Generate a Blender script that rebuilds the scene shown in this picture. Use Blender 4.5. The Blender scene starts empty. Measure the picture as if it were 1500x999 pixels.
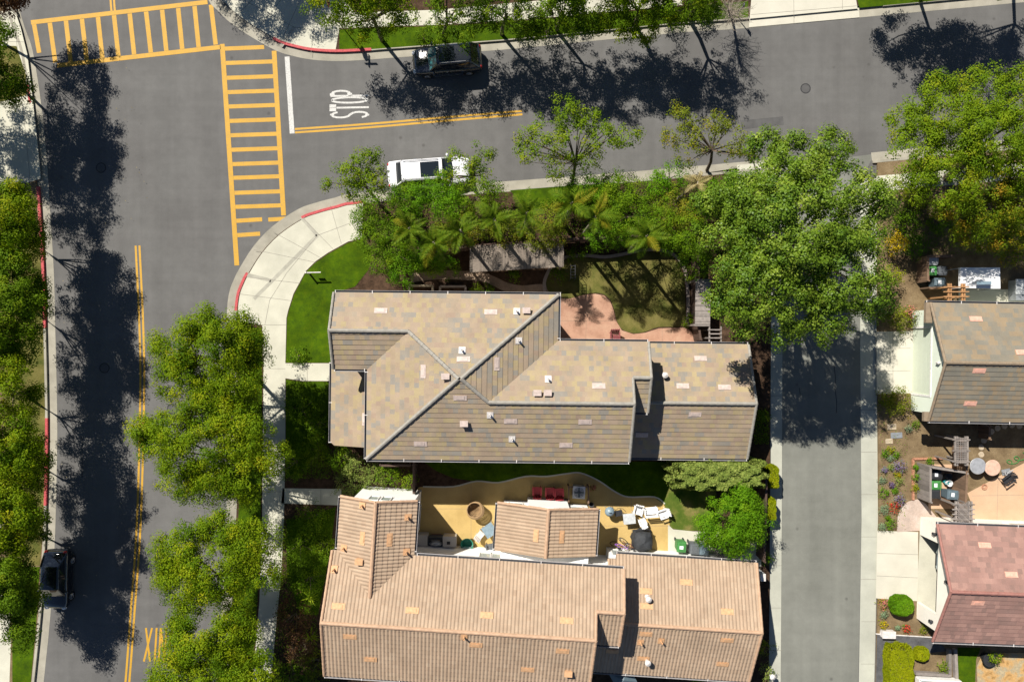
SUN, SKY, EXPO = 5.0, .05, .62
import bpy, math, random
import numpy as np
from math import sin, cos, pi, radians, sqrt, atan2

# ------------------------------------------------------------------ scale
K = 21.0          # photo pixels per metre on the ground
H = 48.0          # camera height in metres
SC = bpy.context.scene
COL = SC.collection
ORG = {}
RNG = random.Random(7)
NP = np.random.RandomState(11)

def P(px, py, z=0.0):
    """world point at height z seen at photo pixel px, py"""
    s = (H - z) / H / K
    return ((px - 750) * s, (499.5 - py) * s, z)

def PL(pts, z=0.0):
    return [P(a, b, z)[:2] for a, b in pts]

# ------------------------------------------------------------------ node helpers
def newmat(name):
    m = bpy.data.materials.new(name)
    m.use_nodes = True
    nt = m.node_tree
    b = nt.nodes['Principled BSDF']
    return m, nt, b

def N(nt, kind, **kw):
    n = nt.nodes.new(kind)
    for k, v in kw.items():
        setattr(n, k, v)
    return n

def coord(nt, kind='Position', scale=None):
    if kind == 'Position':
        o = N(nt, 'ShaderNodeNewGeometry').outputs['Position']
    else:
        o = N(nt, 'ShaderNodeTexCoord').outputs[kind]
    if scale:
        mp = N(nt, 'ShaderNodeMapping')
        mp.inputs['Scale'].default_value = scale
        nt.links.new(o, mp.inputs['Vector'])
        o = mp.outputs['Vector']
    return o

def noise(nt, scale, detail=4, rough=.55, stretch=None, kind='Position'):
    n = N(nt, 'ShaderNodeTexNoise')
    n.inputs['Scale'].default_value = scale
    n.inputs['Detail'].default_value = detail
    n.inputs['Roughness'].default_value = rough
    nt.links.new(coord(nt, kind, stretch), n.inputs['Vector'])
    return n.outputs['Fac']

def ramp(nt, fac, stops, interp='LINEAR'):
    r = N(nt, 'ShaderNodeValToRGB')
    r.color_ramp.interpolation = interp
    e = r.color_ramp.elements
    while len(e) < len(stops):
        e.new(.5)
    for i, (p, c) in enumerate(stops):
        e[i].position = p
        if not hasattr(c, '__len__'):
            c = (c, c, c)
        e[i].color = (*c, 1)
    nt.links.new(fac, r.inputs['Fac'])
    return r.outputs['Color']

def mix(nt, fac, a, b, mode='MIX'):
    n = N(nt, 'ShaderNodeMix', data_type='RGBA', blend_type=mode)
    for sock, v in ((n.inputs[0], fac), (n.inputs[6], a), (n.inputs[7], b)):
        if isinstance(v, bpy.types.NodeSocket):
            nt.links.new(v, sock)
        elif hasattr(v, '__len__'):
            sock.default_value = (*v, 1)
        else:
            sock.default_value = v
    return n.outputs[2]

def bump(nt, b, fac, strength=.3, dist=.02):
    n = N(nt, 'ShaderNodeBump')
    n.inputs['Strength'].default_value = strength
    n.inputs['Distance'].default_value = dist
    nt.links.new(fac, n.inputs['Height'])
    nt.links.new(n.outputs['Normal'], b.inputs['Normal'])

def tone(nt):
    a = N(nt, 'ShaderNodeAttribute')
    a.attribute_name = 'tone'
    return a.outputs['Fac']

def setc(nt, b, col):
    if isinstance(col, bpy.types.NodeSocket):
        nt.links.new(col, b.inputs['Base Color'])
    else:
        b.inputs['Base Color'].default_value = (*col, 1)

def plain(name, col, rough=.6, metal=0, var=.18, scale=6, kind='Object', coat=0, spec=.4, bmp=0):
    m, nt, b = newmat(name)
    d = tuple(c * (1 - var) for c in col)
    l = tuple(min(1, c * (1 + var * .7)) for c in col)
    n1 = noise(nt, scale, 5, kind=kind)
    setc(nt, b, ramp(nt, n1, [(.3, d), (.7, l)]))
    b.inputs['Roughness'].default_value = rough
    b.inputs['Metallic'].default_value = metal
    b.inputs['Coat Weight'].default_value = coat
    b.inputs['Specular IOR Level'].default_value = spec
    if bmp:
        bump(nt, b, noise(nt, scale * 4, 4, kind=kind), bmp)
    return m

def ground_mat(name, stops, scale=1.5, fine=40, fine_amt=.25, rough=.9, stretch=None, bmp=.3, big=None):
    m, nt, b = newmat(name)
    c = ramp(nt, noise(nt, scale, 6, .6, stretch), stops)
    f = ramp(nt, noise(nt, fine, 3, .7), [(.25, 1 - fine_amt), (.75, 1 + fine_amt * .6)])
    c = mix(nt, 1.0, c, f, 'MULTIPLY')
    if big:
        g = ramp(nt, noise(nt, big[0], 3, .5), [(.35, 1 - big[1]), (.65, 1 + big[1] * .5)])
        c = mix(nt, 1.0, c, g, 'MULTIPLY')
    setc(nt, b, c)
    b.inputs['Roughness'].default_value = rough
    b.inputs['Specular IOR Level'].default_value = .08
    bump(nt, b, noise(nt, fine * .6, 4), bmp, .03)
    return m

def tile_mat(name, stops, rough=.75):
    m, nt, b = newmat(name)
    c = ramp(nt, tone(nt), stops)
    w = ramp(nt, noise(nt, .8, 5, .6), [(.3, .86), (.7, 1.08)])
    c = mix(nt, 1.0, c, w, 'MULTIPLY')
    f = ramp(nt, noise(nt, 22, 4, .7), [(.3, .86), (.7, 1.1)])
    c = mix(nt, 1.0, c, f, 'MULTIPLY')
    setc(nt, b, c)
    b.inputs['Roughness'].default_value = rough
    b.inputs['Specular IOR Level'].default_value = .25
    bump(nt, b, noise(nt, 30, 4), .25, .02)
    return m

def leaf_mat(name, stops, trans=.27, rough=.6, spec=.08, tcol=None, gain=1.85):
    m, nt, b = newmat(name)
    stops = [(p, (c[0] * gain, c[1] * gain, c[2] * .8)) for p, c in stops]
    c = ramp(nt, tone(nt), stops)
    setc(nt, b, c)
    b.inputs['Roughness'].default_value = rough
    b.inputs['Specular IOR Level'].default_value = spec
    t = N(nt, 'ShaderNodeBsdfTranslucent')
    tc = mix(nt, 1.0, c, tcol or (1.15, 1.25, .5), 'MULTIPLY')
    nt.links.new(tc, t.inputs['Color'])
    mx = N(nt, 'ShaderNodeMixShader')
    mx.inputs[0].default_value = trans
    nt.links.new(b.outputs[0], mx.inputs[1])
    nt.links.new(t.outputs[0], mx.inputs[2])
    nt.links.new(mx.outputs[0], nt.nodes['Material Output'].inputs['Surface'])
    return m

# ------------------------------------------------------------------ objects
def tag(o, label=None, cat=None, group=None, kind=None):
    if label: o['label'] = label
    if cat: o['category'] = cat
    if group: o['group'] = group
    if kind: o['kind'] = kind
    return o

def thing(name, label, cat, loc=(0, 0, 0), group=None):
    o = bpy.data.objects.new(name, None)
    o.empty_display_size = .2
    COL.objects.link(o)
    o.location = loc
    ORG[o.name] = tuple(loc)
    return tag(o, label, cat, group)

def dup(root, loc=None, rz=0, label=None, group=None, scale=None, parent=None):
    c = root.copy()
    COL.objects.link(c)
    if parent is not None:
        c.parent = parent
    else:
        c.location = loc
        c.rotation_euler = (0, 0, rz)
        if label: c['label'] = label
        if group: c['group'] = group
        if scale: c.scale = (scale,) * 3 if not hasattr(scale, '__len__') else scale
    for ch in list(root.children):
        dup(ch, parent=c)
    return c

class MB:
    def __init__(s):
        s.v = []; s.f = []; s.m = []; s.t = []
    def add(s, vs, fs, mi=0, t=.5):
        k = len(s.v)
        s.v.extend(vs)
        for f in fs:
            s.f.append([i + k for i in f]); s.m.append(mi); s.t.append(t)
        return s
    def box(s, c, d, rz=0, mi=0, t=.5, top=(1, 1)):
        x, y, z = c; a, b, h = d[0] / 2, d[1] / 2, d[2] / 2
        vs = []
        for zz, q in ((-h, (1, 1)), (h, top)):
            for sx, sy in ((-1, -1), (1, -1), (1, 1), (-1, 1)):
                u, w = sx * a * q[0], sy * b * q[1]
                vs.append((x + u * cos(rz) - w * sin(rz), y + u * sin(rz) + w * cos(rz), z + zz))
        return s.add(vs, [(3, 2, 1, 0), (4, 5, 6, 7), (0, 1, 5, 4), (1, 2, 6, 5), (2, 3, 7, 6), (3, 0, 4, 7)], mi, t)
    def beam(s, p, q, w, h, mi=0, t=.5):
        """box from p to q, w wide, h high, p and q on its axis"""
        dx, dy, dz = q[0] - p[0], q[1] - p[1], q[2] - p[2]
        l = sqrt(dx * dx + dy * dy) or 1e-6
        nx, ny = -dy / l * w / 2, dx / l * w / 2
        if l < 1e-4:
            nx, ny = 0, w / 2
            vs = []
            for r in (p, q):
                for sx, sy in ((-1, -1), (1, -1), (1, 1), (-1, 1)):
                    vs.append((r[0] + sx * h / 2, r[1] + sy * w / 2, r[2]))
            return s.add(vs, [(3, 2, 1, 0), (4, 5, 6, 7), (0, 1, 5, 4), (1, 2, 6, 5), (2, 3, 7, 6), (3, 0, 4, 7)], mi, t)
        vs = []
        for r in (p, q):
            vs += [(r[0] - nx, r[1] - ny, r[2] - h / 2), (r[0] + nx, r[1] + ny, r[2] - h / 2),
                   (r[0] + nx, r[1] + ny, r[2] + h / 2), (r[0] - nx, r[1] - ny, r[2] + h / 2)]
        return s.add(vs, [(0, 1, 2, 3), (7, 6, 5, 4), (0, 4, 5, 1), (1, 5, 6, 2), (2, 6, 7, 3), (3, 7, 4, 0)], mi, t)
    def sheet(s, poly, z, mi=0, t=.5):
        if area2(poly) < 0: poly = poly[::-1]
        return s.add([(x, y, z) for x, y in poly], [list(range(len(poly)))], mi, t)
    def prism(s, poly, z0, z1, mi=0, t=.5):
        if area2(poly) < 0: poly = poly[::-1]
        n = len(poly)
        vs = [(x, y, z0) for x, y in poly] + [(x, y, z1) for x, y in poly]
        fs = [list(range(n))[::-1], list(range(n, 2 * n))]
        fs += [(i, (i + 1) % n, n + (i + 1) % n, n + i) for i in range(n)]
        return s.add(vs, fs, mi, t)
    def strip(s, A, B, z, mi=0):
        n = len(A)
        for i in range(n - 1):
            q = [A[i], A[i + 1], B[i + 1], B[i]]
            s.sheet(q, z, mi)
        return s
    def kerb(s, A, B, z0, z1, mi=0):
        n = len(A)
        for i in range(n - 1):
            s.prism([A[i], A[i + 1], B[i + 1], B[i]], z0, z1, mi)
        return s
    def line(s, pts, w, z, mi=0, t=.5):
        A = offset(pts, w / 2); B = offset(pts, -w / 2)
        return s.strip(A, B, z, mi)
    def tube(s, pts, r, n=6, mi=0, t=.5, cap=True):
        pts = [np.array(p, float) for p in pts]
        rs = r if hasattr(r, '__len__') else [r] * len(pts)
        vs = []
        for i, p in enumerate(pts):
            d = pts[min(i + 1, len(pts) - 1)] - pts[max(i - 1, 0)]
            d = d / (np.linalg.norm(d) + 1e-9)
            a = np.array((0, 0, 1.)) if abs(d[2]) < .9 else np.array((1., 0, 0))
            u = np.cross(d, a); u /= np.linalg.norm(u); w = np.cross(u, d)
            for k in range(n):
                an = 2 * pi * k / n
                q = p + rs[i] * (cos(an) * u + sin(an) * w)
                vs.append(tuple(q))
        fs = []
        for i in range(len(pts) - 1):
            for k in range(n):
                fs.append((i * n + k, (i + 1) * n + k, (i + 1) * n + (k + 1) % n, i * n + (k + 1) % n))
        if cap:
            fs.append(list(range(n))); fs.append([(len(pts) - 1) * n + k for k in range(n)][::-1])
        return s.add(vs, fs, mi, t)
    def lathe(s, prof, x=0, y=0, n=16, mi=0, t=.5, sx=1, sy=1, z=0):
        vs = []
        for r, zz in prof:
            for k in range(n):
                an = 2 * pi * k / n
                vs.append((x + r * cos(an) * sx, y + r * sin(an) * sy, z + zz))
        fs = []
        for i in range(len(prof) - 1):
            for k in range(n):
                fs.append((i * n + k, i * n + (k + 1) % n, (i + 1) * n + (k + 1) % n, (i + 1) * n + k))
        if prof[-1][0] > 1e-4: fs.append([(len(prof) - 1) * n + k for k in range(n)])
        if prof[0][0] > 1e-4: fs.append(list(range(n))[::-1])
        return s.add(vs, fs, mi, t)
    def ring(s, c, R, r, n=20, k=6, axis='z', mi=0, t=.5, sx=1, sy=1):
        vs = []
        for i in range(n):
            a = 2 * pi * i / n
            for j in range(k):
                b = 2 * pi * j / k
                u, w, h = (R + r * cos(b)) * cos(a) * sx, (R + r * cos(b)) * sin(a) * sy, r * sin(b)
                p = (u, w, h) if axis == 'z' else ((u, h, w) if axis == 'y' else (h, u, w))
                vs.append((c[0] + p[0], c[1] + p[1], c[2] + p[2]))
        fs = [(i * k + j, ((i + 1) % n) * k + j, ((i + 1) % n) * k + (j + 1) % k, i * k + (j + 1) % k)
              for i in range(n) for j in range(k)]
        return s.add(vs, fs, mi, t)
    def dome(s, c, rx, ry, rz, n=14, m=6, mi=0, t=.5, jit=0, rng=RNG):
        vs = []
        for i in range(m + 1):
            a = pi / 2 * i / m
            for k in range(n):
                b = 2 * pi * k / n
                j = 1 + rng.uniform(-jit, jit)
                vs.append((c[0] + rx * cos(a) * cos(b) * j, c[1] + ry * cos(a) * sin(b) * j, c[2] + rz * sin(a) * (1 + rng.uniform(-jit, jit) * .5)))
        fs = [(i * n + k, i * n + (k + 1) % n, (i + 1) * n + (k + 1) % n, (i + 1) * n + k) for i in range(m) for k in range(n)]
        fs.append(list(range(n))[::-1])
        return s.add(vs, fs, mi, t)
    def xform(s, loc=(0, 0, 0), rz=0):
        c, d = cos(rz), sin(rz)
        s.v = [(loc[0] + x * c - y * d, loc[1] + x * d + y * c, loc[2] + z) for x, y, z in s.v]
        return s
    def build(s, name, mat, parent=None, smooth=False, origin=None, sub=0):
        mats = mat if isinstance(mat, (list, tuple)) else [mat]
        if parent is not None:
            o = ORG[parent.name]
        elif origin is not None:
            o = origin
        else:
            a = np.array(s.v)
            o = (float((a[:, 0].min() + a[:, 0].max()) / 2), float((a[:, 1].min() + a[:, 1].max()) / 2), float(a[:, 2].min()))
        me = bpy.data.meshes.new(name)
        me.from_pydata([(x - o[0], y - o[1], z - o[2]) for x, y, z in s.v], [], s.f)
        for m in mats: me.materials.append(m)
        if len(mats) > 1: me.polygons.foreach_set('material_index', s.m)
        at = me.attributes.new('tone', 'FLOAT', 'FACE')
        at.data.foreach_set('value', s.t)
        if smooth: me.polygons.foreach_set('use_smooth', [True] * len(s.f))
        me.update()
        ob = bpy.data.objects.new(name, me)
        COL.objects.link(ob)
        if parent is not None: ob.parent = parent
        else: ob.location = o
        ORG[ob.name] = o
        if sub:
            md = ob.modifiers.new('round', 'SUBSURF'); md.levels = sub; md.render_levels = sub
        return ob

def area2(p):
    return sum(p[i][0] * p[(i + 1) % len(p)][1] - p[(i + 1) % len(p)][0] * p[i][1] for i in range(len(p)))

def offset(pts, d):
    """polyline moved d metres to its left"""
    out = []
    n = len(pts)
    for i in range(n):
        a = pts[max(i - 1, 0)]; b = pts[i]; c = pts[min(i + 1, n - 1)]
        def nrm(p, q):
            l = sqrt((q[0] - p[0]) ** 2 + (q[1] - p[1]) ** 2) or 1e-9
            return (-(q[1] - p[1]) / l, (q[0] - p[0]) / l)
        n1 = nrm(a, b) if i > 0 else nrm(b, c)
        n2 = nrm(b, c) if i < n - 1 else n1
        m = (n1[0] + n2[0], n1[1] + n2[1])
        l2 = m[0] ** 2 + m[1] ** 2 or 1e-9
        k = 2 / l2
        k = min(k, 3)
        out.append((b[0] + m[0] * d * k, b[1] + m[1] * d * k))
    return out

def smooth_line(pts, k=6, closed=False):
    """Catmull-Rom through the points"""
    out = []
    n = len(pts)
    rng = range(n if closed else n - 1)
    for i in rng:
        g = (lambda j: pts[j % n]) if closed else (lambda j: pts[max(0, min(n - 1, j))])
        p0, p1, p2, p3 = g(i - 1), g(i), g(i + 1), g(i + 2)
        for s in range(k):
            t = s / k
            out.append(tuple(.5 * (2 * b + (c - a) * t + (2 * a - 5 * b + 4 * c - d) * t * t + (3 * b - a - 3 * c + d) * t ** 3)
                             for a, b, c, d in zip(p0, p1, p2, p3)))
    if not closed: out.append(tuple(pts[-1]))
    return out

def structure(name, mb, mat, **kw):
    o = mb.build(name, mat, **kw)
    o['kind'] = 'structure'
    return o
# ------------------------------------------------------------------ materials
def asphalt(name, a, b_):
    m, nt, b = newmat(name)
    c = ramp(nt, noise(nt, .18, 5, .6), [(.35, a), (.65, b_)])
    st = ramp(nt, noise(nt, .5, 4, .6, (1.6, .06, 1)), [(.35, .92), (.65, 1.06)])
    s2 = ramp(nt, noise(nt, .6, 4, .6, (.05, 1.5, 1)), [(.35, .95), (.65, 1.04)])
    c = mix(nt, 1.0, c, s2, 'MULTIPLY')
    c = mix(nt, 1.0, c, st, 'MULTIPLY')
    f = ramp(nt, noise(nt, 28, 4, .8), [(.25, .8), (.75, 1.18)])
    c = mix(nt, 1.0, c, f, 'MULTIPLY')
    bl = ramp(nt, noise(nt, 1.3, 6, .65), [(.38, .94), (.62, 1.04)])
    c = mix(nt, 1.0, c, bl, 'MULTIPLY')
    # a few oil drips: dark spots where a cell noise peaks
    vo = N(nt, 'ShaderNodeTexVoronoi'); vo.inputs['Scale'].default_value = .55
    nt.links.new(coord(nt), vo.inputs['Vector'])
    c = mix(nt, ramp(nt, vo.outputs['Distance'], [(.03, .5), (.09, 0)]), c, (.05, .047, .045))
    setc(nt, b, c)
    b.inputs['Roughness'].default_value = .85
    b.inputs['Specular IOR Level'].default_value = .25
    bump(nt, b, noise(nt, 45, 3), .25, .01)
    return m

M_ASPH = asphalt('asphalt', (.112, .108, .104), (.131, .128, .123))
M_ALLEY = asphalt('alley asphalt', (.165, .167, .145), (.190, .192, .168))
M_PATCH = plain('asphalt patch', (.085, .083, .082), .9, kind='Position', scale=2, var=.2)
M_CRACK = plain('tar crack', (.035, .035, .037), .8)
M_STAIN = plain('rust stain', (.16, .115, .085), .9, kind='Position', scale=2, var=.25)
def paint(name, col, wear):
    m, nt, b = newmat(name)
    f = ramp(nt, noise(nt, 9, 6, .8), [(.39, 1.0), (.49, 0.0)])
    c = ramp(nt, noise(nt, 1.2, 5), [(.3, tuple(k * .85 for k in col)), (.7, col)])
    c = mix(nt, f, c, wear)
    setc(nt, b, c)
    b.inputs['Roughness'].default_value = .7
    return m
M_YEL = paint('yellow road paint', (.54, .295, .015), (.38, .23, .05))
M_WHT = paint('white road paint', (.56, .55, .52), (.30, .29, .28))
M_CONC = ground_mat('concrete', [(.3, (.47, .455, .37)), (.7, (.57, .55, .45))], .9, 35, .12, .85, big=(.25, .1))
M_ACONC = ground_mat('alley concrete', [(.3, (.39, .39, .33)), (.7, (.47, .47, .395))], .9, 35, .12, .85, big=(.25, .1))
M_GUT = ground_mat('gutter concrete', [(.3, (.29, .27, .22)), (.7, (.39, .365, .30))], 1.1, 35, .15, .85, big=(.3, .14))
M_DRIVE = ground_mat('driveway concrete', [(.3, (.50, .475, .395)), (.7, (.58, .55, .46))], .8, 35, .1, .85)
M_JOINT = plain('concrete joint', (.22, .20, .17), .95)
M_DARKCONC = plain('darker concrete panel', (.36, .345, .285), .9, kind='Position', scale=2)
M_RED = plain('red kerb paint', (.45, .07, .075), .75, kind='Position', scale=8, var=.3)
M_GRASS = ground_mat('mown grass', [(.25, (.032, .066, .004)), (.55, (.056, .106, .002)), (.8, (.088, .130, .004))], 3.2, 26, .38, .95, bmp=.8, big=(.7, .26))
M_GRASSD = ground_mat('dry grass', [(.28, (.06, .08, .015)), (.5, (.135, .125, .035)), (.75, (.20, .17, .06))], 1.1, 28, .4, .95, bmp=.9, big=(.4, .25))
M_GRASSP = ground_mat('patchy grass', [(.3, (.04, .085, .01)), (.5, (.09, .125, .02)), (.72, (.24, .19, .07))], 1.0, 28, .35, .95, bmp=.9)
M_SOIL = ground_mat('bare soil', [(.3, (.13, .09, .05)), (.6, (.22, .16, .09)), (.8, (.28, .21, .13))], 1.3, 25, .4, .95, bmp=.8)
M_MULCH = ground_mat('bark mulch', [(.3, (.035, .022, .014)), (.7, (.10, .06, .038))], 3, 22, .5, .95, bmp=1)
M_GRAVEL = ground_mat('dark gravel', [(.3, (.07, .07, .075)), (.7, (.13, .13, .135))], 2, 25, .4, .95, bmp=.8)
M_PATIO = ground_mat('yellow stamped patio', [(.3, (.42, .29, .11)), (.7, (.54, .385, .155))], .7, 20, .12, .8)
M_PINK = ground_mat('pink stamped patio', [(.3, (.34, .19, .13)), (.5, (.43, .25, .175)), (.75, (.47, .30, .21))], 1.6, 18, .16, .85, big=(.4, .1))
M_PEACH = ground_mat('peach patio', [(.3, (.47, .31, .20)), (.7, (.56, .38, .25))], .8, 20, .1, .85)
M_FLAG = ground_mat('flagstone', [(.3, (.36, .30, .26)), (.5, (.46, .36, .30)), (.75, (.52, .45, .40))], 1.5, 12, .15, .85)
M_ORANGE = ground_mat('mottled orange flagstone', [(.3, (.22, .13, .05)), (.45, (.5, .30, .12)), (.6, (.35, .30, .2)), (.75, (.62, .45, .24))], 1.6, 8, .25, .85)
M_EDGE = plain('edging', (.30, .245, .21), .9, kind='Position', scale=5)
M_WALK = ground_mat('brown walk', [(.3, (.22, .16, .115)), (.7, (.32, .235, .17))], 2, 16, .2, .9)
M_STONE = plain('step stone', (.42, .34, .24), .9)

M_TILE_A = tile_mat('multi colour flat tile', [(0, (.25, .225, .19)), (.12, (.265, .23, .185)), (.24, (.305, .24, .17)), (.5, (.33, .25, .18)), (.72, (.34, .265, .17)), (.88, (.35, .28, .155)), (1, (.305, .225, .165))])
M_TILE_B = tile_mat('terracotta barrel tile', [(0, (.335, .235, .16)), (.5, (.385, .28, .195)), (1, (.43, .325, .23))])
M_TILE_C = tile_mat('brown grey flat tile', [(0, (.20, .185, .15)), (.4, (.22, .195, .15)), (.6, (.255, .20, .135)), (.8, (.27, .205, .13)), (1, (.235, .20, .15))])
M_TILE_D = tile_mat('pink red flat tile', [(0, (.25, .155, .13)), (.5, (.305, .178, .148)), (1, (.355, .21, .172))])
M_RIDGE_A = plain('grey ridge tile', (.29, .27, .235), .8, scale=4)
M_RIDGE_B = plain('orange ridge tile', (.46, .30, .195), .75, scale=4)
M_RIDGE_C = plain('brown ridge tile', (.25, .19, .13), .8, scale=4)
M_RIDGE_D = plain('red ridge tile', (.30, .14, .115), .8, scale=4)
M_VENT_A = plain('pale roof vent', (.50, .405, .36), .6)
M_VENT_B = plain('orange roof vent', (.58, .34, .18), .7)
M_VENT_D = plain('pink roof vent', (.66, .36, .27), .7)
M_PIPE = plain('white painted metal', (.62, .585, .56), .5)
M_FASCIA = plain('fascia', (.20, .17, .15), .8)
M_GUTTER = plain('dark gutter', (.07, .075, .085), .5)
M_GUTLIP = plain('gutter lip', (.45, .43, .43), .45)
def stucco(name, col):
    m, nt, b = newmat(name)
    c = ramp(nt, noise(nt, .9, 5), [(.3, tuple(k * .93 for k in col)), (.7, col)])
    setc(nt, b, c)
    b.inputs['Roughness'].default_value = .9
    bump(nt, b, noise(nt, 40, 4), .3, .01)
    return m
M_WALL_A = stucco('beige stucco', (.42, .36, .29))
M_WALL_B = stucco('white stucco', (.87, .86, .83))
M_WALL_C = stucco('pale green stucco', (.74, .80, .68))
M_WALL_D = stucco('cream stucco', (.82, .77, .68))
M_TRIM = plain('white trim', (.78, .76, .72), .5)
M_GLASS = plain('window glass', (.40, .44, .42), .08, spec=.7, var=.1)  # light grey base colour stands in for sky reflected in the panes
M_DOORG = plain('green garage door', (.58, .63, .51), .6, var=.04)
M_DARK = plain('dark interior', (.03, .03, .035), .8)

def wood(name, col, var=.3):
    m, nt, b = newmat(name)
    c = ramp(nt, tone(nt), [(0, tuple(k * (1 - var) for k in col)), (1, tuple(k * (1 + var) for k in col))])
    g = ramp(nt, noise(nt, 6, 5, .7, (1, 1, .25), 'Object'), [(.3, .75), (.7, 1.2)])
    setc(nt, b, mix(nt, 1.0, c, g, 'MULTIPLY'))
    b.inputs['Roughness'].default_value = .85
    return m
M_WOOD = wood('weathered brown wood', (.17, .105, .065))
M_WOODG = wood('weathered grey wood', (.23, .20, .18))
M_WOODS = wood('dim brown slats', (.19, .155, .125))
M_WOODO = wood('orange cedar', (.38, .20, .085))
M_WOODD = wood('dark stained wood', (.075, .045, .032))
M_BARK = plain('bark', (.16, .12, .085), .95, scale=8, var=.4, bmp=.6)
M_BARKL = plain('pale bark', (.33, .28, .22), .95, scale=8, var=.35, bmp=.6)
M_BLACKP = plain('black car paint', (.010, .012, .016), .16, coat=1, var=.05, spec=.6)
M_BLACKB = plain('blue black car paint', (.016, .019, .026), .2, coat=1, var=.05, spec=.6)
M_WHITEP = plain('white car paint', (.74, .74, .76), .25, coat=1, var=.03)
M_SILVERP = plain('blue silver car paint', (.33, .42, .47), .3, metal=.3, coat=.8, var=.05)
M_CARGLASS = plain('car glass', (.012, .016, .02), .04, spec=.9, var=.05)
M_CARGLASS_REFL = plain('car glass with painted reflection', (.02, .11, .12), .05, spec=.9, var=.05)  # teal base colour paints the windscreen's reflection into the glass
M_TYRE = plain('tyre rubber', (.02, .02, .02), .9)
M_RIM = plain('alloy rim', (.5, .5, .52), .35, metal=.7)
M_CHROME = plain('chrome strip', (.6, .6, .62), .2, metal=.9)
M_LAMP = plain('headlight glass', (.62, .64, .68), .15)
M_TAIL = plain('tail light red', (.4, .02, .02), .25)
M_BLK = plain('black plastic', (.025, .026, .03), .6)
M_GREYP = plain('grey plastic', (.10, .11, .12), .6)
M_SLATE = plain('slate blue plastic', (.10, .14, .165), .55)
M_GREENP = plain('green plastic', (.05, .20, .05), .55)
M_TEAL = plain('teal green plastic', (.02, .22, .15), .55)
M_TURQ = plain('turquoise plastic', (.03, .42, .45), .5)
M_REDP = plain('red painted plastic', (.42, .035, .05), .55)
M_MAROON = plain('dark red cover', (.20, .05, .055), .8)
M_WHITEPL = plain('white plastic', (.80, .80, .80), .5, var=.05)
M_LIGHTG = plain('light grey table top', (.50, .52, .53), .5)
M_BLUEG = plain('blue grey table top', (.20, .27, .32), .35)
M_METALG = plain('grey metal', (.32, .34, .36), .45, metal=.4)
M_TARP = plain('black cover cloth', (.032, .035, .04), .75, scale=5, var=.35, bmp=.8)
M_WICKER = wood('wicker', (.34, .22, .11))
M_PURPLE = plain('purple bike paint', (.25, .10, .42), .4)
M_BROWNM = plain('brown bike paint', (.20, .09, .06), .5)
M_LABEL = plain('white sticker', (.78, .80, .82), .6)
M_CLOTH = plain('white canopy cloth', (.80, .80, .80), .85, var=.04)
M_BRICK = plain('red brick edging', (.42, .20, .12), .9, kind='Position', scale=12, var=.35)
M_ALU = plain('pale aluminium', (.55, .56, .58), .4, metal=.5)
M_ROSE = plain('peach painted metal', (.62, .40, .30), .5)

L_STREET = leaf_mat('maple leaf', [(0, (.036, .074, .004)), (.5, (.082, .126, .006)), (.85, (.130, .160, .008)), (1, (.165, .165, .010))], gain=1.8, trans=.3)
L_DARK = leaf_mat('dark street leaf', [(0, (.030, .065, .007)), (.6, (.065, .11, .008)), (1, (.105, .135, .010))])
L_BIG = leaf_mat('glossy poplar leaf', [(0, (.036, .075, .012)), (.6, (.082, .130, .020)), (1, (.16, .20, .055))], rough=.45, spec=.2, gain=1.75)
L_LIME = leaf_mat('lime green leaf', [(0, (.055, .105, .006)), (.6, (.115, .175, .010)), (1, (.17, .19, .012))], gain=1.4)
L_OLIVE = leaf_mat('olive leaf', [(0, (.055, .075, .012)), (.6, (.095, .115, .018)), (1, (.15, .115, .022))])
L_RUST = leaf_mat('rust tinged leaf', [(0, (.04, .075, .008)), (.5, (.085, .115, .010)), (.8, (.14, .12, .014)), (1, (.17, .10, .02))])
L_HEDGE = leaf_mat('hedge leaf', [(0, (.038, .085, .005)), (.6, (.080, .145, .008)), (1, (.13, .18, .012))], gain=1.45)
L_BRIGHT = leaf_mat('bright shrub leaf', [(0, (.04, .11, .004)), (.6, (.085, .185, .008)), (1, (.13, .22, .012))], gain=1.35)
L_GREY = leaf_mat('grey green leaf', [(0, (.075, .115, .035)), (.6, (.15, .19, .065)), (1, (.23, .25, .11))], trans=.2, gain=1.35)
L_GOLD = leaf_mat('golden leaf', [(0, (.20, .17, .006)), (.6, (.42, .30, .008)), (1, (.55, .38, .012))], tcol=(1.1, 1.0, .4), gain=1.2)
L_CHART = leaf_mat('chartreuse leaf', [(0, (.12, .16, .004)), (.6, (.22, .25, .006)), (1, (.29, .28, .01))], tcol=(1.1, 1.1, .4), gain=1.2)
L_PALM = leaf_mat('palm leaflet', [(0, (.045, .09, .008)), (.6, (.09, .15, .010)), (1, (.15, .18, .014))], trans=.28, gain=1.15)
L_PALMY = leaf_mat('yellow palm leaflet', [(0, (.10, .13, .010)), (.6, (.17, .17, .014)), (1, (.26, .19, .025))], gain=1.2)
L_DRY = leaf_mat('dry twig and leaf', [(0, (.22, .17, .10)), (.6, (.32, .26, .17)), (1, (.42, .36, .25))], tcol=(1, .9, .7), gain=1.2)
L_LAV = leaf_mat('lavender flower', [(0, (.10, .08, .24)), (.6, (.17, .12, .36)), (1, (.25, .19, .45))], tcol=(1, .9, 1), gain=1.2)
L_RED = leaf_mat('red flower', [(0, (.35, .02, .02)), (.6, (.5, .03, .035)), (1, (.6, .10, .10))], tcol=(1, .6, .6), gain=1.2)
L_PINKF = leaf_mat('pink flower', [(0, (.42, .12, .14)), (1, (.6, .25, .28))], tcol=(1, .7, .7), gain=1.2)
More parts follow.
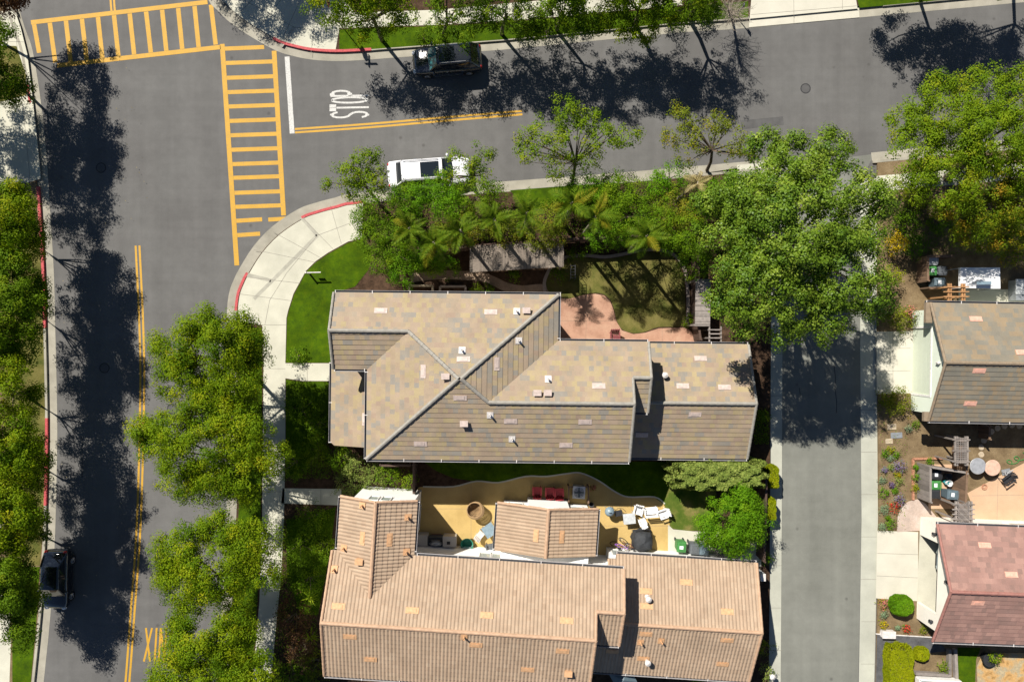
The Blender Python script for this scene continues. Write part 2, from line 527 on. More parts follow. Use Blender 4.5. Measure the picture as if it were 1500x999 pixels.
L_BLUE = leaf_mat('blue grey succulent', [(0, (.12, .18, .15)), (1, (.22, .29, .24))], tcol=(1, 1, .9), gain=1.2)
L_PURP = leaf_mat('dark purple leaf', [(0, (.035, .018, .024)), (.6, (.07, .035, .04)), (1, (.10, .06, .04))], tcol=(1, .8, .7))
L_IRIS = leaf_mat('blade leaf', [(0, (.08, .14, .01)), (1, (.22, .26, .03))])

# ------------------------------------------------------------------ ground and streets
structure('ground', MB().sheet([(-260, -260), (260, -260), (260, 260), (-260, 260)], -.06), M_GRASSD)
road = structure('road', MB().sheet([(-70, -60), (70, -60), (70, 60), (-70, 60)], 0), M_ASPH)
structure('alley', MB().sheet(PL([(1143, 1150), (1145, 760), (1146, 470), (1146, 262), (1138, 244), (1280, 226), (1264, 262), (1260, 480), (1261, 640), (1262, 760), (1257, 1000), (1255, 1150)]), .004), M_ALLEY)

def band(a, b, w):
    dx, dy = b[0] - a[0], b[1] - a[1]; l = sqrt(dx * dx + dy * dy); nx, ny = -dy / l * w / 2, dx / l * w / 2
    return [(a[0] + nx, a[1] + ny), (b[0] + nx, b[1] + ny), (b[0] - nx, b[1] - ny), (a[0] - nx, a[1] - ny)]

# asphalt edges of the four blocks, as photo pixels on the ground
EC = [(310, 1100), (318, 999), (326, 870), (332, 740), (334, 640), (333, 540), (332, 470), (335, 432), (342, 411), (351, 393), (372, 360), (400, 331), (436, 307), (460, 298), (490, 290), (530, 282.5), (727, 267), (900, 254), (1077, 238.5), (1128, 234)]
EE = [(1276, 224), (1400, 212), (1640, 190)]
EN = [(292, -120), (297, -40), (305, 0), (320, 17), (340, 36), (372, 57), (405, 75), (427, 82), (450, 87), (475, 89.5), (501, 90), (540, 88), (570, 85.6), (735, 73.5), (828, 64.5), (1000, 48), (1097, 41.6), (1293, 23), (1640, -9)]
EW = [(-8, -120), (20, -10), (24, 0), (36, 40), (48, 75), (60, 150), (68, 225), (73, 300), (79, 400), (81, 480), (83, 560), (84, 640), (82, 740), (80, 800), (74, 900), (64, 999), (54, 1100)]
def edge(px, side):
    g = smooth_line(PL(px), 3)
    return [offset(g, d * side) for d in (0, .58, .76)]
CC, CE, CN, CW = edge(EC, -1), edge(EE, -1), edge(EN, 1), edge(EW, -1)
if True:
    # block sides: C and E have the block on the right of the line, N and W on the left
    g = MB()
    for L in (CC, CE, CN, CW):
        g.strip(L[0], L[1], .006)
    structure('gutter', g, M_GUT)
    ga = MB()
    ga.sheet(PL([(1128, 240), (1146, 240), (1146, 262), (1146, 510), (1145, 760), (1142.5, 1150), (1124, 1150), (1127, 760), (1128, 510)]), .01)
    ga.sheet(PL([(1260, 262), (1284, 262), (1284, 510), (1286, 760), (1280.5, 1000), (1278, 1150), (1256, 1150), (1258, 1000), (1262, 760), (1260, 510)]), .01)
    for y0 in range(270, 1000, 62): ga.sheet(PL(band((1128, y0), (1145.5, y0), .5)), .014, 1); ga.sheet(PL(band((1261, y0 + 20), (1284, y0 + 20), .5)), .014, 1)
    structure('alley_gutter', ga, [M_ACONC, M_JOINT])
    k = MB(); kr = MB()
    def kerb_run(L, reds, skip=()):
        for i in range(len(L[0]) - 1):
            mx, my = (L[1][i][0] + L[1][i + 1][0]) / 2, (L[1][i][1] + L[1][i + 1][1]) / 2
            px, py = mx * K + 750, 499.5 - my * K
            if any(a < px < b and c < py < d for a, b, c, d in skip):
                k.kerb(L[1][i:i + 2], L[2][i:i + 2], -.01, .03)
                continue
            isred = any(a < px < b and c < py < d for a, b, c, d in reds)
            (kr if isred else k).kerb(L[1][i:i + 2], L[2][i:i + 2], -.01, .15 if not isred else .153)
    kerb_run(CC, [(340, 366, 398, 455), (445, 535, 270, 322)], [(360, 440, 318, 398)])
    kerb_run(CE, [])
    kerb_run(CN, [(405, 545, 40, 90)], [(330, 405, 10, 80), (1098, 1258, 0, 60)])
    kerb_run(CW, [(20, 60, 118, 142), (48, 78, 280, 326), (50, 80, 340, 480), (55, 82, 610, 735)], [(30, 60, 145, 270)])
    structure('kerb', k, M_GUT)
    structure('red_kerb', kr, M_RED)

ZB = .14
bc = CC[2] + PL([(1128, 240), (1128, 510), (1127, 760), (1124, 1150), (300, 1150)])
be = CE[2] + PL([(1640, 1150), (1280, 1150), (1286, 760), (1284, 510), (1284, 240)])
bn = CN[2] + PL([(1640, -200), (292, -200)])
bw = CW[2] + PL([(-120, 1150), (-120, -200)])
for nm, poly, mt in (('planting_ground', bc, M_MULCH), ('garden_soil', be, M_SOIL), ('verge_ground', bn, M_MULCH), ('verge_ground', bw, M_SOIL)):
    structure(nm, MB().prism(poly, -.05, ZB), mt)

# --- road markings are parts of the road
def part_px(name, quads, mat, z=.005, parent=road):
    m = MB()
    for q in quads: m.sheet(PL(q), z)
    return m.build(name, mat, parent)
tops = [(49.5, 34), (73, 34), (96.6, 31), (120, 28.4), (143.5, 25.6), (167, 23), (190, 20.4), (214, 17.6), (237.5, 15), (261, 12.4), (285, 9.6), (309, 7.5)]
bots = [(57.5, 78), (81, 92), (103.5, 91), (127, 88.4), (150, 85.6), (173.5, 82.8), (196.5, 80.2), (221, 77.5), (243.7, 75), (267, 72.3), (291, 69.6), (316, 66)]
q = [band((45.5, 33.5), (304, 3.5), 6.5), band((84, 96.5), (323, 69.5), 6.5)]
q2 = [band(a, b, 6.5) for a, b in zip(tops, bots)]
mk = MB()
for a in q: mk.sheet(PL(a), .009)
for a in q2: mk.sheet(PL(a), .005)
mk.build('crosswalk', M_YEL, road)
mk = MB()
for a in (band((325.5, 65), (347, 389), 7), band((401.5, 75), (415.5, 316), 7)): mk.sheet(PL(a), .009)
ys = [72, 93, 114.7, 135.7, 156.7, 177.8, 198.8, 220, 241, 261, 283, 303.5, 324, 345]
for i, y in enumerate(ys):
    xl = 325.5 + (y - 65) / 324 * 21.5; xr = 401.5 + (y - 75) / 241 * 14
    if i == 0: xr = 387
    if i == 13: xr = 381
    if i == 12:
        mk.sheet(PL(band((393, 322), (420, 320.5), 6)), .005); xr = 384
    mk.sheet(PL(band((xl, y), (xr, y - 2.5), 6)), .005)
mk.build('crosswalk', M_YEL, road)
part_px('stop_line', [band((420.5, 83.5), (428, 196), 7)], M_WHT)
def dbl(pts, gap, w, name='centre_line'):
    m = MB(); g = smooth_line(PL(pts), 4)
    for s in (-1, 1): m.line(offset(g, s * gap / 2 / K), w / K, .005)
    return m.build(name, M_YEL, road)
dbl([(201.5, 360), (204.5, 420), (207, 477), (208.5, 540), (208, 600), (206, 690), (202, 790), (194, 900), (186.5, 1000), (176, 1100)], 5.6, 3)
dbl([(432, 192), (540, 184.5), (650, 175), (765, 165.5)], 5, 3)
dbl([(162, -60), (164.5, 0), (166.5, 22)], 5, 3)

def stroke_text(strokes, origin, ex, ey, w):
    """letter strokes in unit cells; ex, ey are the photo pixel vectors of the cell's right and up"""
    quads = []
    for a, b, ww in strokes:
        A = (origin[0] + a[0] * ex[0] + a[1] * ey[0], origin[1] + a[0] * ex[1] + a[1] * ey[1])
        B = (origin[0] + b[0] * ex[0] + b[1] * ey[0], origin[1] + b[0] * ex[1] + b[1] * ey[1])
        quads.append(band(A, B, ww * w))
    return quads
def arc(cx, cy, rx, ry, a0, a1, n=6):
    p = [(cx + rx * cos(radians(a0 + (a1 - a0) * i / n)), cy + ry * sin(radians(a0 + (a1 - a0) * i / n))) for i in range(n + 1)]
    return [(p[i], p[i + 1]) for i in range(n)]
LET = {
    'S': arc(.5, .75, .42, .22, 20, 180) + arc(.5, .75, .42, .25, 180, 255, 3) + [((.42, .51), (.62, .47))] + arc(.5, .25, .42, .22, 75, 0, 3) + arc(.5, .25, .42, .22, 0, -160),
    'T': [((.0, .92), (.44, .92)), ((.56, .92), (1.0, .92)), ((.0, .97), (.44, .97)), ((.56, .97), (1.0, .97)), ((.5, .84), (.5, .0))],
    'O': arc(.5, .5, .42, .47, 94, 266, 9) + arc(.5, .5, .42, .47, 86, -86, 9),
    'P': [((.1, .0), (.1, .46)), ((.1, .54), (.1, 1.0))] + [((.18, .96), (.5, .96))] + arc(.5, .73, .4, .23, 90, -90, 6) + [((.5, .5), (.18, .5))],
    'X': [((.08, 0), (.92, 1)), ((.08, 1), (.92, 0))], 'I': [((.5, 0), (.5, 1))],
    'N': [((.1, 0), (.1, 1)), ((.1, 1), (.9, 0)), ((.9, 0), (.9, 1))],
    'G': arc(.5, .5, .42, .47, 50, 340, 10) + [((.9, .34), (.9, .48)), ((.9, .48), (.55, .48))],
}
def letter(name, ch, org, ex, ey, w, mat):
    m = MB()
    st = LET[ch]
    cr = abs(ex[0] * ey[1] - ex[1] * ey[0])
    for i, (a, b) in enumerate(st):
        A = (org[0] + a[0] * ex[0] + a[1] * ey[0], org[1] + a[0] * ex[1] + a[1] * ey[1])
        B = (org[0] + b[0] * ex[0] + b[1] * ey[0], org[1] + b[0] * ex[1] + b[1] * ey[1])
        # strokes running along the tall axis are thin, strokes across it are thick, as on real road lettering
        dx, dy = B[0] - A[0], B[1] - A[1]
        l = sqrt(dx * dx + dy * dy) or 1
        le = sqrt(ey[0] ** 2 + ey[1] ** 2)
        al = abs(dx * ey[0] + dy * ey[1]) / l / le
        ww = w * (1 + 1.6 * max(0, 1 - al) ** 1.5)
        e = .35
        A2 = (A[0] - dx / l * e, A[1] - dy / l * e); B2 = (B[0] + dx / l * e, B[1] + dy / l * e)
        m.sheet(PL(band(A2, B2, ww)), .005 + .0006 * (i % 3))
    return m.build(name, mat, road)
# cell right vector points up the picture, cell up vector points left: read by a driver heading left
for ch, y0 in (('S', 173), ('T', 162.5), ('O', 151.5), ('P', 141.5)):
    letter('stop_lettering', ch, (540, y0 - .3), (0, -9.4), (-55.5, 1.0), 2.7, M_WHT)
for ch, x0 in (('X', 210), ('I', 218.5), ('N', 231.5), ('G', 246.5)):
    letter('crossing_lettering', ch, (x0, 968), (10.5 if ch != 'I' else 16, 0), (3.0, -48.5), 2.8, M_YEL)
part_px('asphalt_patch', [[(1084, 177), (1147, 171), (1148, 183), (1087, 190)], [(921, 180), (934, 172), (936, 183), (926, 187)]], M_PATCH, .003)
cr = MB()
for pts, w in (([(1222, 535), (1224, 552), (1223, 570), (1226, 588), (1225, 605)], 1.1), ([(1171, 568), (1173, 580)], 1), ([(120, 640), (121, 700)], .8),):
    cr.line(PL([(a + RNG.uniform(-.6, .6), b) for a, b in pts]), w / K, .006)
cr.build('crack', M_CRACK, road)

def manhole(label, px, py, r=.36, z=0):
    x, y, _ = P(px, py)
    t = thing('manhole_cover', label, 'manhole cover', (x, y, z), 'manhole covers in the streets')
    m = MB()
    m.lathe([(r, 0), (r, .007), (r * .82, .007), (r * .82, .004)], x, y, 24, z=z)
    m.build('rim', M_CRACK, t)
    MB().lathe([(r * .8, 0), (r * .8, .006)], x, y, 24, z=z).build('lid', M_PATCH, t)
manhole('round manhole cover with a dark broken rim in the sunlit side street', 1180, 130)
manhole('round manhole cover in the tree shadow left of the yellow centre line', 153, 539)
manhole('round manhole cover half under the leaves of the kerbside tree', 252, 599)
manhole('round manhole cover in tree shade near the upper left crossing', 148, 246)

# --- pavements, paths, lawns
def paved(name, px, mat=M_CONC, z=ZB + .006, joints=(), jw=.5, extra=None, smooth=0, jmat=M_JOINT):
    m = MB()
    poly = PL(px, z)
    if smooth: poly = smooth_line(poly, smooth, True)
    m.sheet(poly, z)
    for a, b in joints: m.sheet(PL(band(a, b, jw), z), z + .004, 1)
    if extra:
        for q in extra: m.sheet(PL(q, z), z + .003, 2)
    return structure(name, m, [mat, jmat, M_DARKCONC])
inner = [(530, 349), (510, 354), (481, 370), (462, 383), (448, 397), (430, 430), (422, 455), (419.5, 466), (418, 532), (418, 640), (416, 760), (412, 840), (404, 920), (397, 999), (386, 1100)]
outer = [(p[0] * K + 750, 499.5 - p[1] * K) for p in CC[2]]
kc = [p for p in outer if 340 < p[0] < 534 and p[1] < 470]
paved('sidewalk', [(360, 1100), (370, 999), (380, 880), (384, 760), (385, 640), (386, 540), (384, 476), (352, 472)] + kc + [(532, 292)] + inner,
      joints=[((384, 476), (419, 476)), ((386, 540), (418, 540)), ((385, 600), (418, 600)), ((385, 665), (418, 665)), ((384, 720), (416, 720)), ((384, 790), (414, 790)), ((380, 850), (410, 850)), ((376, 920), (404, 920)),
              ((345, 430), (430, 441)), ((352, 405), (440, 415)), ((372, 366), (465, 385)), ((400, 340), (470, 378)), ((440, 316), (488, 365)), ((484, 301), (500, 357)), ((527, 290), (527, 350)),
              ((388, 476), (395, 440)), ((395, 440), (420, 400)), ((420, 400), (465, 345)), ((465, 345), (527, 322))],
      extra=[band((372, 438), (465, 345), 5), band((441, 318), (465, 345), 5), band((360, 402), (397, 411), 5)])
paved('path', [(418, 532), (486, 532), (486, 558), (443, 558), (418, 554)], joints=[((450, 532), (450, 558))])
paved('path', [(414, 715), (500, 716), (500, 740), (412, 737)], joints=[((470, 716), (470, 740))])
kn = [(p[0] * K + 750, 499.5 - p[1] * K) for p in CN[2]]
paved('sidewalk', [p for p in kn if 250 < p[0] < 498] + [(497, 42), (560, 39.5), (640, 37), (760, 30), (900, 17), (1000, 8), (1000, -14), (870, -6), (640, 15), (520, 19), (500, -5), (480, -120), (310, -120)],
      joints=[((340, 30), (400, -30)), ((372, 50), (420, -10)), ((410, 65), (440, 0)), ((455, 82), (466, 0)), ((345, -6), (430, 40)), ((430, 40), (497, 49)), ((610, 15), (611, 38)), ((690, 12), (691, 34)), ((770, 6), (771, 29)), ((850, -2), (851, 21))],
      extra=[band((431, 40), (412, 68), 5)])
paved('driveway', [(1098, 28), (1106, -60), (1244, -60), (1256, 12), (1258, 13)], M_DRIVE, joints=[((1162, -60), (1163, 24)), ((1234, -40), (1234, 14)), ((1100, 22), (1257, 9))])
paved('driveway', [(1097, 40.5), (1098, 27.5), (1258, 13), (1259, 26)], M_DRIVE, z=.035, joints=[((1163, 22), (1163, 34))])
paved('driveway', [(1284, 486), (1339, 485), (1339, 576), (1284, 577)], M_DRIVE, joints=[((1308, 486), (1308, 577)), ((1284, 511), (1334, 510)), ((1284, 544), (1334, 543))], jw=.5)
paved('driveway', [(1285, 777), (1345, 779), (1345, 878), (1344, 880), (1283, 876)], M_DRIVE, joints=[((1285, 810), (1345, 812)), ((1284, 843), (1345, 846))], jw=.5)
paved('sidewalk', [(-60, 17), (22, 17), (30, 40), (40, 80), (46, 130), (54, 200), (60, 262), (40, 268), (-60, 275)], joints=[((-40, 60), (36, 62)), ((-40, 130), (46, 128)), ((-40, 200), (54, 200)), ((20, 17), (44, 262))])
paved('sidewalk', [(-60, 275), (-22, 275), (-10, 420), (-2, 600), (2, 760), (-2, 840), (14, 900), (16, 940), (10, 1100), (-60, 1100)], joints=[((-40, 940), (15, 940)), ((-40, 880), (12, 880))])
paved('sidewalk', [(1284, 258), (1410, 247), (1640, 226), (1640, 250), (1410, 270), (1284, 281)], joints=[((1330, 253), (1332, 278)), ((1390, 248), (1392, 272))])
paved('driveway', [(1128, 238), (1080, 242), (1080, 262), (1146, 262)], M_CONC)

def lawn(px, mat=M_GRASS, z=ZB + .012, smooth=0, name='lawn'):
    p = PL(px, z)
    if smooth: p = smooth_line(p, smooth, True)
    return structure(name, MB().sheet(p, z), mat)
lawn([(530, 351), (510, 356), (481, 372), (462, 385), (448, 399), (431, 431), (423, 456), (420.5, 466), (419, 531), (486, 531), (486, 430), (520, 420), (540, 395), (545, 372)])
lawn([(419, 556), (443, 559), (486, 559), (484, 640), (440, 690), (419, 700)])
lawn([(497, 44), (560, 41), (640, 39), (760, 32), (900, 19), (1096, 2), (1096, 26), (1000, 33), (828, 50), (735, 58.5), (570, 70.5), (540, 73), (510, 75), (497, 75)])
lawn([(747, 279), (812, 274), (900, 268), (900, 300), (820, 306), (770, 306)])
lawn([(352, 480), (383, 480), (384, 640), (382, 760), (377, 880), (368, 999), (360, 1100), (330, 1100), (336, 999), (343, 870), (350, 740), (352, 640)])
lawn([(18, 900), (18, 1100), (36, 1100), (45, 999), (54, 900), (58, 830), (20, 830)])
lawn([(-20, 290), (52, 290), (62, 420), (66, 600), (64, 760), (58, 828), (8, 828), (4, 600)], M_GRASSD)
lawn([(-60, 65), (24, 68), (38, 110), (38, 140), (-60, 165)], M_GRASSD)
lawn([(1259, 12), (1640, -24), (1640, -60), (1248, -30)])
BL = [(800, 410), (812, 388), (830, 380), (860, 378), (885, 380), (912, 376), (940, 370), (965, 370), (985, 378), (998, 395), (1003, 420), (1004, 455), (1002, 477), (965, 479), (945, 486), (928, 488), (912, 483), (904, 471), (900, 455), (895, 441), (886, 432), (872, 429), (852, 432), (834, 437), (806, 430)]
lawn(BL, M_GRASSD, smooth=3)
lawn([(620, 676), (985, 676), (985, 700), (975, 740), (958, 728), (920, 727), (900, 720), (876, 704), (850, 693), (830, 694), (800, 698), (770, 698), (730, 707), (698, 705), (664, 700), (640, 690)], z=ZB + .008)
lawn([(973, 738), (980, 715), (990, 698), (1040, 700), (1050, 740), (1036, 770), (1016, 777), (986, 774), (981, 766), (978, 750)], M_GRASSP, smooth=3)
lawn([(1403, 948), (1437, 948), (1430, 965), (1428, 1010), (1404, 1010)])
lawn([(440, 760), (492, 742), (484, 805), (466, 900), (440, 900), (420, 840), (420, 760)], z=ZB + .008)
structure('garden_soil', MB().sheet(PL([(1289, 470), (1345, 380), (1640, 374), (1640, 300), (1300, 300)]), ZB + .004), M_SOIL)
lawn([(470, 1003), (1120, 1003), (1120, 1150), (400, 1150)], z=ZB + .008)
structure('gravel_bed', MB().sheet(PL([(1283, 928), (1340, 930), (1372, 935), (1385, 952), (1350, 955), (1306, 958), (1306, 1100), (1279, 1100)]), ZB + .01), M_GRAVEL)
paved('patio', [(610, 713), (620, 713), (664, 713), (698, 705), (730, 707), (770, 698), (800, 698), (830, 694), (850, 693), (876, 704), (900, 720), (920, 728), (958, 728), (972, 738), (978, 750), (981, 768), (978, 830), (610, 830)], M_PATIO, joints=[((690, 704), (690, 806)), ((610, 745), (735, 745)), ((925, 728), (925, 820)), ((880, 770), (980, 770))], jw=.4, jmat=M_WALK)
paved('patio', [(978.5, 768), (986, 775), (1016, 778), (1060, 778), (1115, 790), (1115, 830), (978.5, 830)], M_CONC, z=ZB + .009)
paved('patio', [(818, 520), (818, 438), (835, 437.5), (852, 433), (872, 430.5), (885, 433), (894, 442), (899, 455), (903, 471), (911, 484), (928, 489.5), (945, 487.5), (965, 481), (1003, 480), (1012, 485), (1024, 505), (1024, 520)], M_PINK, z=ZB + .016, joints=[((860, 432), (858, 500)), ((818, 470), (902, 470)), ((970, 481), (970, 505))], jw=.4, jmat=M_WALK)
paved('patio', [(1417, 722), (1500, 678), (1640, 672), (1640, 780), (1412, 780), (1424, 740)], M_PEACH, z=ZB + .012, joints=[((1424, 726), (1640, 722)), ((1462, 700), (1460, 775))], jw=.35)
paved('path', [(1314, 779), (1315, 757), (1320, 742), (1331, 734), (1344, 731), (1356, 738), (1372, 757), (1412, 757), (1410, 774), (1346, 777)], M_FLAG, z=ZB + .014)
paved('patio', [(1360, 680), (1412, 680), (1412, 745), (1360, 745)], M_PEACH, z=ZB + .018)
paved('patio', [(1404, 424), (1640, 424), (1640, 470), (1404, 470)], M_CONC, z=ZB + .012)
paved('patio', [(1432, 1010), (1431, 975), (1440, 956), (1480, 956), (1640, 956), (1640, 1010)], M_ORANGE, z=ZB + .014)
# brown garden walk and lawn edging
w = smooth_line(PL([(602, 408), (620, 405), (650, 403), (680, 404), (706, 406), (725, 413), (742, 421), (765, 425), (790, 423), (806, 425), (822, 433)]), 4)
structure('garden_walk', MB().line(w, .62, ZB + .008), M_WALK)
w = smooth_line(PL([(798, 428), (798, 410), (811, 386), (830, 377), (860, 375), (885, 377), (912, 373), (940, 367), (967, 367), (988, 375), (1001, 393), (1006, 420), (1007, 455), (1005, 478)]), 4)
structure('lawn_edging', MB().kerb(offset(w, .11), offset(w, -.11), ZB, ZB + .07), M_EDGE)
w = smooth_line(PL([(620, 712), (664, 712), (698, 704), (730, 706), (770, 697), (800, 697), (830, 693), (850, 692), (876, 703), (900, 719), (920, 727), (958, 727), (973, 737)]), 4)
structure('patio_edging', MB().kerb(offset(w, .05), offset(w, -.05), ZB, ZB + .03), M_CONC)
# ------------------------------------------------------------------ tiled roofs
def clip(poly, axis, val, keep_ge):
    out = []
    n = len(poly)
    for i in range(n):
        a, b = poly[i], poly[(i + 1) % n]
        da, db = a[axis] - val, b[axis] - val
        if not keep_ge: da, db = -da, -db
        if da >= 0: out.append(a)
        if (da > 0 and db < 0) or (da < 0 and db > 0):
            t = da / (da - db)
            out.append((a[0] + (b[0] - a[0]) * t, a[1] + (b[1] - a[1]) * t))
    return out

def unit(v):
    return v / np.linalg.norm(v)

def tile_plane(mb, pts, course=.295, step=.042, uw=.3, wave=0, seed=0, deck=.10):
    rng = random.Random(seed)
    p = [np.array(q, float) for q in pts]
    n = np.zeros(3)
    for i in range(len(p)):
        a, b = p[i], p[(i + 1) % len(p)]
        n += np.cross(a - p[0], b - p[0])
    n = unit(n)
    if n[2] < 0:
        n = -n; p = p[::-1]
    u = unit(np.cross((0, 0, 1.), n)); v = np.cross(n, u)
    o = min(p, key=lambda q: q[2])
    q2 = [(float(np.dot(a - o, u)), float(np.dot(a - o, v))) for a in p]
    vmax = max(q[1] for q in q2); umin = min(q[0] for q in q2); umax = max(q[0] for q in q2)
    def w(x):
        if not wave: return 0
        f = (x / uw) % 1.0
        return wave * max(0, sin(pi * f / .72)) ** .7 if f < .72 else 0
    def P3(x, y, h): return tuple(o + u * x + v * y + n * h)
    du = uw / 5 if wave else uw
    rows = int(vmax / course) + 2
    cl = {}
    for r in range(-1, rows):
        v0, v1 = r * course, (r + 1) * course
        if r == -1: continue
        bandp = clip(clip(q2, 1, v0 if r > 0 else -9, True), 1, v1, False)
        if len(bandp) < 3: continue
        off = (r % 2) * uw / 2 if not wave else 0
        a0, a1 = min(q[0] for q in bandp), max(q[0] for q in bandp)
        c0 = int(math.floor((a0 - off) / du)); c1 = int(math.ceil((a1 - off) / du))
        run = 0; val = .5
        for c in range(c0, c1):
            x0, x1 = c * du + off, (c + 1) * du + off
            cell = clip(clip(bandp, 0, x0, True), 0, x1, False)
            if len(cell) < 3: continue
            if wave:
                key = (c // 5, r)
                if key not in cl: cl[key] = min(1, max(0, rng.gauss(.5, .12)))
                tn = cl[key]
            else:
                if run <= 0:
                    run = rng.choice((1, 1, 1, 2, 2)); val = rng.random()
                run -= 1
                tn = min(1, max(0, val + rng.uniform(-.17, .17)))
            hs = [step * (1 - (q[1] - v0) / course) + w(q[0]) + .004 for q in cell]
            mb.add([P3(q[0], q[1], h) for q, h in zip(cell, hs)], [list(range(len(cell)))], 0, tn)
            for i in range(len(cell)):
                a, b = cell[i], cell[(i + 1) % len(cell)]
                if abs(a[1] - v0) < 1e-5 and abs(b[1] - v0) < 1e-5 and abs(a[0] - b[0]) > 1e-4:
                    ha, hb = hs[i], hs[(i + 1) % len(cell)]
                    mb.add([P3(a[0], a[1], ha), P3(a[0], a[1], -.02), P3(b[0], b[1], -.02), P3(b[0], b[1], hb)], [(0, 1, 2, 3)], 0, tn)
    k = len(p)
    top = [tuple(a - np.array((0, 0, .012))) for a in p]
    low = [tuple(a - np.array((0, 0, .012 + deck))) for a in p]
    mb.add(low, [list(range(k))[::-1]], 1)
    mb.add(top + low, [(i, k + i, k + (i + 1) % k, (i + 1) % k) for i in range(k)], 1)

def ridge_caps(mb, a, b, r=.12, seg=.42, lift=.03):
    a, b = np.array(a, float), np.array(b, float)
    l = np.linalg.norm(b - a); k = max(1, int(l / seg))
    for i in range(k):
        p, q = a + (b - a) * i / k, a + (b - a) * min(1, (i + 1.1) / k)
        p = p + (0, 0, lift); q = q + (0, 0, lift)
        mb.tube([p, q], [r * 1.06, r * .92], 8, 0, RNG.random())

def gutter(mb, a, b, out, straps=2.3):
    """a, b: ends of the eave; out: unit vector pointing away from the roof"""
    a, b = np.array(a, float), np.array(b, float); o = np.array((*out, 0))
    z = np.array((0, 0, 1.))
    mb.beam(a + o * .135 - z * .03, b + o * .135 - z * .03, .014, .12, 1)
    mb.beam(a + o * .02 - z * .035, b + o * .02 - z * .035, .02, .11, 0)
    mb.beam(a + o * .078 - z * .085, b + o * .078 - z * .085, .096, .02, 0)
    l = np.linalg.norm(b - a); k = max(1, int(l / straps)); d = (b - a) / l
    for i in range(k + 1):
        c = a + d * min(l - .05, max(.05, l * i / k)) + z * .036
        mb.beam(c - o * .05, c + o * .15, .045, .014, 2)

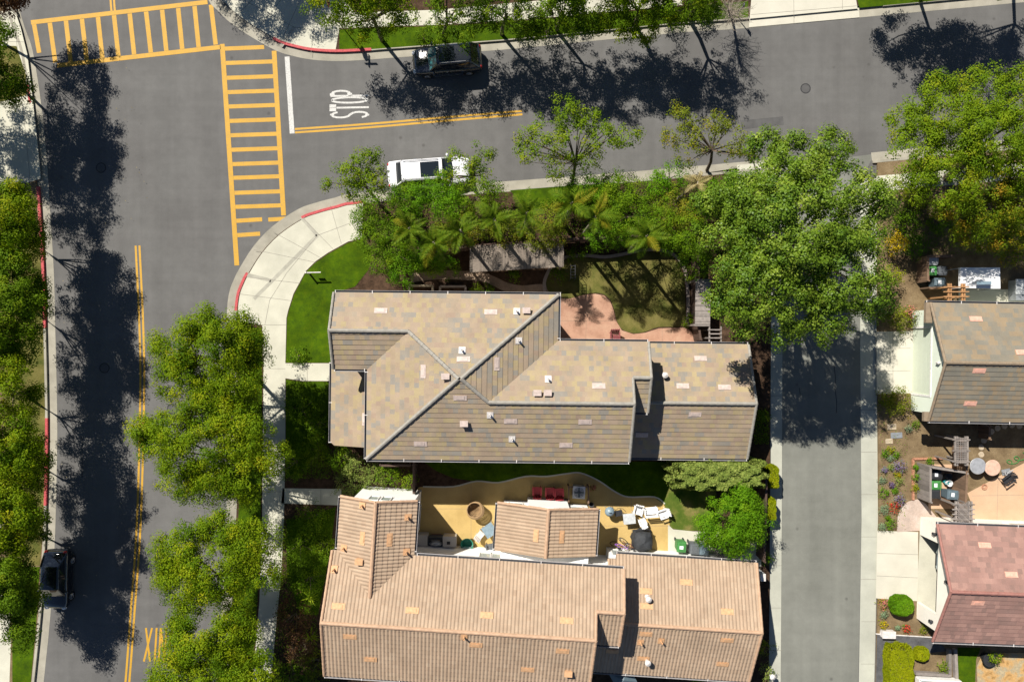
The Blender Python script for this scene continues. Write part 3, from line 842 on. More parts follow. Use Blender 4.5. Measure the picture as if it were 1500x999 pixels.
class House:
    def __init__(s, root, piv, ang, tile, ridge, vent, wave=0, uw=.3, course=.33):
        s.root = root; s.piv = piv; s.ang = radians(ang); s.tile = tile; s.ridge = ridge; s.vent = vent
        s.wave = wave; s.uw = uw; s.course = course
        s.planes = []
    def W(s, x, y, z):
        c, d = cos(s.ang), sin(s.ang)
        return (s.piv[0] + x * c - y * d, s.piv[1] + x * d + y * c, z)
    def Lc(s, X, Y):
        c, d = cos(s.ang), sin(s.ang); X -= s.piv[0]; Y -= s.piv[1]
        return (c * X + d * Y, -d * X + c * Y)
    def roof(s, name, planes, caps=(), gutters=(), rakes=(), label=None):
        mb = MB()
        for i, (poly, f) in enumerate(planes):
            tile_plane(mb, [s.W(x, y, f(x, y)) for x, y in poly], s.course, .025 if not s.wave else .03, s.uw, s.wave, RNG.randint(0, 9999))
            s.planes.append((poly, f))
        r = mb.build(name, [s.tile, M_FASCIA], s.root)
        if caps:
            for a, b in caps:
                cm = MB(); ridge_caps(cm, s.W(*a), s.W(*b))
                cm.build('ridge_cap', s.ridge, r)
        if rakes:
            for a, b in rakes:
                cm = MB(); ridge_caps(cm, s.W(*a), s.W(*b), .09, .34, .045)
                cm.build('rake_tile', s.ridge, r)
        c, d = cos(s.ang), sin(s.ang)
        for a, b, o in gutters:
            g = MB(); gutter(g, s.W(*a), s.W(*b), (o[0] * c - o[1] * d, o[0] * d + o[1] * c))
            g.build('gutter', [M_GUTTER, M_GUTLIP, M_PIPE], r)
        return r
    def hit(s, px, py):
        z = 5
        best = None
        for _ in range(8):
            X, Y, _z = P(px, py, z); x, y = s.Lc(X, Y)
            zz = [f(x, y) for poly, f in s.planes if inside(poly, x, y)]
            if not zz: break
            z = max(zz)
        X, Y, _z = P(px, py, z); x, y = s.Lc(X, Y)
        best = None
        for poly, f in s.planes:
            if inside(poly, x, y) and (best is None or f(x, y) > best[0]): best = (f(x, y), f)
        if best is None: return None
        f = best[1]; e = .01
        gx, gy = (f(x + e, y) - f(x, y)) / e, (f(x, y + e) - f(x, y)) / e
        return x, y, f(x, y), gx, gy
    def vents(s, roofobj, spots, kind):
        """kind: 'flat' louvre tile, 'pipe', 'box'"""
        for sp in spots:
            h = s.hit(sp[0], sp[1])
            if h is None:
                print('vent misses roof', sp); continue
            x, y, z, gx, gy = h
            def pt(dx, dy, dz): return s.W(x + dx, y + dy, z + gx * dx + gy * dy + dz)
            m = MB()
            if kind == 'flat':
                L, Wd = (.40, .16)
                if abs(gx) > abs(gy): L, Wd = Wd, L
                def slab(l, w, z0, z1, mi=0):
                    vs = [pt(a * l, b * w, zz) for zz in (z0, z1) for a, b in ((-1, -1), (1, -1), (1, 1), (-1, 1))]
                    m.add(vs, [(3, 2, 1, 0), (4, 5, 6, 7), (0, 1, 5, 4), (1, 2, 6, 5), (2, 3, 7, 6), (3, 0, 4, 7)], mi)
                top = .05 + s.wave * .8
                slab(L, Wd, -.02, top)
                slab(L * .62, Wd * .62, top, top + .022)
                m.build('roof_vent', s.vent, roofobj)
            elif kind == 'pipe':
                def slab(l, w, z0, z1):
                    vs = [pt(a * l, b * w, zz) for zz in (z0, z1) for a, b in ((-1, -1), (1, -1), (1, 1), (-1, 1))]
                    m.add(vs, [(3, 2, 1, 0), (4, 5, 6, 7), (0, 1, 5, 4), (1, 2, 6, 5), (2, 3, 7, 6), (3, 0, 4, 7)])
                slab(.2, .2, -.01, .06 + s.wave)
                X, Y, Z = pt(0, 0, 0)
                m.lathe([(.07, .03), (.06, .42), (.045, .42), (.045, .38)], X, Y, 10, z=Z)
                m.build('vent_pipe', s.vent if not sp[2:] else M_PIPE, roofobj)
            elif kind == 'cap':
                X, Y, Z = pt(0, 0, 0)
                m.lathe([(.16, 0), (.10, .1), (.10, .42), (.19, .44), (.19, .52), (.05, .6), (0, .61)], X, Y, 12, z=Z)
                m.build('flue_cap', M_PIPE, roofobj)
            else:
                X, Y, Z = pt(0, 0, 0)
                m.box((X, Y, Z + .12), (.42, .3, .28), s.ang, top=(.9, .8))
                m.box((X, Y, Z + .275), (.48, .36, .035), s.ang)
                m.build('roof_vent_box', s.vent, roofobj)
    def box(s, name, x0, x1, y0, y1, z0, z1, mat, parent=None):
        m = MB()
        m.prism([s.W(a, b, 0)[:2] for a, b in ((x0, y0), (x1, y0), (x1, y1), (x0, y1))], z0, z1)
        return m.build(name, mat, parent or s.root)
    def gable(s, m, a, b, f, th, zb):
        """gable wall from a to b (local), top follows f"""
        k = 8
        pts = [(a[0] + (b[0] - a[0]) * i / k, a[1] + (b[1] - a[1]) * i / k) for i in range(k + 1)]
        l = sqrt((b[0] - a[0]) ** 2 + (b[1] - a[1]) ** 2); nx, ny = -(b[1] - a[1]) / l * th, (b[0] - a[0]) / l * th
        vs = []
        for x, y in pts:
            zt = f(x, y)
            vs += [s.W(x, y, zb), s.W(x, y, zt), s.W(x + nx, y + ny, zb), s.W(x + nx, y + ny, zt)]
        fs = []
        for i in range(k):
            j, q = 4 * i, 4 * (i + 1)
            fs += [(j, q, q + 1, j + 1), (j + 2, j + 3, q + 3, q + 2), (j + 1, q + 1, q + 3, j + 3)]
        fs += [(0, 1, 3, 2), (4 * k, 4 * k + 2, 4 * k + 3, 4 * k + 1)]
        m.add(vs, fs)
    def window(s, x, y, z, w, h, face, mat=None):
        """framed window on a wall at local (x, y), facing 'n','s','e','w'"""
        dx, dy = {'n': (0, 1), 's': (0, -1), 'e': (1, 0), 'w': (-1, 0)}[face]
        a = s.ang + (0 if dx == 0 else pi / 2)
        f = MB()
        def bar(ox, oz, bw, bh):
            X, Y, Z = s.W(x + dx * .03 + (ox if dx == 0 else 0), y + dy * .03 + (ox if dy == 0 else 0), z + oz)
            f.box((X, Y, Z), (bw, .08, bh), a)
        bar(0, h / 2, w + .12, .06); bar(0, -h / 2, w + .16, .07); bar(-w / 2, 0, .06, h); bar(w / 2, 0, .06, h)
        fr = f.build('window', M_TRIM, s.root)
        p = MB(); X, Y, Z = s.W(x + dx * .015, y + dy * .015, z)
        p.box((X, Y, Z), (w - .06, .03, h - .06), a)
        p.build('pane', mat or M_GLASS, fr)

def inside(poly, x, y):
    c = False
    n = len(poly)
    for i in range(n):
        a, b = poly[i], poly[(i + 1) % n]
        if (a[1] > y) != (b[1] > y) and x < (b[0] - a[0]) * (y - a[1]) / (b[1] - a[1]) + a[0]: c = not c
    return c

# ---------------------------------------------------------------- corner house, flat multi colour tiles
ra = thing('house', 'large corner house with a multicoloured flat tile roof of hips and gables', 'house', (-1, -2, ZB))
A = House(ra, (-1, -2), -.6, M_TILE_A, M_RIDGE_A, M_VENT_A)
def off(fs):  # house A planes are given in world metres about its pivot
    return lambda x, y: fs(x - 1, y - 2)
def pa(pts): return [(x + 1, y + 2) for x, y in pts]
s_ = .43
fN = off(lambda x, y: 5.5 + s_ * (2.89 - y)); fS = off(lambda x, y: 5.5 + s_ * (y + 7.36))
fW = off(lambda x, y: 5.5 + .38 * (x + 8.94)); fE = off(lambda x, y: 5.5 + .379 * (2.82 - x))
fGS = off(lambda x, y: 5.5 + s_ * (y + 1.83)); fWN = off(lambda x, y: 5.5 + s_ * (.05 - y)); fXS = off(lambda x, y: 5.5 + s_ * (y + 4.31))
pkW, pkE, J, g2 = (-3.13, -2.235), (-2.98, -2.235), (-1.38, -3.655), (-6.27, .53)
def vz(p, f): return (p[0] + 1, p[1] + 2, f(p[0] + 1, p[1] + 2))
roofA = A.roof('roof', [
    (pa([(-11.05, 2.89), (2.82, 2.89), pkE, pkW, g2, (-11.05, .53)]), fN),
    (pa([(-11.05, .53), g2, (-8.94, -1.83), (-11.05, -1.83)]), fGS),
    (pa([(-8.94, -1.83), g2, pkW, (-8.94, -7.36)]), fW),
    (pa([(-8.94, -7.36), pkW, pkE, J, (7.3, -3.655), (7.3, -7.36)]), fS),
    (pa([(2.82, 2.89), (2.82, .05), J, pkE]), fE),
    (pa([(2.82, .05), (8.42, .05), (8.42, -2.13), (7.3, -2.13), (7.3, -3.655), J]), fWN),
    (pa([(7.3, -2.13), (8.42, -2.13), (8.42, -4.31), (7.3, -4.31)]), fXS)],
    caps=[(vz((2.82, 2.89), fN), vz(pkE, fN)), (vz((-8.94, -7.36), fS), vz(pkW, fS)), (vz(pkW, fN), vz(g2, fN)), (vz(pkE, fS), vz(J, fS)),
          (vz(J, fS), vz((7.3, -3.655), fS)), (vz((-11.05, .53), fN), vz(g2, fN)), (vz((7.3, -2.13), fWN), vz((8.42, -2.13), fWN))],
    rakes=[(vz((-11.05, .53), fN), vz((-11.05, 2.89), fN)), (vz((-11.05, .53), fN), vz((-11.05, -1.83), fGS)), (vz((7.3, -3.655), fS), vz((7.3, -7.36), fS)), (vz((7.3, -3.655), fS), vz((7.3, -2.13), fWN)),
           (vz((8.42, -2.13), fWN), vz((8.42, .05), fWN)), (vz((8.42, -2.13), fWN), vz((8.42, -4.31), fXS))],
    gutters=[(vz((-11.0, 2.89), fN), vz((2.98, 2.89), fN), (0, 1)), (vz((2.82, 2.89), fE), vz((2.82, .15), fE), (1, 0)), (vz((2.9, .05), fWN), vz((8.4, .05), fWN), (0, 1)),
             (vz((-8.94, -7.36), fS), vz((7.3, -7.36), fS), (0, -1)), (vz((-8.94, -1.95), fW), vz((-8.94, -7.36), fW), (-1, 0)), (vz((-11.0, -1.83), fGS), vz((-9.05, -1.83), fGS), (0, -1)),
             (vz((7.4, -4.31), fXS), vz((8.4, -4.31), fXS), (0, -1))])
fg1 = off(lambda x, y: 2.8 + .43 * (-.05 - y)); fg2 = off(lambda x, y: 2.8 + .43 * (y + 7.55))
roofAg = A.roof('garage_roof', [(pa([(6.9, -.05), (15.5, -.05), (15.5, -3.8), (6.9, -3.8)]), fg1), (pa([(6.9, -3.8), (15.5, -3.8), (15.5, -7.55), (6.9, -7.55)]), fg2)],
    caps=[(vz((7.0, -3.8), fg1), vz((15.5, -3.8), fg1))],
    rakes=[(vz((15.5, -3.8), fg1), vz((15.5, -.05), fg1)), (vz((15.5, -3.8), fg2), vz((15.5, -7.55), fg2))],
    gutters=[(vz((8.2, -.05), fg1), vz((15.5, -.05), fg1), (0, 1)), (vz((7.0, -7.55), fg2), vz((15.5, -7.55), fg2), (0, -1))])
fp = off(lambda x, y: 2.8 + .34 * (x + 11.85))
roofAp = A.roof('porch_roof', [(pa([(-11.85, -1.45), (-8.35, -1.45), (-8.35, -6.95), (-11.6, -6.95), (-11.85, -6.75)]), fp)], gutters=[(vz((-11.85, -1.5), fp), vz((-11.85, -6.8), fp), (-1, 0))])
m = MB()
wa = lambda pts: [A.W(x + 1, y + 2, 0)[:2] for x, y in pts]
m.prism(wa([(-10.6, 2.4), (2.35, 2.4), (2.35, -.4), (8.1, -.4), (8.1, -3.85), (7.0, -3.85), (7.0, -6.9), (-8.4, -6.9), (-8.4, -1.35), (-10.6, -1.35)]), ZB, 5.6)
m.prism(wa([(8.1, -.45), (15.1, -.45), (15.1, -7.1), (7.0, -7.1), (7.0, -6.9), (7.0, -3.85), (8.1, -3.85)]), ZB, 2.85)
A.gable(m, (16.1 - .2, 1.55), (16.1 - .2, -5.1), lambda x, y: min(fg1(x, y), fg2(x, y)) - .12, .2, 2.8)
A.gable(m, (-9.6, -.6 + .05 + 1.2), (-9.6, 4.4), lambda x, y: min(fN(x, y), fGS(x, y)) - .12, .2, 5.5)
A.gable(m, (7.98, -4.9), (7.98, 1.6), lambda x, y: min(fWN(x, y), fS(x, y)) - .12, .2, 5.5)
A.gable(m, (9.08, -1.85), (9.08, 1.6), lambda x, y: min(fWN(x, y), fXS(x, y)) - .12, .2, 5.5)
m.build('wall', M_WALL_A, ra)
for x, y in ((-11.45, -1.7), (-11.45, -4.2), (-11.45, -6.6)):
    m = MB(); m.box((*A.W(x + 1, y + 2, 0)[:2], 1.45), (.3, .3, 2.65), A.ang); m.build('porch_post', M_WALL_A, ra)
A.vents(roofA, [(558, 455), (719, 457), (679, 526), (620, 544), (728, 533), (674, 583), (748, 617), (616, 650), (857, 618), (829, 652), (877, 565)], 'flat')
A.vents(roofA, [(757, 456, 1), (677, 513, 1), (760, 499, 1), (803, 555, 1), (718, 608, 1), (750, 643, 1)], 'pipe')
A.vents(roofA, [(771, 455), (653, 551), (787, 575), (802, 575), (680, 620)], 'box')
A.vents(roofAg, [(1026, 525), (1000, 565), (1061, 567), (1018, 607), (940, 637)], 'flat')
A.vents(roofAg, [(972, 549)], 'cap')
A.vents(roofAp, [(534, 614)], 'flat')
for x in (-7.5, -3.2, .6): A.window(x + 1, 4.4, 4.2, 1.3, 1.2, 'n')
A.window(5.6 + 1, 1.6, 1.3, 1.8, 1.9, 'n'); A.window(-9.4, .6 + 2, 4.2, 1.2, 1.2, 'w') if False else A.window(-9.6, 2.6, 4.2, 1.2, 1.2, 'w')
for x in (-6, -1, 4): A.window(x + 1, -4.9, 4.2, 1.3, 1.2, 's')
A.window(-7.4, -2.6, 1.4, 1.3, 1.5, 'w')
A.box('front_door', -7.47, -7.38, -1.6, -.6, ZB, 2.25, M_WOODD)
A.box('garage_door', 16.08, 16.16, -4.2, .7, ZB, 2.3, M_TRIM)
m = MB(); m.tube([A.W(9.5, 1.95, 5.45), A.W(9.5, 1.6, 5.1), A.W(9.5, 1.5, 4.6), A.W(9.5, 1.5, 3.4)], .055, 8); m.build('downspout', M_PIPE, ra)

# ---------------------------------------------------------------- neighbouring house, barrel tiles, white walls
Ox, Oy, _ = P(700, 819, 5.5)
rb = thing('house', 'white walled house with a long terracotta barrel tile roof and courtyard', 'house', (Ox, Oy, ZB))
B = House(rb, (Ox, Oy), -3.7, M_TILE_B, M_RIDGE_B, M_VENT_B, wave=.034, uw=.225, course=.33)
s_b = .416
bN = lambda x, y: 5.5 - s_b * y
bS = lambda x, y: 5.5 + s_b * (y + 7.75)
RB = -3.85
bw1 = lambda x, y: 5.5 + .42 * (x + 8.7); bw2 = lambda x, y: 5.5 + .42 * (-3.95 - x)
bx = lambda x, y: 5.5 + s_b * (y + 4.75)
RX = -2.375; zr = bw1(-6.325, 0); wv = -(zr - 5.5) / s_b
def v3(x, y, f): return (x, y, f(x, y))
roofB = B.roof('roof', [
    ([(-9.0, 0), (-8.7, 0), (-6.325, wv), (-3.95, 0), (9.05, 0), (9.05, RX), (7.35, RX), (7.35, RB), (-9.0, RB)], bN),
    ([(-9.0, RB), (7.35, RB), (7.35, -7.75), (-9.0, -7.75)], bS),
    ([(-8.7, 3.35), (-6.325, 3.35), (-6.325, wv), (-8.7, 0)], bw1),
    ([(-6.325, 3.35), (-3.95, 3.35), (-3.95, 0), (-6.325, wv)], bw2),
    ([(7.35, RX), (9.05, RX), (9.05, -4.75), (7.35, -4.75)], bx)],
    caps=[(v3(-9, RB, bN), v3(7.35, RB, bN)), ((-6.325, 3.35, zr), (-6.325, wv, zr)), (v3(7.35, RX, bN), v3(9.05, RX, bN))],
    rakes=[(v3(-9, 0, bN), v3(-9, RB, bN)), (v3(-9, RB, bS), v3(-9, -7.75, bS)), (v3(7.35, RX, bN), v3(7.35, RB, bN)), (v3(7.35, RB, bS), v3(7.35, -7.75, bS)), (v3(9.05, 0, bN), v3(9.05, RX, bN)), (v3(9.05, RX, bx), v3(9.05, -4.75, bx)),
           ((-8.7, 3.35, 5.5), (-6.325, 3.35, zr)), ((-6.325, 3.35, zr), (-3.95, 3.35, 5.5))],
    gutters=[(v3(-3.8, 0, bN), v3(9.05, 0, bN), (0, 1)), (v3(-8.7, 3.35, bw1), v3(-8.7, .1, bw1), (-1, 0)), (v3(-3.95, 3.35, bw2), v3(-3.95, .2, bw2), (1, 0)), (v3(-9, -7.75, bS), v3(7.3, -7.75, bS), (0, -1)), (v3(7.5, -4.75, bx), v3(9.05, -4.75, bx), (0, -1))])
ng1 = lambda x, y: 2.9 + .31 * (x - .98); ng2 = lambda x, y: 2.9 + .31 * (7.58 - x)
roofBn = B.roof('nook_roof', [([(.98, 2.97), (4.28, 2.97), (4.28, -.16), (.98, -.16)], ng1), ([(4.28, 2.97), (7.58, 2.97), (7.58, -.16), (4.28, -.16)], ng2)],
    caps=[((4.28, 2.97, ng1(4.28, 0)), (4.28, -.16, ng1(4.28, 0)))], rakes=[((.98, 2.97, 2.9), (4.28, 2.97, ng1(4.28, 0))), ((4.28, 2.97, ng1(4.28, 0)), (7.58, 2.97, 2.9))],
    gutters=[((.98, 2.95, 2.9), (.98, -.12, 2.9), (-1, 0)), ((7.58, 2.95, 2.9), (7.58, -.12, 2.9), (1, 0))])
bg1 = lambda x, y: 2.8 + .43 * (.1 - y); bg2 = lambda x, y: 2.8 + .43 * (y + 7.7)
roofBg = B.roof('garage_roof', [([(8.45, -.22), (8.95, -.22), (8.95, .1), (18.2, .1), (18.2, -3.8), (7.0, -3.8), (7.0, -.98), (8.45, -.98)], bg1), ([(7.0, -3.8), (18.2, -3.8), (18.2, -7.7), (7.0, -7.7)], bg2)],
    caps=[(v3(7.2, -3.8, bg1), v3(18.2, -3.8, bg1))], rakes=[(v3(18.2, .1, bg1), v3(18.2, -3.8, bg1)), (v3(18.2, -3.8, bg2), v3(18.2, -7.7, bg2)), (v3(8.48, -.22, bg1), v3(8.48, -1, bg1))],
    gutters=[(v3(8.95, .1, bg1), v3(18.2, .1, bg1), (0, 1)), (v3(7.4, -7.7, bg2), v3(18.2, -7.7, bg2), (0, -1))])
m = MB()
wb = lambda pts: [B.W(x, y, 0)[:2] for x, y in pts]
m.prism(wb([(-8.3, 2.86), (-4.38, 2.86), (-4.38, -.85), (8.7, -.85), (8.7, -4.3), (7.0, -4.3), (7.0, -7.2), (-8.6, -7.2), (-8.6, -.4), (-8.3, -.4)]), ZB, 5.52)
m.prism(wb([(1.4, 2.56), (7.15, 2.56), (7.15, -.84), (1.4, -.84)]), ZB, 2.86)
m.prism(wb([(8.7, -.28), (17.8, -.28), (17.8, -7.25), (7.0, -7.25), (7.0, -4.3), (8.7, -4.3)]), ZB, 2.82)
B.gable(m, (-4.38, 2.66), (-8.3, 2.66), lambda x, y: min(bw1(x, y), bw2(x, y)) - .12, -.2, 5.5)
B.gable(m, (7.15, 2.36), (1.4, 2.36), lambda x, y: min(ng1(x, y), ng2(x, y)) - .12, -.2, 2.88)
B.gable(m, (-8.6, -.4), (-8.6, -7.2), lambda x, y: min(bN(x, y), bS(x, y)) - .12, .2, 5.5)
B.gable(m, (7.0, -7.2), (7.0, -1.0), lambda x, y: min(bN(x, y), bS(x, y)) - .12, .2, 5.5)
B.gable(m, (8.7, -4.3), (8.7, -1.0), lambda x, y: min(bN(x, y), bx(x, y)) - .12, .2, 5.5)
B.gable(m, (17.8, -7.25), (17.8, -.28), lambda x, y: min(bg1(x, y), bg2(x, y)) - .12, .2, 2.8)
m.build('wall', M_WALL_B, rb)
B.box('chimney', 3.02, 5.72, 2.56, 2.86, ZB, 2.95, M_WALL_B)
for x in (.35, 1.2): B.window(x, -.85, 2.0, .74, 1.1, 'n')
for x in (6.15, 7.05): B.window(x, -.85, 3.45, .74, .8, 'n')
B.window(9.4, -.28, 1.4, 1.0, 1.3, 'n')
B.window(2.2, 2.56, 1.55, .95, 1.1, 'n'); B.window(6.35, 2.56, 1.55, .8, 1.1, 'n')
for x in (-7.0, -6.2): B.window(x, 2.86, 3.6, .6, 1.1, 'n')
B.window(-4.38, 1.0, 1.3, 1.6, 2.0, 'e')
for y in (-2.5, -5.2): B.window(-8.6, y, 4.2, 1.2, 1.2, 'w')
for x in (-5, 0, 4.5): B.window(x, -7.2, 4.2, 1.3, 1.2, 's')
B.box('garage_door', 17.8, 17.87, -6.2, -1.3, ZB, 2.3, M_TRIM)
B.vents(roofB, [(496, 887), (604, 893), (713, 900), (513, 932), (543, 965), (697, 944), (773, 980), (531, 788), (571, 790), (830, 908), (824, 953)], 'flat')
B.vents(roofBn, [(785, 784), (823, 786)], 'flat')
B.vents(roofBg, [(1005, 852), (1065, 895), (946, 865), (947, 887), (946, 928), (1065, 937), (1058, 972), (897, 953), (942, 964)], 'flat')
B.vents(roofB, [(531, 740), (598, 757), (504, 802), (596, 808), (490, 833), (680, 932)], 'pipe')
B.vents(roofB, [(527, 821), (832, 984)], 'box')
B.vents(roofBg, [(938, 940), (968, 938)], 'pipe')
B.vents(roofBg, [(948, 874), (947, 966)], 'cap')

# ---------------------------------------------------------------- houses across the alley
rc = thing('house', 'house with a brown and grey flat tile roof and pale green garage front', 'house', (27.8, -1.4, ZB))
Cc = House(rc, (27.4, -1.36), -1.0, M_TILE_C, M_RIDGE_C, M_VENT_D)
c1 = lambda x, y: 2.8 + .43 * (3.87 - y); c2 = lambda x, y: 2.8 + .43 * (3.87 + y)
roofC = Cc.roof('roof', [([(0, 3.87), (16, 3.87), (16, 0), (0, 0)], c1), ([(0, 0), (16, 0), (16, -3.87), (0, -3.87)], c2),],
    caps=[((0, 0, c1(0, 0)), (16, 0, c1(0, 0)))], rakes=[((0, 0, c1(0, 0)), (0, 3.87, 2.8)), ((0, 0, c1(0, 0)), (0, -3.87, 2.8))],
    gutters=[((-.3, 3.87, 2.8), (16, 3.87, 2.8), (0, 1)), ((0, -3.87, 2.8), (16, -3.87, 2.8), (0, -1))])
for y0, y1 in ((2.55, 3.9), (-3.9, -3.3)):
    m = MB(); m.prism([Cc.W(a, b, 0)[:2] for a, b in ((-.3, y0), (.12, y0), (.12, y1), (-.3, y1))], 2.62, 2.86)
    m.build('eave_return', M_RIDGE_C, roofC)
m = MB()
def front(Hs, m, wall_x, y0, y1, d0, d1, dz, f, th=.25):
    W2 = lambda pts: [Hs.W(a, b, 0)[:2] for a, b in pts]
    m.prism(W2([(wall_x, d1), (wall_x + th, d1), (wall_x + th, y1), (wall_x, y1)]), ZB, 2.8)
    m.prism(W2([(wall_x, y0), (wall_x + th, y0), (wall_x + th, d0), (wall_x, d0)]), ZB, 2.8)
    m.prism(W2([(wall_x, d0), (wall_x + th, d0), (wall_x + th, d1), (wall_x, d1)]), dz, 2.8)
    Hs.gable(m, (wall_x, y1), (wall_x, y0), f, th, 2.8)
    m.prism(W2([(wall_x + th, y1 - .25), (16, y1 - .25), (16, y1), (wall_x + th, y1)]), ZB, 2.82)
    m.prism(W2([(wall_x + th, y0), (16, y0), (16, y0 + .25), (wall_x + th, y0 + .25)]), ZB, 2.82)
    m.prism(W2([(15.75, y0 + .25), (16, y0 + .25), (16, y1 - .25), (15.75, y1 - .25)]), ZB, 2.82)
front(Cc, m, .4, -3.45, 3.45, -2.25, 2.25, 2.3, lambda x, y: min(c1(x, y), c2(x, y)) - .12)
m.build('wall', M_WALL_C, rc)
gd = MB()
for i in range(4):
    z0 = ZB + i * .54
    gd.prism([Cc.W(a, b, 0)[:2] for a, b in ((.46, -2.25), (.52, -2.25), (.52, 2.25), (.46, 2.25))], z0, z0 + .53)
    for k in range(0):
        yy = -1.7 + k * 1.13
        gd.prism([Cc.W(a, b, 0)[:2] for a, b in ((.44, yy - .42), (.46, yy - .42), (.46, yy + .42), (.44, yy + .42))], z0 + .1, z0 + .43)
gd.build('garage_door', M_DOORG, rc)
m = MB()
for y in (-2.3, 2.3): m.prism([Cc.W(a, b, 0)[:2] for a, b in ((.37, y - .07), (.4, y - .07), (.4, y + .07), (.37, y + .07))], ZB, 2.4)
m.prism([Cc.W(a, b, 0)[:2] for a, b in ((.37, -2.23), (.4, -2.23), (.4, 2.23), (.37, 2.23))], 2.28, 2.42)
m.build('door_trim', M_TRIM, rc)
def lantern(Hs, x, y, z, parent):
    m = MB(); X, Y, Z = Hs.W(x, y, z)
    m.box((X + .06, Y, Z), (.1, .14, .2), Hs.ang); m.lathe([(.05, -.2), (.09, -.16), (.09, .06), (.12, .08), (.02, .2)], X - .08, Y, 8, z=Z)
    m.build('wall_lamp', M_BLK if Hs is not Cc else M_PIPE, parent)
lantern(Cc, .38, -.05, 3.3, rc)
Cc.vents(roofC, [(1429, 467), (1497, 516), (1434, 543), (1421, 591)], 'flat')

rd = thing('house', 'house with a pinkish red tile roof, cream walls and an open garage', 'house', (28.2, -15.8, ZB))
D = House(rd, (27.75, -15.85), -2.2, M_TILE_D, M_RIDGE_D, M_VENT_D)
d1 = lambda x, y: 2.8 + .43 * (3.85 - y); d2 = lambda x, y: 2.8 + .43 * (3.85 + y)
roofD = D.roof('roof', [([(0, 3.85), (16, 3.85), (16, 0), (0, 0)], d1), ([(0, 0), (16, 0), (16, -3.85), (0, -3.85)], d2)],
    caps=[((0, 0, d1(0, 0)), (16, 0, d1(0, 0)))], rakes=[((0, 0, d1(0, 0)), (0, 3.85, 2.8)), ((0, 0, d1(0, 0)), (0, -3.85, 2.8))],
    gutters=[((0, 3.85, 2.8), (16, 3.85, 2.8), (0, 1)), ((0, -3.85, 2.8), (16, -3.85, 2.8), (0, -1))])
m = MB()
front(D, m, .52, -3.4, 3.66, -2.28, 2.42, 2.25, lambda x, y: min(d1(x, y), d2(x, y)) - .12)
m.build('wall', M_WALL_D, rd)
m = MB(); m.prism([D.W(a, b, 0)[:2] for a, b in ((.5, -3.15), (15.7, -3.15), (15.7, 3.4), (.5, 3.4))], ZB - .02, ZB + .02)
m.build('garage_floor', M_CONC, rd)
lantern(D, .5, 2.95, 1.9, rd); lantern(D, .5, -2.9, 1.9, rd); lantern(D, .5, .25, 3.4, rd)
D.vents(roofD, [(1442, 798), (1481, 841), (1432, 883)], 'flat')
D.window(6.5, 3.66, 1.5, 1.6, 1.1, 'n')
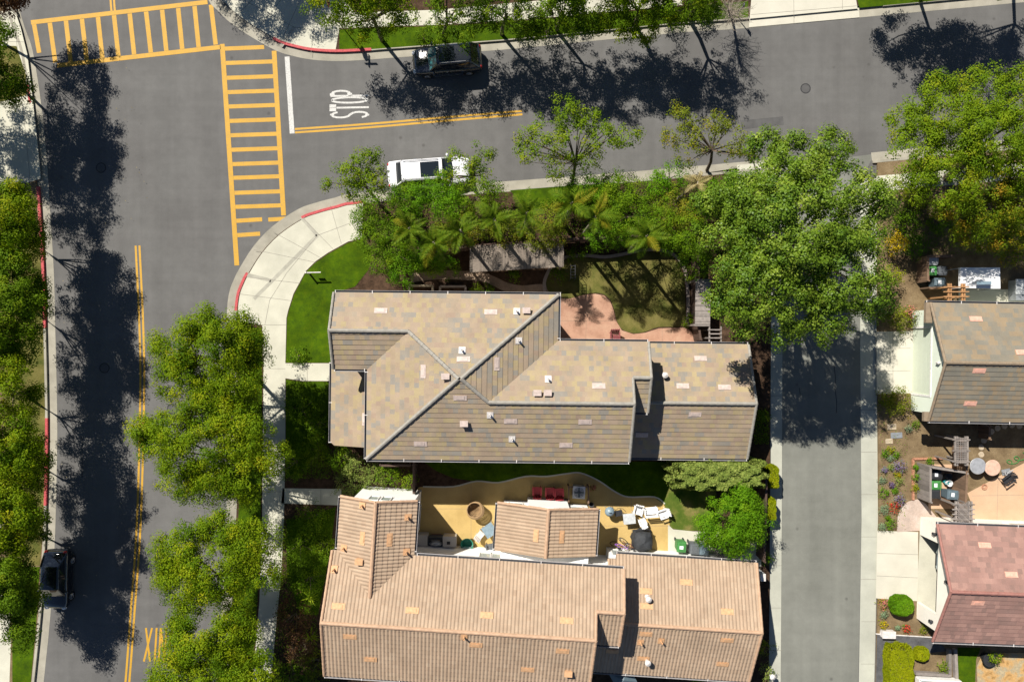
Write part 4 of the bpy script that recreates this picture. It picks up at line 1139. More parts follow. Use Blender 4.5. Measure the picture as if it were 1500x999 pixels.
# ------------------------------------------------------------------ vehicles
def car(name, label, cat, px, py, ang, paint, L=4.7, Wd=1.88, Ht=1.7, cab=(.27, .45, .86, .97), hood=.98, tail=1.05, sunroof=None, rails=False, glass=M_CARGLASS, z=0, belt=1.02, group=None, mirrors=True):
    """front of the car points along ang; cab = windscreen base, roof front, roof rear, rear glass base as fractions of length from the nose"""
    X, Y, _ = P(px, py, z + .8)
    t = thing(name, label, cat, (0, 0, 0), group)
    h2 = Wd / 2
    def xs(f): return L / 2 - f * L
    # lower body loft
    st = [(0, .42, .62, .66), (.012, .34, .72, .80), (.05, .26, .84, .91), (.12, .22, hood * .92, .97), (cab[0], .22, hood, 1.0), (.45, .22, belt, 1.0), (.75, .22, belt + .02, 1.0), (cab[3] - .02, .24, tail, .985), (.965, .3, tail * .96, .95), (.99, .38, tail * .8, .86), (1.0, .46, tail * .66, .76)]
    b = MB(); ring = 12
    for f, zb, zt, w in st:
        x = xs(f); q = h2 * w
        pr = [(-q * .72, zb), (-q * .95, zb + .1), (-q, zb + (zt - zb) * .45), (-q * .985, zb + (zt - zb) * .72), (-q * .93, zt - .05), (-q * .8, zt)]
        b.v += [(x, a, c) for a, c in pr] + [(x, -a, c) for a, c in pr[::-1]]
    for i in range(len(st) - 1):
        for k in range(ring):
            b.f.append([i * ring + k, (i + 1) * ring + k, (i + 1) * ring + (k + 1) % ring, i * ring + (k + 1) % ring]); b.m.append(0); b.t.append(.5)
    for i in (0, len(st) - 1):
        b.f.append([i * ring + k for k in range(ring)]); b.m.append(0); b.t.append(.5)
    body = b.build('body', paint, t, smooth=True)
    # greenhouse
    xa, xb, xc, xd = (xs(f) for f in cab)
    wb, wr = h2 * .90, h2 * .70
    zb0, zb1, zr = hood - .01, tail - .03, Ht
    bl = [(xa, wb * .93, zb0), (xb, wr * .97, zr - .04), (xc, wr, zr - .02), (xd, wb * .9, zb1)]
    g = MB()
    g.add([(xa, -wb * .93, zb0), (xa, wb * .93, zb0), (xb, wr * .95, zr - .05), (xb, -wr * .95, zr - .05), (xa + .07, 0, zb0 + .01), (xb + .04, 0, zr - .04)], [(0, 4, 5, 3), (4, 1, 2, 5)])
    g.build('windscreen', glass, t)
    g = MB()
    g.add([(xd, -wb * .88, zb1), (xd, wb * .88, zb1), (xc, wr * .95, zr - .04), (xc, -wr * .95, zr - .04)], [(0, 3, 2, 1)])
    g.build('rear_window', M_CARGLASS, t)
    for s in (-1, 1):
        g = MB()
        g.add([(xa, s * wb * .95, zb0), (xd, s * wb * .92, zb1), (xc, s * wr, zr - .06), (xb, s * wr * .98, zr - .06), ((xa + xd) / 2, s * wb * 1.0, belt)], [(0, 4, 2, 3), (4, 1, 2)])
        g.build('side_window', M_CARGLASS, t)
        xm = (xb + xc) / 2
        for e0, e1, rr in (((xa, s * wb * .94, zb0), (xb, s * wr * .97, zr - .04), .045), ((xd, s * wb * .9, zb1), (xc, s * wr * .98, zr - .04), .07), ((xm, s * wb * .99, belt), (xm, s * wr * .99, zr - .05), .04)):
            p = MB(); p.tube([e0, e1], rr, 5); p.build('pillar', paint, t)
    r = MB()
    n = 9
    sec = [(-1.02, -.07), (-.97, -.01), (-.7, .025), (-.35, .04), (0, .045), (.35, .04), (.7, .025), (.97, -.01), (1.02, -.07)]
    xx = [xb + .06, xb - .05, xb - .3, (xb + xc) / 2, xc + .25, xc + .02, xc - .06]
    zz = [-.035, -.01, 0, .01, 0, -.012, -.04]
    for x, dz in zip(xx, zz):
        for a, c in sec: r.v.append((x, a * wr, zr + c + dz - .02))
    for i in range(len(xx) - 1):
        for k in range(n - 1):
            r.f.append([i * n + k, i * n + k + 1, (i + 1) * n + k + 1, (i + 1) * n + k]); r.m.append(0); r.t.append(.5)
    r.build('roof_panel', paint, t, smooth=True)
    if sunroof:
        a, c = xs(sunroof[0]), xs(sunroof[1])
        q = MB(); q.box(((a + c) / 2, 0, zr + .03), (abs(a - c), wr * 1.42, .02)); q.build('sunroof', M_CARGLASS, t)
    if rails:
        for s in (-1, 1):
            q = MB(); q.tube([(xb - .15, s * wr * .9, zr - .01), (xb - .3, s * wr * .9, zr + .07), (xc + .3, s * wr * .9, zr + .07), (xc + .1, s * wr * .9, zr - .01)], .025, 6); q.build('roof_rail', M_CHROME, t)
    for fx in (.19, .80):
        for s in (-1, 1):
            x = xs(fx); R = .345
            ty = MB(); pr = [(R * .62, -.1), (R * .93, -.115), (R, -.08), (R, .08), (R * .93, .115), (R * .62, .1)]
            for rr, yy in pr:
                for k in range(20):
                    an = 2 * pi * k / 20; ty.v.append((x + rr * cos(an), s * (h2 - .105) + yy * s, R + rr * sin(an)))
            for i in range(len(pr) - 1):
                for k in range(20): ty.f.append([i * 20 + k, i * 20 + (k + 1) % 20, (i + 1) * 20 + (k + 1) % 20, (i + 1) * 20 + k]); ty.m.append(0); ty.t.append(.5)
            tyre = ty.build('wheel', M_TYRE, t, smooth=True)
            rm = MB(); c0 = (x, s * (h2 - .005), R)
            rm.ring((x, s * (h2 - .02), R), R * .58, .025, 20, 5, 'y')
            for k in range(5):
                an = 2 * pi * k / 5
                rm.tube([(x, s * (h2 - .03), R), (x + R * .58 * cos(an), s * (h2 - .02), R + R * .58 * sin(an))], .028, 5)
            rm.build('rim', M_RIM, tyre)
    for s in (-1, 1):
        q = MB(); q.dome((xs(.025), s * h2 * .66, .66), .16, .19, .12, 10, 3); q.build('headlight', M_LAMP, t, smooth=True)
        q = MB(); q.dome((xs(.975), s * h2 * .72, .82), .12, .14, .16, 10, 3); q.build('tail_light', M_TAIL, t, smooth=True)
        if mirrors:
            q = MB(); q.dome((xa - .28, s * (h2 + .07), belt + .02), .10, .13, .12, 8, 3); q.box((xa - .28, s * (h2 - .06), belt + .03), (.06, .16, .04)); q.build('mirror', paint, t, smooth=True)
        q = MB(); q.box((0, s * (h2 + .004), .36), (L * .42, .03, .07)); q.build('sill_trim', M_CHROME if rails else M_BLK, t)
    q = MB(); q.box((L / 2 - .02, 0, .46), (.06, Wd * .5, .16), top=(1, .9)); q.build('grille', M_BLK, t)
    q = MB(); q.box((-L / 2 + .03, 0, .62), (.05, .5, .13)); q.build('number_plate', M_LABEL, t)
    for s in (-1, 1):
        for xx2 in (xb - .55, (xb + xc) / 2 - .5):
            q = MB(); q.box((xx2, s * (h2 * .99), belt - .16), (.17, .03, .03)); q.build('door_handle', M_CHROME, t)
    q = MB()
    for s in (-.3, .25): q.tube([(xa + .02, s, zb0 + .03), (xa - .12, s + .5, zb0 + .1)], .012, 4)
    q.build('wiper', M_BLK, t)
    t.location = (X, Y, z); t.rotation_euler = (0, 0, ang)
    return t
st_ang = atan2(-166, 1 * 0 + 166) * 0 + radians(4.2)
car('car', 'black sport utility vehicle parked at the far kerb under the trees, roof rails shining', 'car', 655, 87, pi + st_ang, M_BLACKB, 4.75, 1.9, 1.68, (.24, .37, .84, .95), .98, 1.08, sunroof=(.40, .62), rails=True, glass=M_CARGLASS_REFL)
car('car', 'white estate car with a dark sunroof parked under the hedge trees', 'car', 628, 253, st_ang, M_WHITEP, 5.65, 1.98, 1.72, (.21, .33, .80, .89), 1.0, 1.08, sunroof=(.36, .58), rails=True)
car('car', 'small black hatchback parked at the left kerb in deep tree shade', 'car', 81, 849, -pi / 2 - radians(2), M_BLACKP, 4.05, 1.78, 1.5, (.25, .40, .76, .92), .95, 1.0)
car('car', 'blue silver car with only its nose showing in the open garage', 'car', 1424, 823, pi - radians(2.2), M_SILVERP, 4.5, 1.8, 1.45, (.27, .42, .78, .92), .92, 1.0, z=ZB + .02, mirrors=True)
# ------------------------------------------------------------------ fences, screens, arbours
def fence(label, pts, h, mat, z0=ZB, zt=None, group=None, gap=.012, board=.14, post=2.2, cap=True, at_top=False):
    """board fence through photo pixels (taken on the ground)"""
    g = [P(a, b, z0)[:2] for a, b in pts]
    t = thing('fence', label, 'fence', (*g[0], z0), group)
    m = MB(); rl = MB()
    for i in range(len(g) - 1):
        a, b = np.array(g[i]), np.array(g[i + 1]); l = np.linalg.norm(b - a); d = (b - a) / l
        n = max(1, int(l / board))
        for k in range(n):
            p, q = a + d * (l * k / n), a + d * (l * (k + 1) / n - gap)
            c = (p + q) / 2
            m.box((c[0], c[1], z0 + .05 + (h - .05) / 2), (np.linalg.norm(q - p), .022, h - .05 + RNG.uniform(-.008, .008)), atan2(d[1], d[0]), 0, RNG.random())
        nn = np.array((-d[1], d[0])) * .045
        for zz in (.35, h - .3): rl.beam((*(a + nn), z0 + zz), (*(b + nn), z0 + zz), .04, .09, 0, .3)
        if cap: rl.beam((*a, z0 + h + .02), (*b, z0 + h + .02), .14, .035, 0, .6)
        k = max(1, round(l / post))
        for j in range(k + (1 if i == len(g) - 2 else 0)):
            p = a + d * l * j / k + nn * 1.0
            pm = MB(); pm.box((p[0], p[1], z0 + (h + .1) / 2), (.09, .09, h + .1), atan2(d[1], d[0]), 0, .5)
            pm.build('post', mat, t)
    m.build('board_panel', mat, t); rl.build('rail', mat, t)
    return t
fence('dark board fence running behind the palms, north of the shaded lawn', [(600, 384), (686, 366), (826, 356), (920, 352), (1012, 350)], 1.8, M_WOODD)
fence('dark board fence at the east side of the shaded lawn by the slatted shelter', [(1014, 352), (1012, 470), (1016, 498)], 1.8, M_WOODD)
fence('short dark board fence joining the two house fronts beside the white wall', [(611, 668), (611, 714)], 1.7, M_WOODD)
fence('brown board fence along the alley behind the round green tree', [(1110, 688), (1109, 770), (1107, 812)], 1.6, M_WOODD)
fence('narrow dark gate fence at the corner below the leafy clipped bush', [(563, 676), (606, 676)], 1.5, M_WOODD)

def slats(label, name, corners, z, along, n, mat, posts=True, cat='shade structure', w=.09):
    """flat slatted roof; corners = nw, ne, se, sw photo pixels seen at height z"""
    q = [np.array(P(a, b, z)) for a, b in corners]
    gz = ZB
    c = sum(q) / 4
    t = thing(name, label, cat, (c[0], c[1], gz))
    m = MB()
    for k in range(n):
        f = (k + .5) / n
        if along == 'ns': a, b = q[0] + (q[1] - q[0]) * f, q[3] + (q[2] - q[3]) * f
        else: a, b = q[0] + (q[3] - q[0]) * f, q[1] + (q[2] - q[1]) * f
        m.beam(a, b, w, .04, 0, RNG.random())
    m.build('slat_roof', mat, t)
    for f in (.06, .5, .94):
        bm_ = MB()
        if along == 'ns': a, b = q[0] + (q[3] - q[0]) * f, q[1] + (q[2] - q[1]) * f
        else: a, b = q[0] + (q[1] - q[0]) * f, q[3] + (q[2] - q[3]) * f
        bm_.beam(a - (0, 0, .09), b - (0, 0, .09), .06, .14, 0, .4); bm_.build('beam', mat, t)
    if posts:
        for p in q:
            r = p + (c - p) * .06
            pm = MB(); pm.box((r[0], r[1], (gz + z - .17) / 2), (.12, .12, z - .17 - gz), 0, 0, .4); pm.build('post', mat, t)
    return t
slats('long slatted timber shade roof over the bed beside the palms', 'slatted_shelter', [(688, 360), (826, 354), (826, 391), (688, 399)], 2.3, 'ns', 62, M_WOODS)
slats('narrow slatted timber shade roof next to the big poplar tree', 'slatted_shelter', [(1019, 409), (1041, 409), (1040, 478), (1018, 478)], 2.3, 'ew', 36, M_WOODG, w=.085)

def arbour(label, name, xs, ys, z, mat, over=7, wv=.08, lattice=None, legs=True, mat2=None):
    """double rafters at photo columns xs crossed by bars at photo rows ys"""
    p = [P(x, y, z) for x in (xs[0], xs[-1]) for y in (ys[0], ys[-1])]
    c = np.mean(np.array(p), 0)
    t = thing(name, label, 'arbour', (c[0], c[1], ZB))
    for x in xs:
        m = MB(); m.beam(P(x, ys[0] - 5, z), P(x, ys[-1] + 6, z), wv, .13, 0, RNG.random()); m.build('rafter', mat, t)
    for y in ys:
        m = MB(); m.beam(P(xs[0] - over, y, z + .1), P(xs[-1] + over, y, z + .1), .07, .07, 0, RNG.random()); m.build('cross_bar', mat, t)
    if legs:
        for x in (xs[0], xs[-1]):
            for y in (ys[0], ys[-1]):
                X, Y, _ = P(x, y, z)
                m = MB(); m.box((X, Y, (ZB + z - .07) / 2), (.1, .1, z - .07 - ZB), 0, 0, .4); m.build('post', mat, t)
    if lattice:
        x0, y0, x1, y1, kind = lattice
        m = MB(); n = 13
        a0, a1 = np.array(P(x0, y0, z + .16)), np.array(P(x1, y1, z + .16))
        if kind == 'diag':
            wX, hY = a1[0] - a0[0], a0[1] - a1[1]
            for s in (1, -1):
                for k in range(-n, n):
                    o = k * wX / 6
                    pts = []
                    for f in (0, 1):
                        pass
                    # 45 degree lath clipped to the rectangle
                    u0, v0 = (o, 0) if s == 1 else (o, hY)
                    seg = []
                    for q in range(0, 41):
                        d = q / 40 * hY
                        u = u0 + d; v = v0 + s * d
                        if 0 <= u <= wX and 0 <= v <= hY: seg.append((u, v))
                    if len(seg) > 2:
                        A_, B_ = seg[0], seg[-1]
                        m.beam((a0[0] + A_[0], a0[1] - A_[1], a0[2] + (.015 if s == 1 else 0)), (a0[0] + B_[0], a0[1] - B_[1], a0[2] + (.015 if s == 1 else 0)), .04, .012, 0, RNG.random())
        else:
            for k in range(6):
                f = (k + .5) / 6; m.beam((a0[0] + (a1[0] - a0[0]) * f, a0[1], a0[2]), (a0[0] + (a1[0] - a0[0]) * f, a1[1], a0[2]), .035, .02, 0, RNG.random())
            for k in range(12):
                f = (k + .5) / 12; m.beam((a0[0], a0[1] + (a1[1] - a0[1]) * f, a0[2] + .02), (a1[0], a0[1] + (a1[1] - a0[1]) * f, a0[2] + .02), .035, .02, 0, RNG.random())
        m.build('lattice', mat2 or mat, t)
    return t
arbour('orange cedar arbour of double rafters and three cross bars beside the white canopy', 'garden_arbour', [1389, 1392.5, 1409, 1412.5], [420.5, 427.5, 434.5], 2.3, M_WOODO)
arbour('grey garden arbour with a square trellis roof below the brown tiled eave', 'garden_arbour', [1399, 1402, 1414, 1417], [644, 660, 676], 2.3, M_WOODG, 4, lattice=(1400, 641, 1416, 679, 'square'))
arbour('grey garden arbour with a diagonal lattice roof against the cream wall', 'garden_arbour', [1400, 1403, 1419, 1423], [739, 746, 753, 760], 2.3, M_WOODG, 5, lattice=(1402, 737, 1420, 763, 'diag'))
arbour('small grey ladder arbour between the slatted shade roof and the tiled eave', 'garden_arbour', [1039, 1056], [483, 489, 495], 2.2, M_WOODG, 1)
def enclosure(label, west, north, south, east, h, mat, mat_e=None):
    return None
fence('brown plank bin screen standing on bare soil beside the cedar arbour', [(1389, 425), (1358, 425)] and [(1378, 379), (1342, 379), (1342, 414)], 1.35, M_WOOD, board=.16)
fence('low brown plank screen between the grey wheeled bin and the cedar arbour', [(1348, 424), (1384, 422)], 1.0, M_WOOD, board=.16)
fence('weathered grey plank bin screen inside the brick edged planting bed', [(1395, 686), (1343, 678), (1343, 728)], 1.55, M_WOODG, board=.3)
fence('tall brown plank fence beside the pale round tables', [(1394, 640), (1394, 690), (1392, 733)], 1.6, M_WOOD, board=.3)
fence('brown diagonal plank gate left open below the dark wheeled bin', [(1372, 728), (1396, 743)], 1.3, M_WOOD, board=.16)
fence('dark timber post fence below the shaded brown eave', [(1420, 618), (1432, 620), (1432, 640)], 1.2, M_WOOD)

# ------------------------------------------------------------------ garden and yard things
def at(px, py, z=ZB): return P(px, py, z)

def bin_(label, px, py, ang, col, lid=None, h=1.05, sticker=True, group='wheeled bins'):
    t = thing('wheeled_bin', label, 'bin', (0, 0, 0), group)
    lid = lid or col
    m = MB(); m.box((0, 0, .1 + .42), (.50, .56, .86), 0, 0, top=(1.18, 1.2)); m.box((0, -.3, .93), (.6, .1, .06)); m.build('body', col, t)
    m = MB(); m.box((0, .02, h - .07), (.64, .74, .05), top=(.94, .92)); m.box((0, .02, h - .03), (.5, .58, .03), top=(.8, .85)); l_ = m.build('lid', lid, t)
    m = MB(); m.tube([(-.24, -.4, h - .1), (.24, -.4, h - .1)], .02, 6); m.build('handle', col, t)
    if sticker:
        m = MB(); m.box((.02, .05, h - .012), (.26, .22, .006)); m.build('sticker', M_LABEL, l_)
    for s in (-1, 1):
        m = MB(); m.lathe([(.11, -.03), (.12, 0), (.11, .03)], 0, 0, 12)
        m.v = [(s * .27 + z, -.28 + x, .12 + y) for x, y, z in m.v]
        m.build('wheel', M_BLK, t)
    X, Y, _ = P(px, py, h); t.location = (X, Y, ZB + .014); t.rotation_euler = (0, 0, ang)
    return t
bin_('green wheeled bin with a white sticker beside the white garage wall', 998, 800, pi - .06, M_GREENP)
bin_('charcoal wheeled bin between the green bin and the blue grey bin', 1017, 803, pi - .06, M_GREYP, sticker=False)
bin_('blue grey wheeled bin partly under the green tree by the lattice', 1031, 804, pi - .06, M_SLATE, sticker=False)
bin_('green wheeled bin behind the brown plank screen, leaf shadows on its lid', 1365.5, 397, pi / 2, M_GREENP)
bin_('dark grey wheeled bin next to the shaded green bin in the plank screen', 1378, 397, pi / 2, M_GREYP, sticker=False)
bin_('slate wheeled bin with a white sticker just above the low plank screen', 1376, 414, pi / 2, M_SLATE)
bin_('white lidded wheeled bin in the upper corner of the brown plank screen', 1365, 382, pi / 2, M_WHITEPL, M_LIGHTG, sticker=False)
bin_('black wheeled bin in shade inside the grey plank screen', 1371, 695, pi / 2, M_BLK)
bin_('green wheeled bin with a white sticker inside the grey plank screen', 1370, 710.5, pi / 2, M_GREENP)
bin_('dark brown wheeled bin below the green bin in the grey plank screen', 1369, 723, pi / 2, M_BLK, sticker=False)
bin_('slate wheeled bin turned sideways beside the brown plank fence', 1395, 724.5, 1.5, M_SLATE)

def table(name, label, cat, px, py, z, size, ang, top, leg, round_=False, group=None, th=.04):
    X, Y, _ = P(px, py, z)
    t = thing(name, label, cat, (0, 0, 0), group)
    m = MB()
    if round_: m.lathe([(0, z - th), (size[0] * .96, z - th), (size[0], z - th / 2), (size[0] * .97, z), (0, z + .001)], 0, 0, 28)
    else: m.box((0, 0, z - th / 2), (size[0], size[1], th), 0, top=(.97, .97))
    m.build('table_top', top, t)
    for sx in (-1, 1):
        for sy in (-1, 1):
            q = MB(); a = size[0] * (.62 if round_ else .44); b = size[-1] * (.62 if round_ else .44)
            q.tube([(sx * a * .8, sy * b * .8, z - th), (sx * a, sy * b, 0)], .025, 6); q.build('leg', leg, t)
    t.location = (X, Y, ZB + .014); t.rotation_euler = (0, 0, ang)
    return t
table('patio_table', 'square blue grey glass table turned at an angle beside the tiled bay roof', 'table', 717, 776, .72, (.85, .85), .6, M_BLUEG, M_METALG)
table('patio_table', 'square light grey table between the kettle grill and the white chairs', 'table', 921.5, 759, .72, (.84, .72), .1, M_LIGHTG, M_METALG)
rt = table('round_table', 'round silvery table nearer to the brown plank fence', 'table', 1430.5, 682, .75, (.56, .56), 0, M_ALU, M_BLK, True, 'round tables on the soil by the fence')
table('round_table', 'round peach topped table to the right of the silvery one', 'table', 1452, 684.5, .75, (.55, .55), 0, M_ROSE, M_BLK, True, 'round tables on the soil by the fence')
m_ = MB()

def chair(name, label, px, py, ang, mat, group=None, w=.56, d=.54, sh=.42, bh=.9, arms=True, recl=.18, leg=None):
    t = thing(name, label, 'chair', (0, 0, 0), group)
    m = MB()
    for k in range(5):
        y = -d / 2 + (k + .5) * d / 5; m.box((0, y, sh + .02 * (k > 2)), (w * .9, d / 5 - .012, .03))
    m.build('seat', mat, t)
    m = MB()
    for k in range(5):
        x = -w * .42 + k * w * .21
        m.beam((x, -d / 2 - .01, sh + .02), (x, -d / 2 - recl, bh - .05 * abs(k - 2)), w * .19, .025) if False else m.tube([(x, -d / 2 - .01, sh + .02), (x, -d / 2 - recl, bh - .04 * abs(k - 2))], [w * .1, w * .1], 4)
    m.build('backrest', mat, t)
    for sx in (-1, 1):
        if arms:
            m = MB(); m.box((sx * w * .5, 0, sh + .22), (.1, d * 1.05, .03)); m.build('armrest', mat, t)
        for y in (-d * .42, d * .42):
            m = MB(); m.tube([(sx * w * .44, y, sh + (.2 if arms else 0)), (sx * w * .47, y * 1.08, 0)], .028, 5); m.build('leg', leg or mat, t)
    X, Y, _ = P(px, py, sh); t.location = (X, Y, ZB + .016); t.rotation_euler = (0, 0, ang)
    return t
chair('garden_chair', 'red slatted garden chair farthest left of three by the white chimney', 786.5, 718, 0, M_REDP, 'red chairs by the white chimney')
chair('garden_chair', 'red slatted garden chair in the middle of three by the white chimney', 805, 719, 0, M_REDP, 'red chairs by the white chimney')
chair('garden_chair', 'red slatted garden chair nearest the air conditioner', 818.5, 720, .06, M_REDP, 'red chairs by the white chimney')
chair('patio_chair', 'white garden chair right of the light grey square table', 933.5, 747, 2.9, M_WHITEPL, 'white patio chairs')
chair('patio_chair', 'white garden chair pulled out between the bench and the dry lawn', 970, 751, 1.9, M_WHITEPL, 'white patio chairs')
chair('patio_chair', 'small white folding chair below the white bench, near the black cover', 940, 763, .4, M_WHITEPL, 'white patio chairs', .42, .42)
chair('wire_chair', 'wrought wire chair beside the blue grey table in the courtyard', 704, 782, -.7, M_PIPE, None, .48, .46, arms=False)
chair('wire_chair', 'dark wire chair against the white wall left of the tiled bay', 718, 800, .2, M_GREYP, None, .5, .48)
def bench(label, px, py, ang):
    t = thing('bench', label, 'bench', (0, 0, 0))
    m = MB()
    for k in range(4): m.box((0, -.2 + k * .13, .42), (.9, .10, .035))
    m.build('seat', M_WHITEPL, t)
    m = MB()
    for k in range(3): m.box((0, -.32 - k * .02, .55 + k * .13), (.9, .03, .1))
    m.build('backrest', M_WHITEPL, t)
    for sx in (-1, 1):
        m = MB(); m.box((sx * .40, -.05, .21), (.06, .5, .4)); m.build('leg', M_WHITEPL, t)
        m = MB(); m.box((sx * .43, -.05, .64), (.07, .5, .03)); m.build('armrest', M_WHITEPL, t)
    X, Y, _ = P(px, py, .42); t.location = (X, Y, ZB + .014); t.rotation_euler = (0, 0, ang)
bench('short white slatted bench above the small folding chair on the yellow patio', 952.5, 747, .08)
chair('reclined_chair', 'dark folding lounge chair at the end of the round tables', 1473, 701, 2.2, M_BLK, None, .5, .7, .35, .7)

def grill(label, px, py):
    X, Y, _ = P(px, py, .9)
    t = thing('kettle_grill', label, 'grill', (X, Y, ZB + .014))
    z = ZB
    m = MB(); m.lathe([(.05, .5), (.2, .54), (.3, .66), (.33, .8)], X, Y, 18, z=z); m.build('bowl', M_BLUEG, t, smooth=True)
    m = MB(); m.lathe([(.34, .8), (.335, .84), (.28, .98), (.16, 1.08), (0, 1.11)], X, Y, 18, z=z); ld = m.build('lid', M_BLUEG, t, smooth=True)
    m = MB(); m.tube([(X - .08, Y, z + 1.1), (X - .08, Y, z + 1.18), (X + .08, Y, z + 1.18), (X + .08, Y, z + 1.1)], .018, 6); m.build('handle', M_BLK, ld)
    for k in range(3):
        a = k * 2.1 + .4
        m = MB(); m.tube([(X + .2 * cos(a), Y + .2 * sin(a), z + .56), (X + .34 * cos(a), Y + .34 * sin(a), z + .02)], .018, 6); m.build('leg', M_METALG, t)
grill('blue grey kettle grill on the sunlit yellow patio near the bay roof', 893, 749)
def cart(label, px, py):
    X, Y, _ = P(px, py, .7); t = thing('side_cart', label, 'cart', (X, Y, ZB + .014))
    m = MB(); m.box((X, Y, .78), (.5, .4, .05), .2); m.build('tray', M_BLK, t)
    m = MB(); m.tube([(X - .2, Y + .2, .8), (X - .05, Y + .36, .86), (X + .25, Y + .34, .86), (X + .5, Y + .1, .8)], .016, 6); m.build('handle', M_BLK, t)
    for sx in (-1, 1):
        for sy in (-1, 1):
            m = MB(); m.tube([(X + sx * .2, Y + sy * .15, .76), (X + sx * .2, Y + sy * .15, ZB + .02)], .016, 5); m.build('leg', M_BLK, t)
cart('black side cart with a bent handle right of the kettle grill', 906, 751)

# black draped cover
X, Y, _ = P(942, 793, .9)
t = thing('covered_grill', 'big black draped cover hiding a grill by the white wall', 'grill cover', (X, Y, ZB + .014))
m = MB(); n = 40; prof = [(1.02, .015), (1.0, .35), (.95, .75), (.8, 1.0), (.45, 1.12), (0, 1.16)]
for i, (r, z) in enumerate(prof):
    for k in range(n):
        a = 2 * pi * k / n
        f = 1 + .05 * sin(9 * a + i) * (1 - z / 1.3) + .035 * sin(5 * a + 2.1 * i) + .03 * sin(17 * a)
        sq = 1 / max(abs(cos(a)), abs(sin(a))) ** .45
        m.v.append((X + r * .70 * f * sq * cos(a), Y + r * .70 * f * sq * sin(a), ZB + z + (.05 * sin(3 * a + i) if 0 < i < 5 else 0)))
for i in range(len(prof) - 1):
    for k in range(n): m.f.append([i * n + k, i * n + (k + 1) % n, (i + 1) * n + (k + 1) % n, (i + 1) * n + k]); m.m.append(0); m.t.append(.5)
m.build('cover', M_TARP, t, smooth=True)
m = MB(); m.tube([(X - .55, Y + .72, ZB + .8), (X - .3, Y + .84, ZB + .83), (X + .35, Y + .84, ZB + .83), (X + .55, Y + .72, ZB + .8)], .035, 6); m.build('handle', M_BLK, t)
def bucket(name, label, px, py, mat, r=.2, h=.35, cat='bucket'):
    X, Y, _ = P(px, py, h); t = thing(name, label, cat, (X, Y, ZB + .014))
    m = MB(); m.lathe([(r * .75, .01), (r, h), (r * 1.06, h), (r * 1.06, h - .03), (r * .94, h - .02), (r * .7, .05), (0, .05)], X, Y, 18, z=ZB + .014); m.build('body', mat, t)
    m = MB(); m.tube([(X - r, Y, ZB + h), (X - r * .7, Y - r * .3, ZB + h + .06), (X, Y - r * .5, ZB + h + .08), (X + r * .7, Y - r * .3, ZB + h + .06), (X + r, Y, ZB + h)], .01, 5); m.build('handle', M_METALG, t)
bucket('bucket', 'turquoise bucket at the foot of the black cover by the wall', 941, 806, M_TURQ, .22, .4)
bucket('tub', 'large teal green tub half in shade by the white wall', 684, 797, M_TEAL, .42, .5, 'tub')
bucket('bucket', 'white round lidded pail between the bins and the brown fence', 1389.5, 707.5, M_WHITEPL, .2, .45)
bucket('bucket', 'turquoise pail just left of the white lidded pail', 1385, 705.5, M_TURQ, .16, .35)
bucket('flower_pot', 'dark grey pot in the upper corner of the grey plank screen', 1388, 698, M_GREYP, .24, .4, 'pot')
bucket('flower_pot', 'small black pot at the corner of the tiled bay roof', 866, 739, M_BLK, .18, .35, 'pot')

def bike(label, px, py, ang, paint, lean=.22):
    t = thing('bicycle', label, 'bicycle', (0, 0, 0))
    R = .31
    for x in (-.5, .5):
        m = MB(); m.ring((x, 0, R), R, .024, 22, 5, 'y'); wl = m.build('wheel', M_TYRE, t)
        m = MB()
        for k in range(8): m.tube([(x, 0, R), (x + R * cos(k * pi / 4), 0, R + R * sin(k * pi / 4))], .005, 3)
        m.build('spokes', M_METALG, wl)
    m = MB()
    for a, b in (((-.5, 0, R), (-.08, 0, .28)), ((-.5, 0, R), (-.2, 0, .78)), ((-.08, 0, .28), (-.22, 0, .84)), ((-.08, 0, .28), (.36, 0, .72)), ((-.2, 0, .76), (.35, 0, .8)), ((.34, 0, .86), (.5, 0, R))):
        m.tube([a, b], .026, 6)
    m.build('frame', paint, t)
    m = MB(); m.tube([(.28, -.28, .97), (.36, -.12, .93), (.33, 0, .88), (.36, .12, .93), (.28, .28, .97)], .02, 6); m.build('handlebar', M_METALG, t)
    m = MB(); m.box((-.24, 0, .87), (.26, .15, .06), top=(.8, .7)); m.build('saddle', M_BLK, t)
    X, Y, _ = P(px, py, .5); t.location = (X, Y, ZB + .014); t.rotation_euler = (lean, 0, ang)
bike('purple bicycle leaning near the white wall beside the bay roof', 911, 796.5, -.12, M_PURPLE)
bike('brown bicycle between the purple bicycle and the black cover', 923, 795, 2.7, M_BROWNM, -.25)

# wicker tub chair
X, Y, _ = P(697, 745.5, .6)
t = thing('wicker_chair', 'round brown wicker tub chair on the sunlit courtyard', 'chair', (X, Y, ZB + .014))
m = MB()
for k in range(11):
    f = k / 10; z = ZB + .08 + .80 * f; R = .40 + .17 * f ** .7
    m.ring((X, Y, z), R, .026, 26, 5, 'z', 0, RNG.random())
for k in range(22):
    a = 2 * pi * k / 22
    m.tube([(X + .40 * cos(a), Y + .40 * sin(a), ZB + .05), (X + .5 * cos(a), Y + .5 * sin(a), ZB + .45), (X + .58 * cos(a), Y + .58 * sin(a), ZB + .9)], .016, 4, 0, RNG.random())
m.build('woven_shell', M_WICKER, t)
m = MB()
for k in range(8):
    f = k / 7; m.ring((X + .07 * (1 - f), Y - .07 * (1 - f), ZB + .40 + .45 * f ** 2), .06 + .46 * f, .024, 24, 5, 'z', 0, RNG.random())
m.build('seat', M_WICKER, t)
m = MB()
for k in range(3): m.ring((X - .03 * k, Y + .03 * k, ZB + .9 + k * .045), .58 - .03 * k, .034, 26, 5, 'z', 0, RNG.random())
m.build('rim', M_WICKER, t)

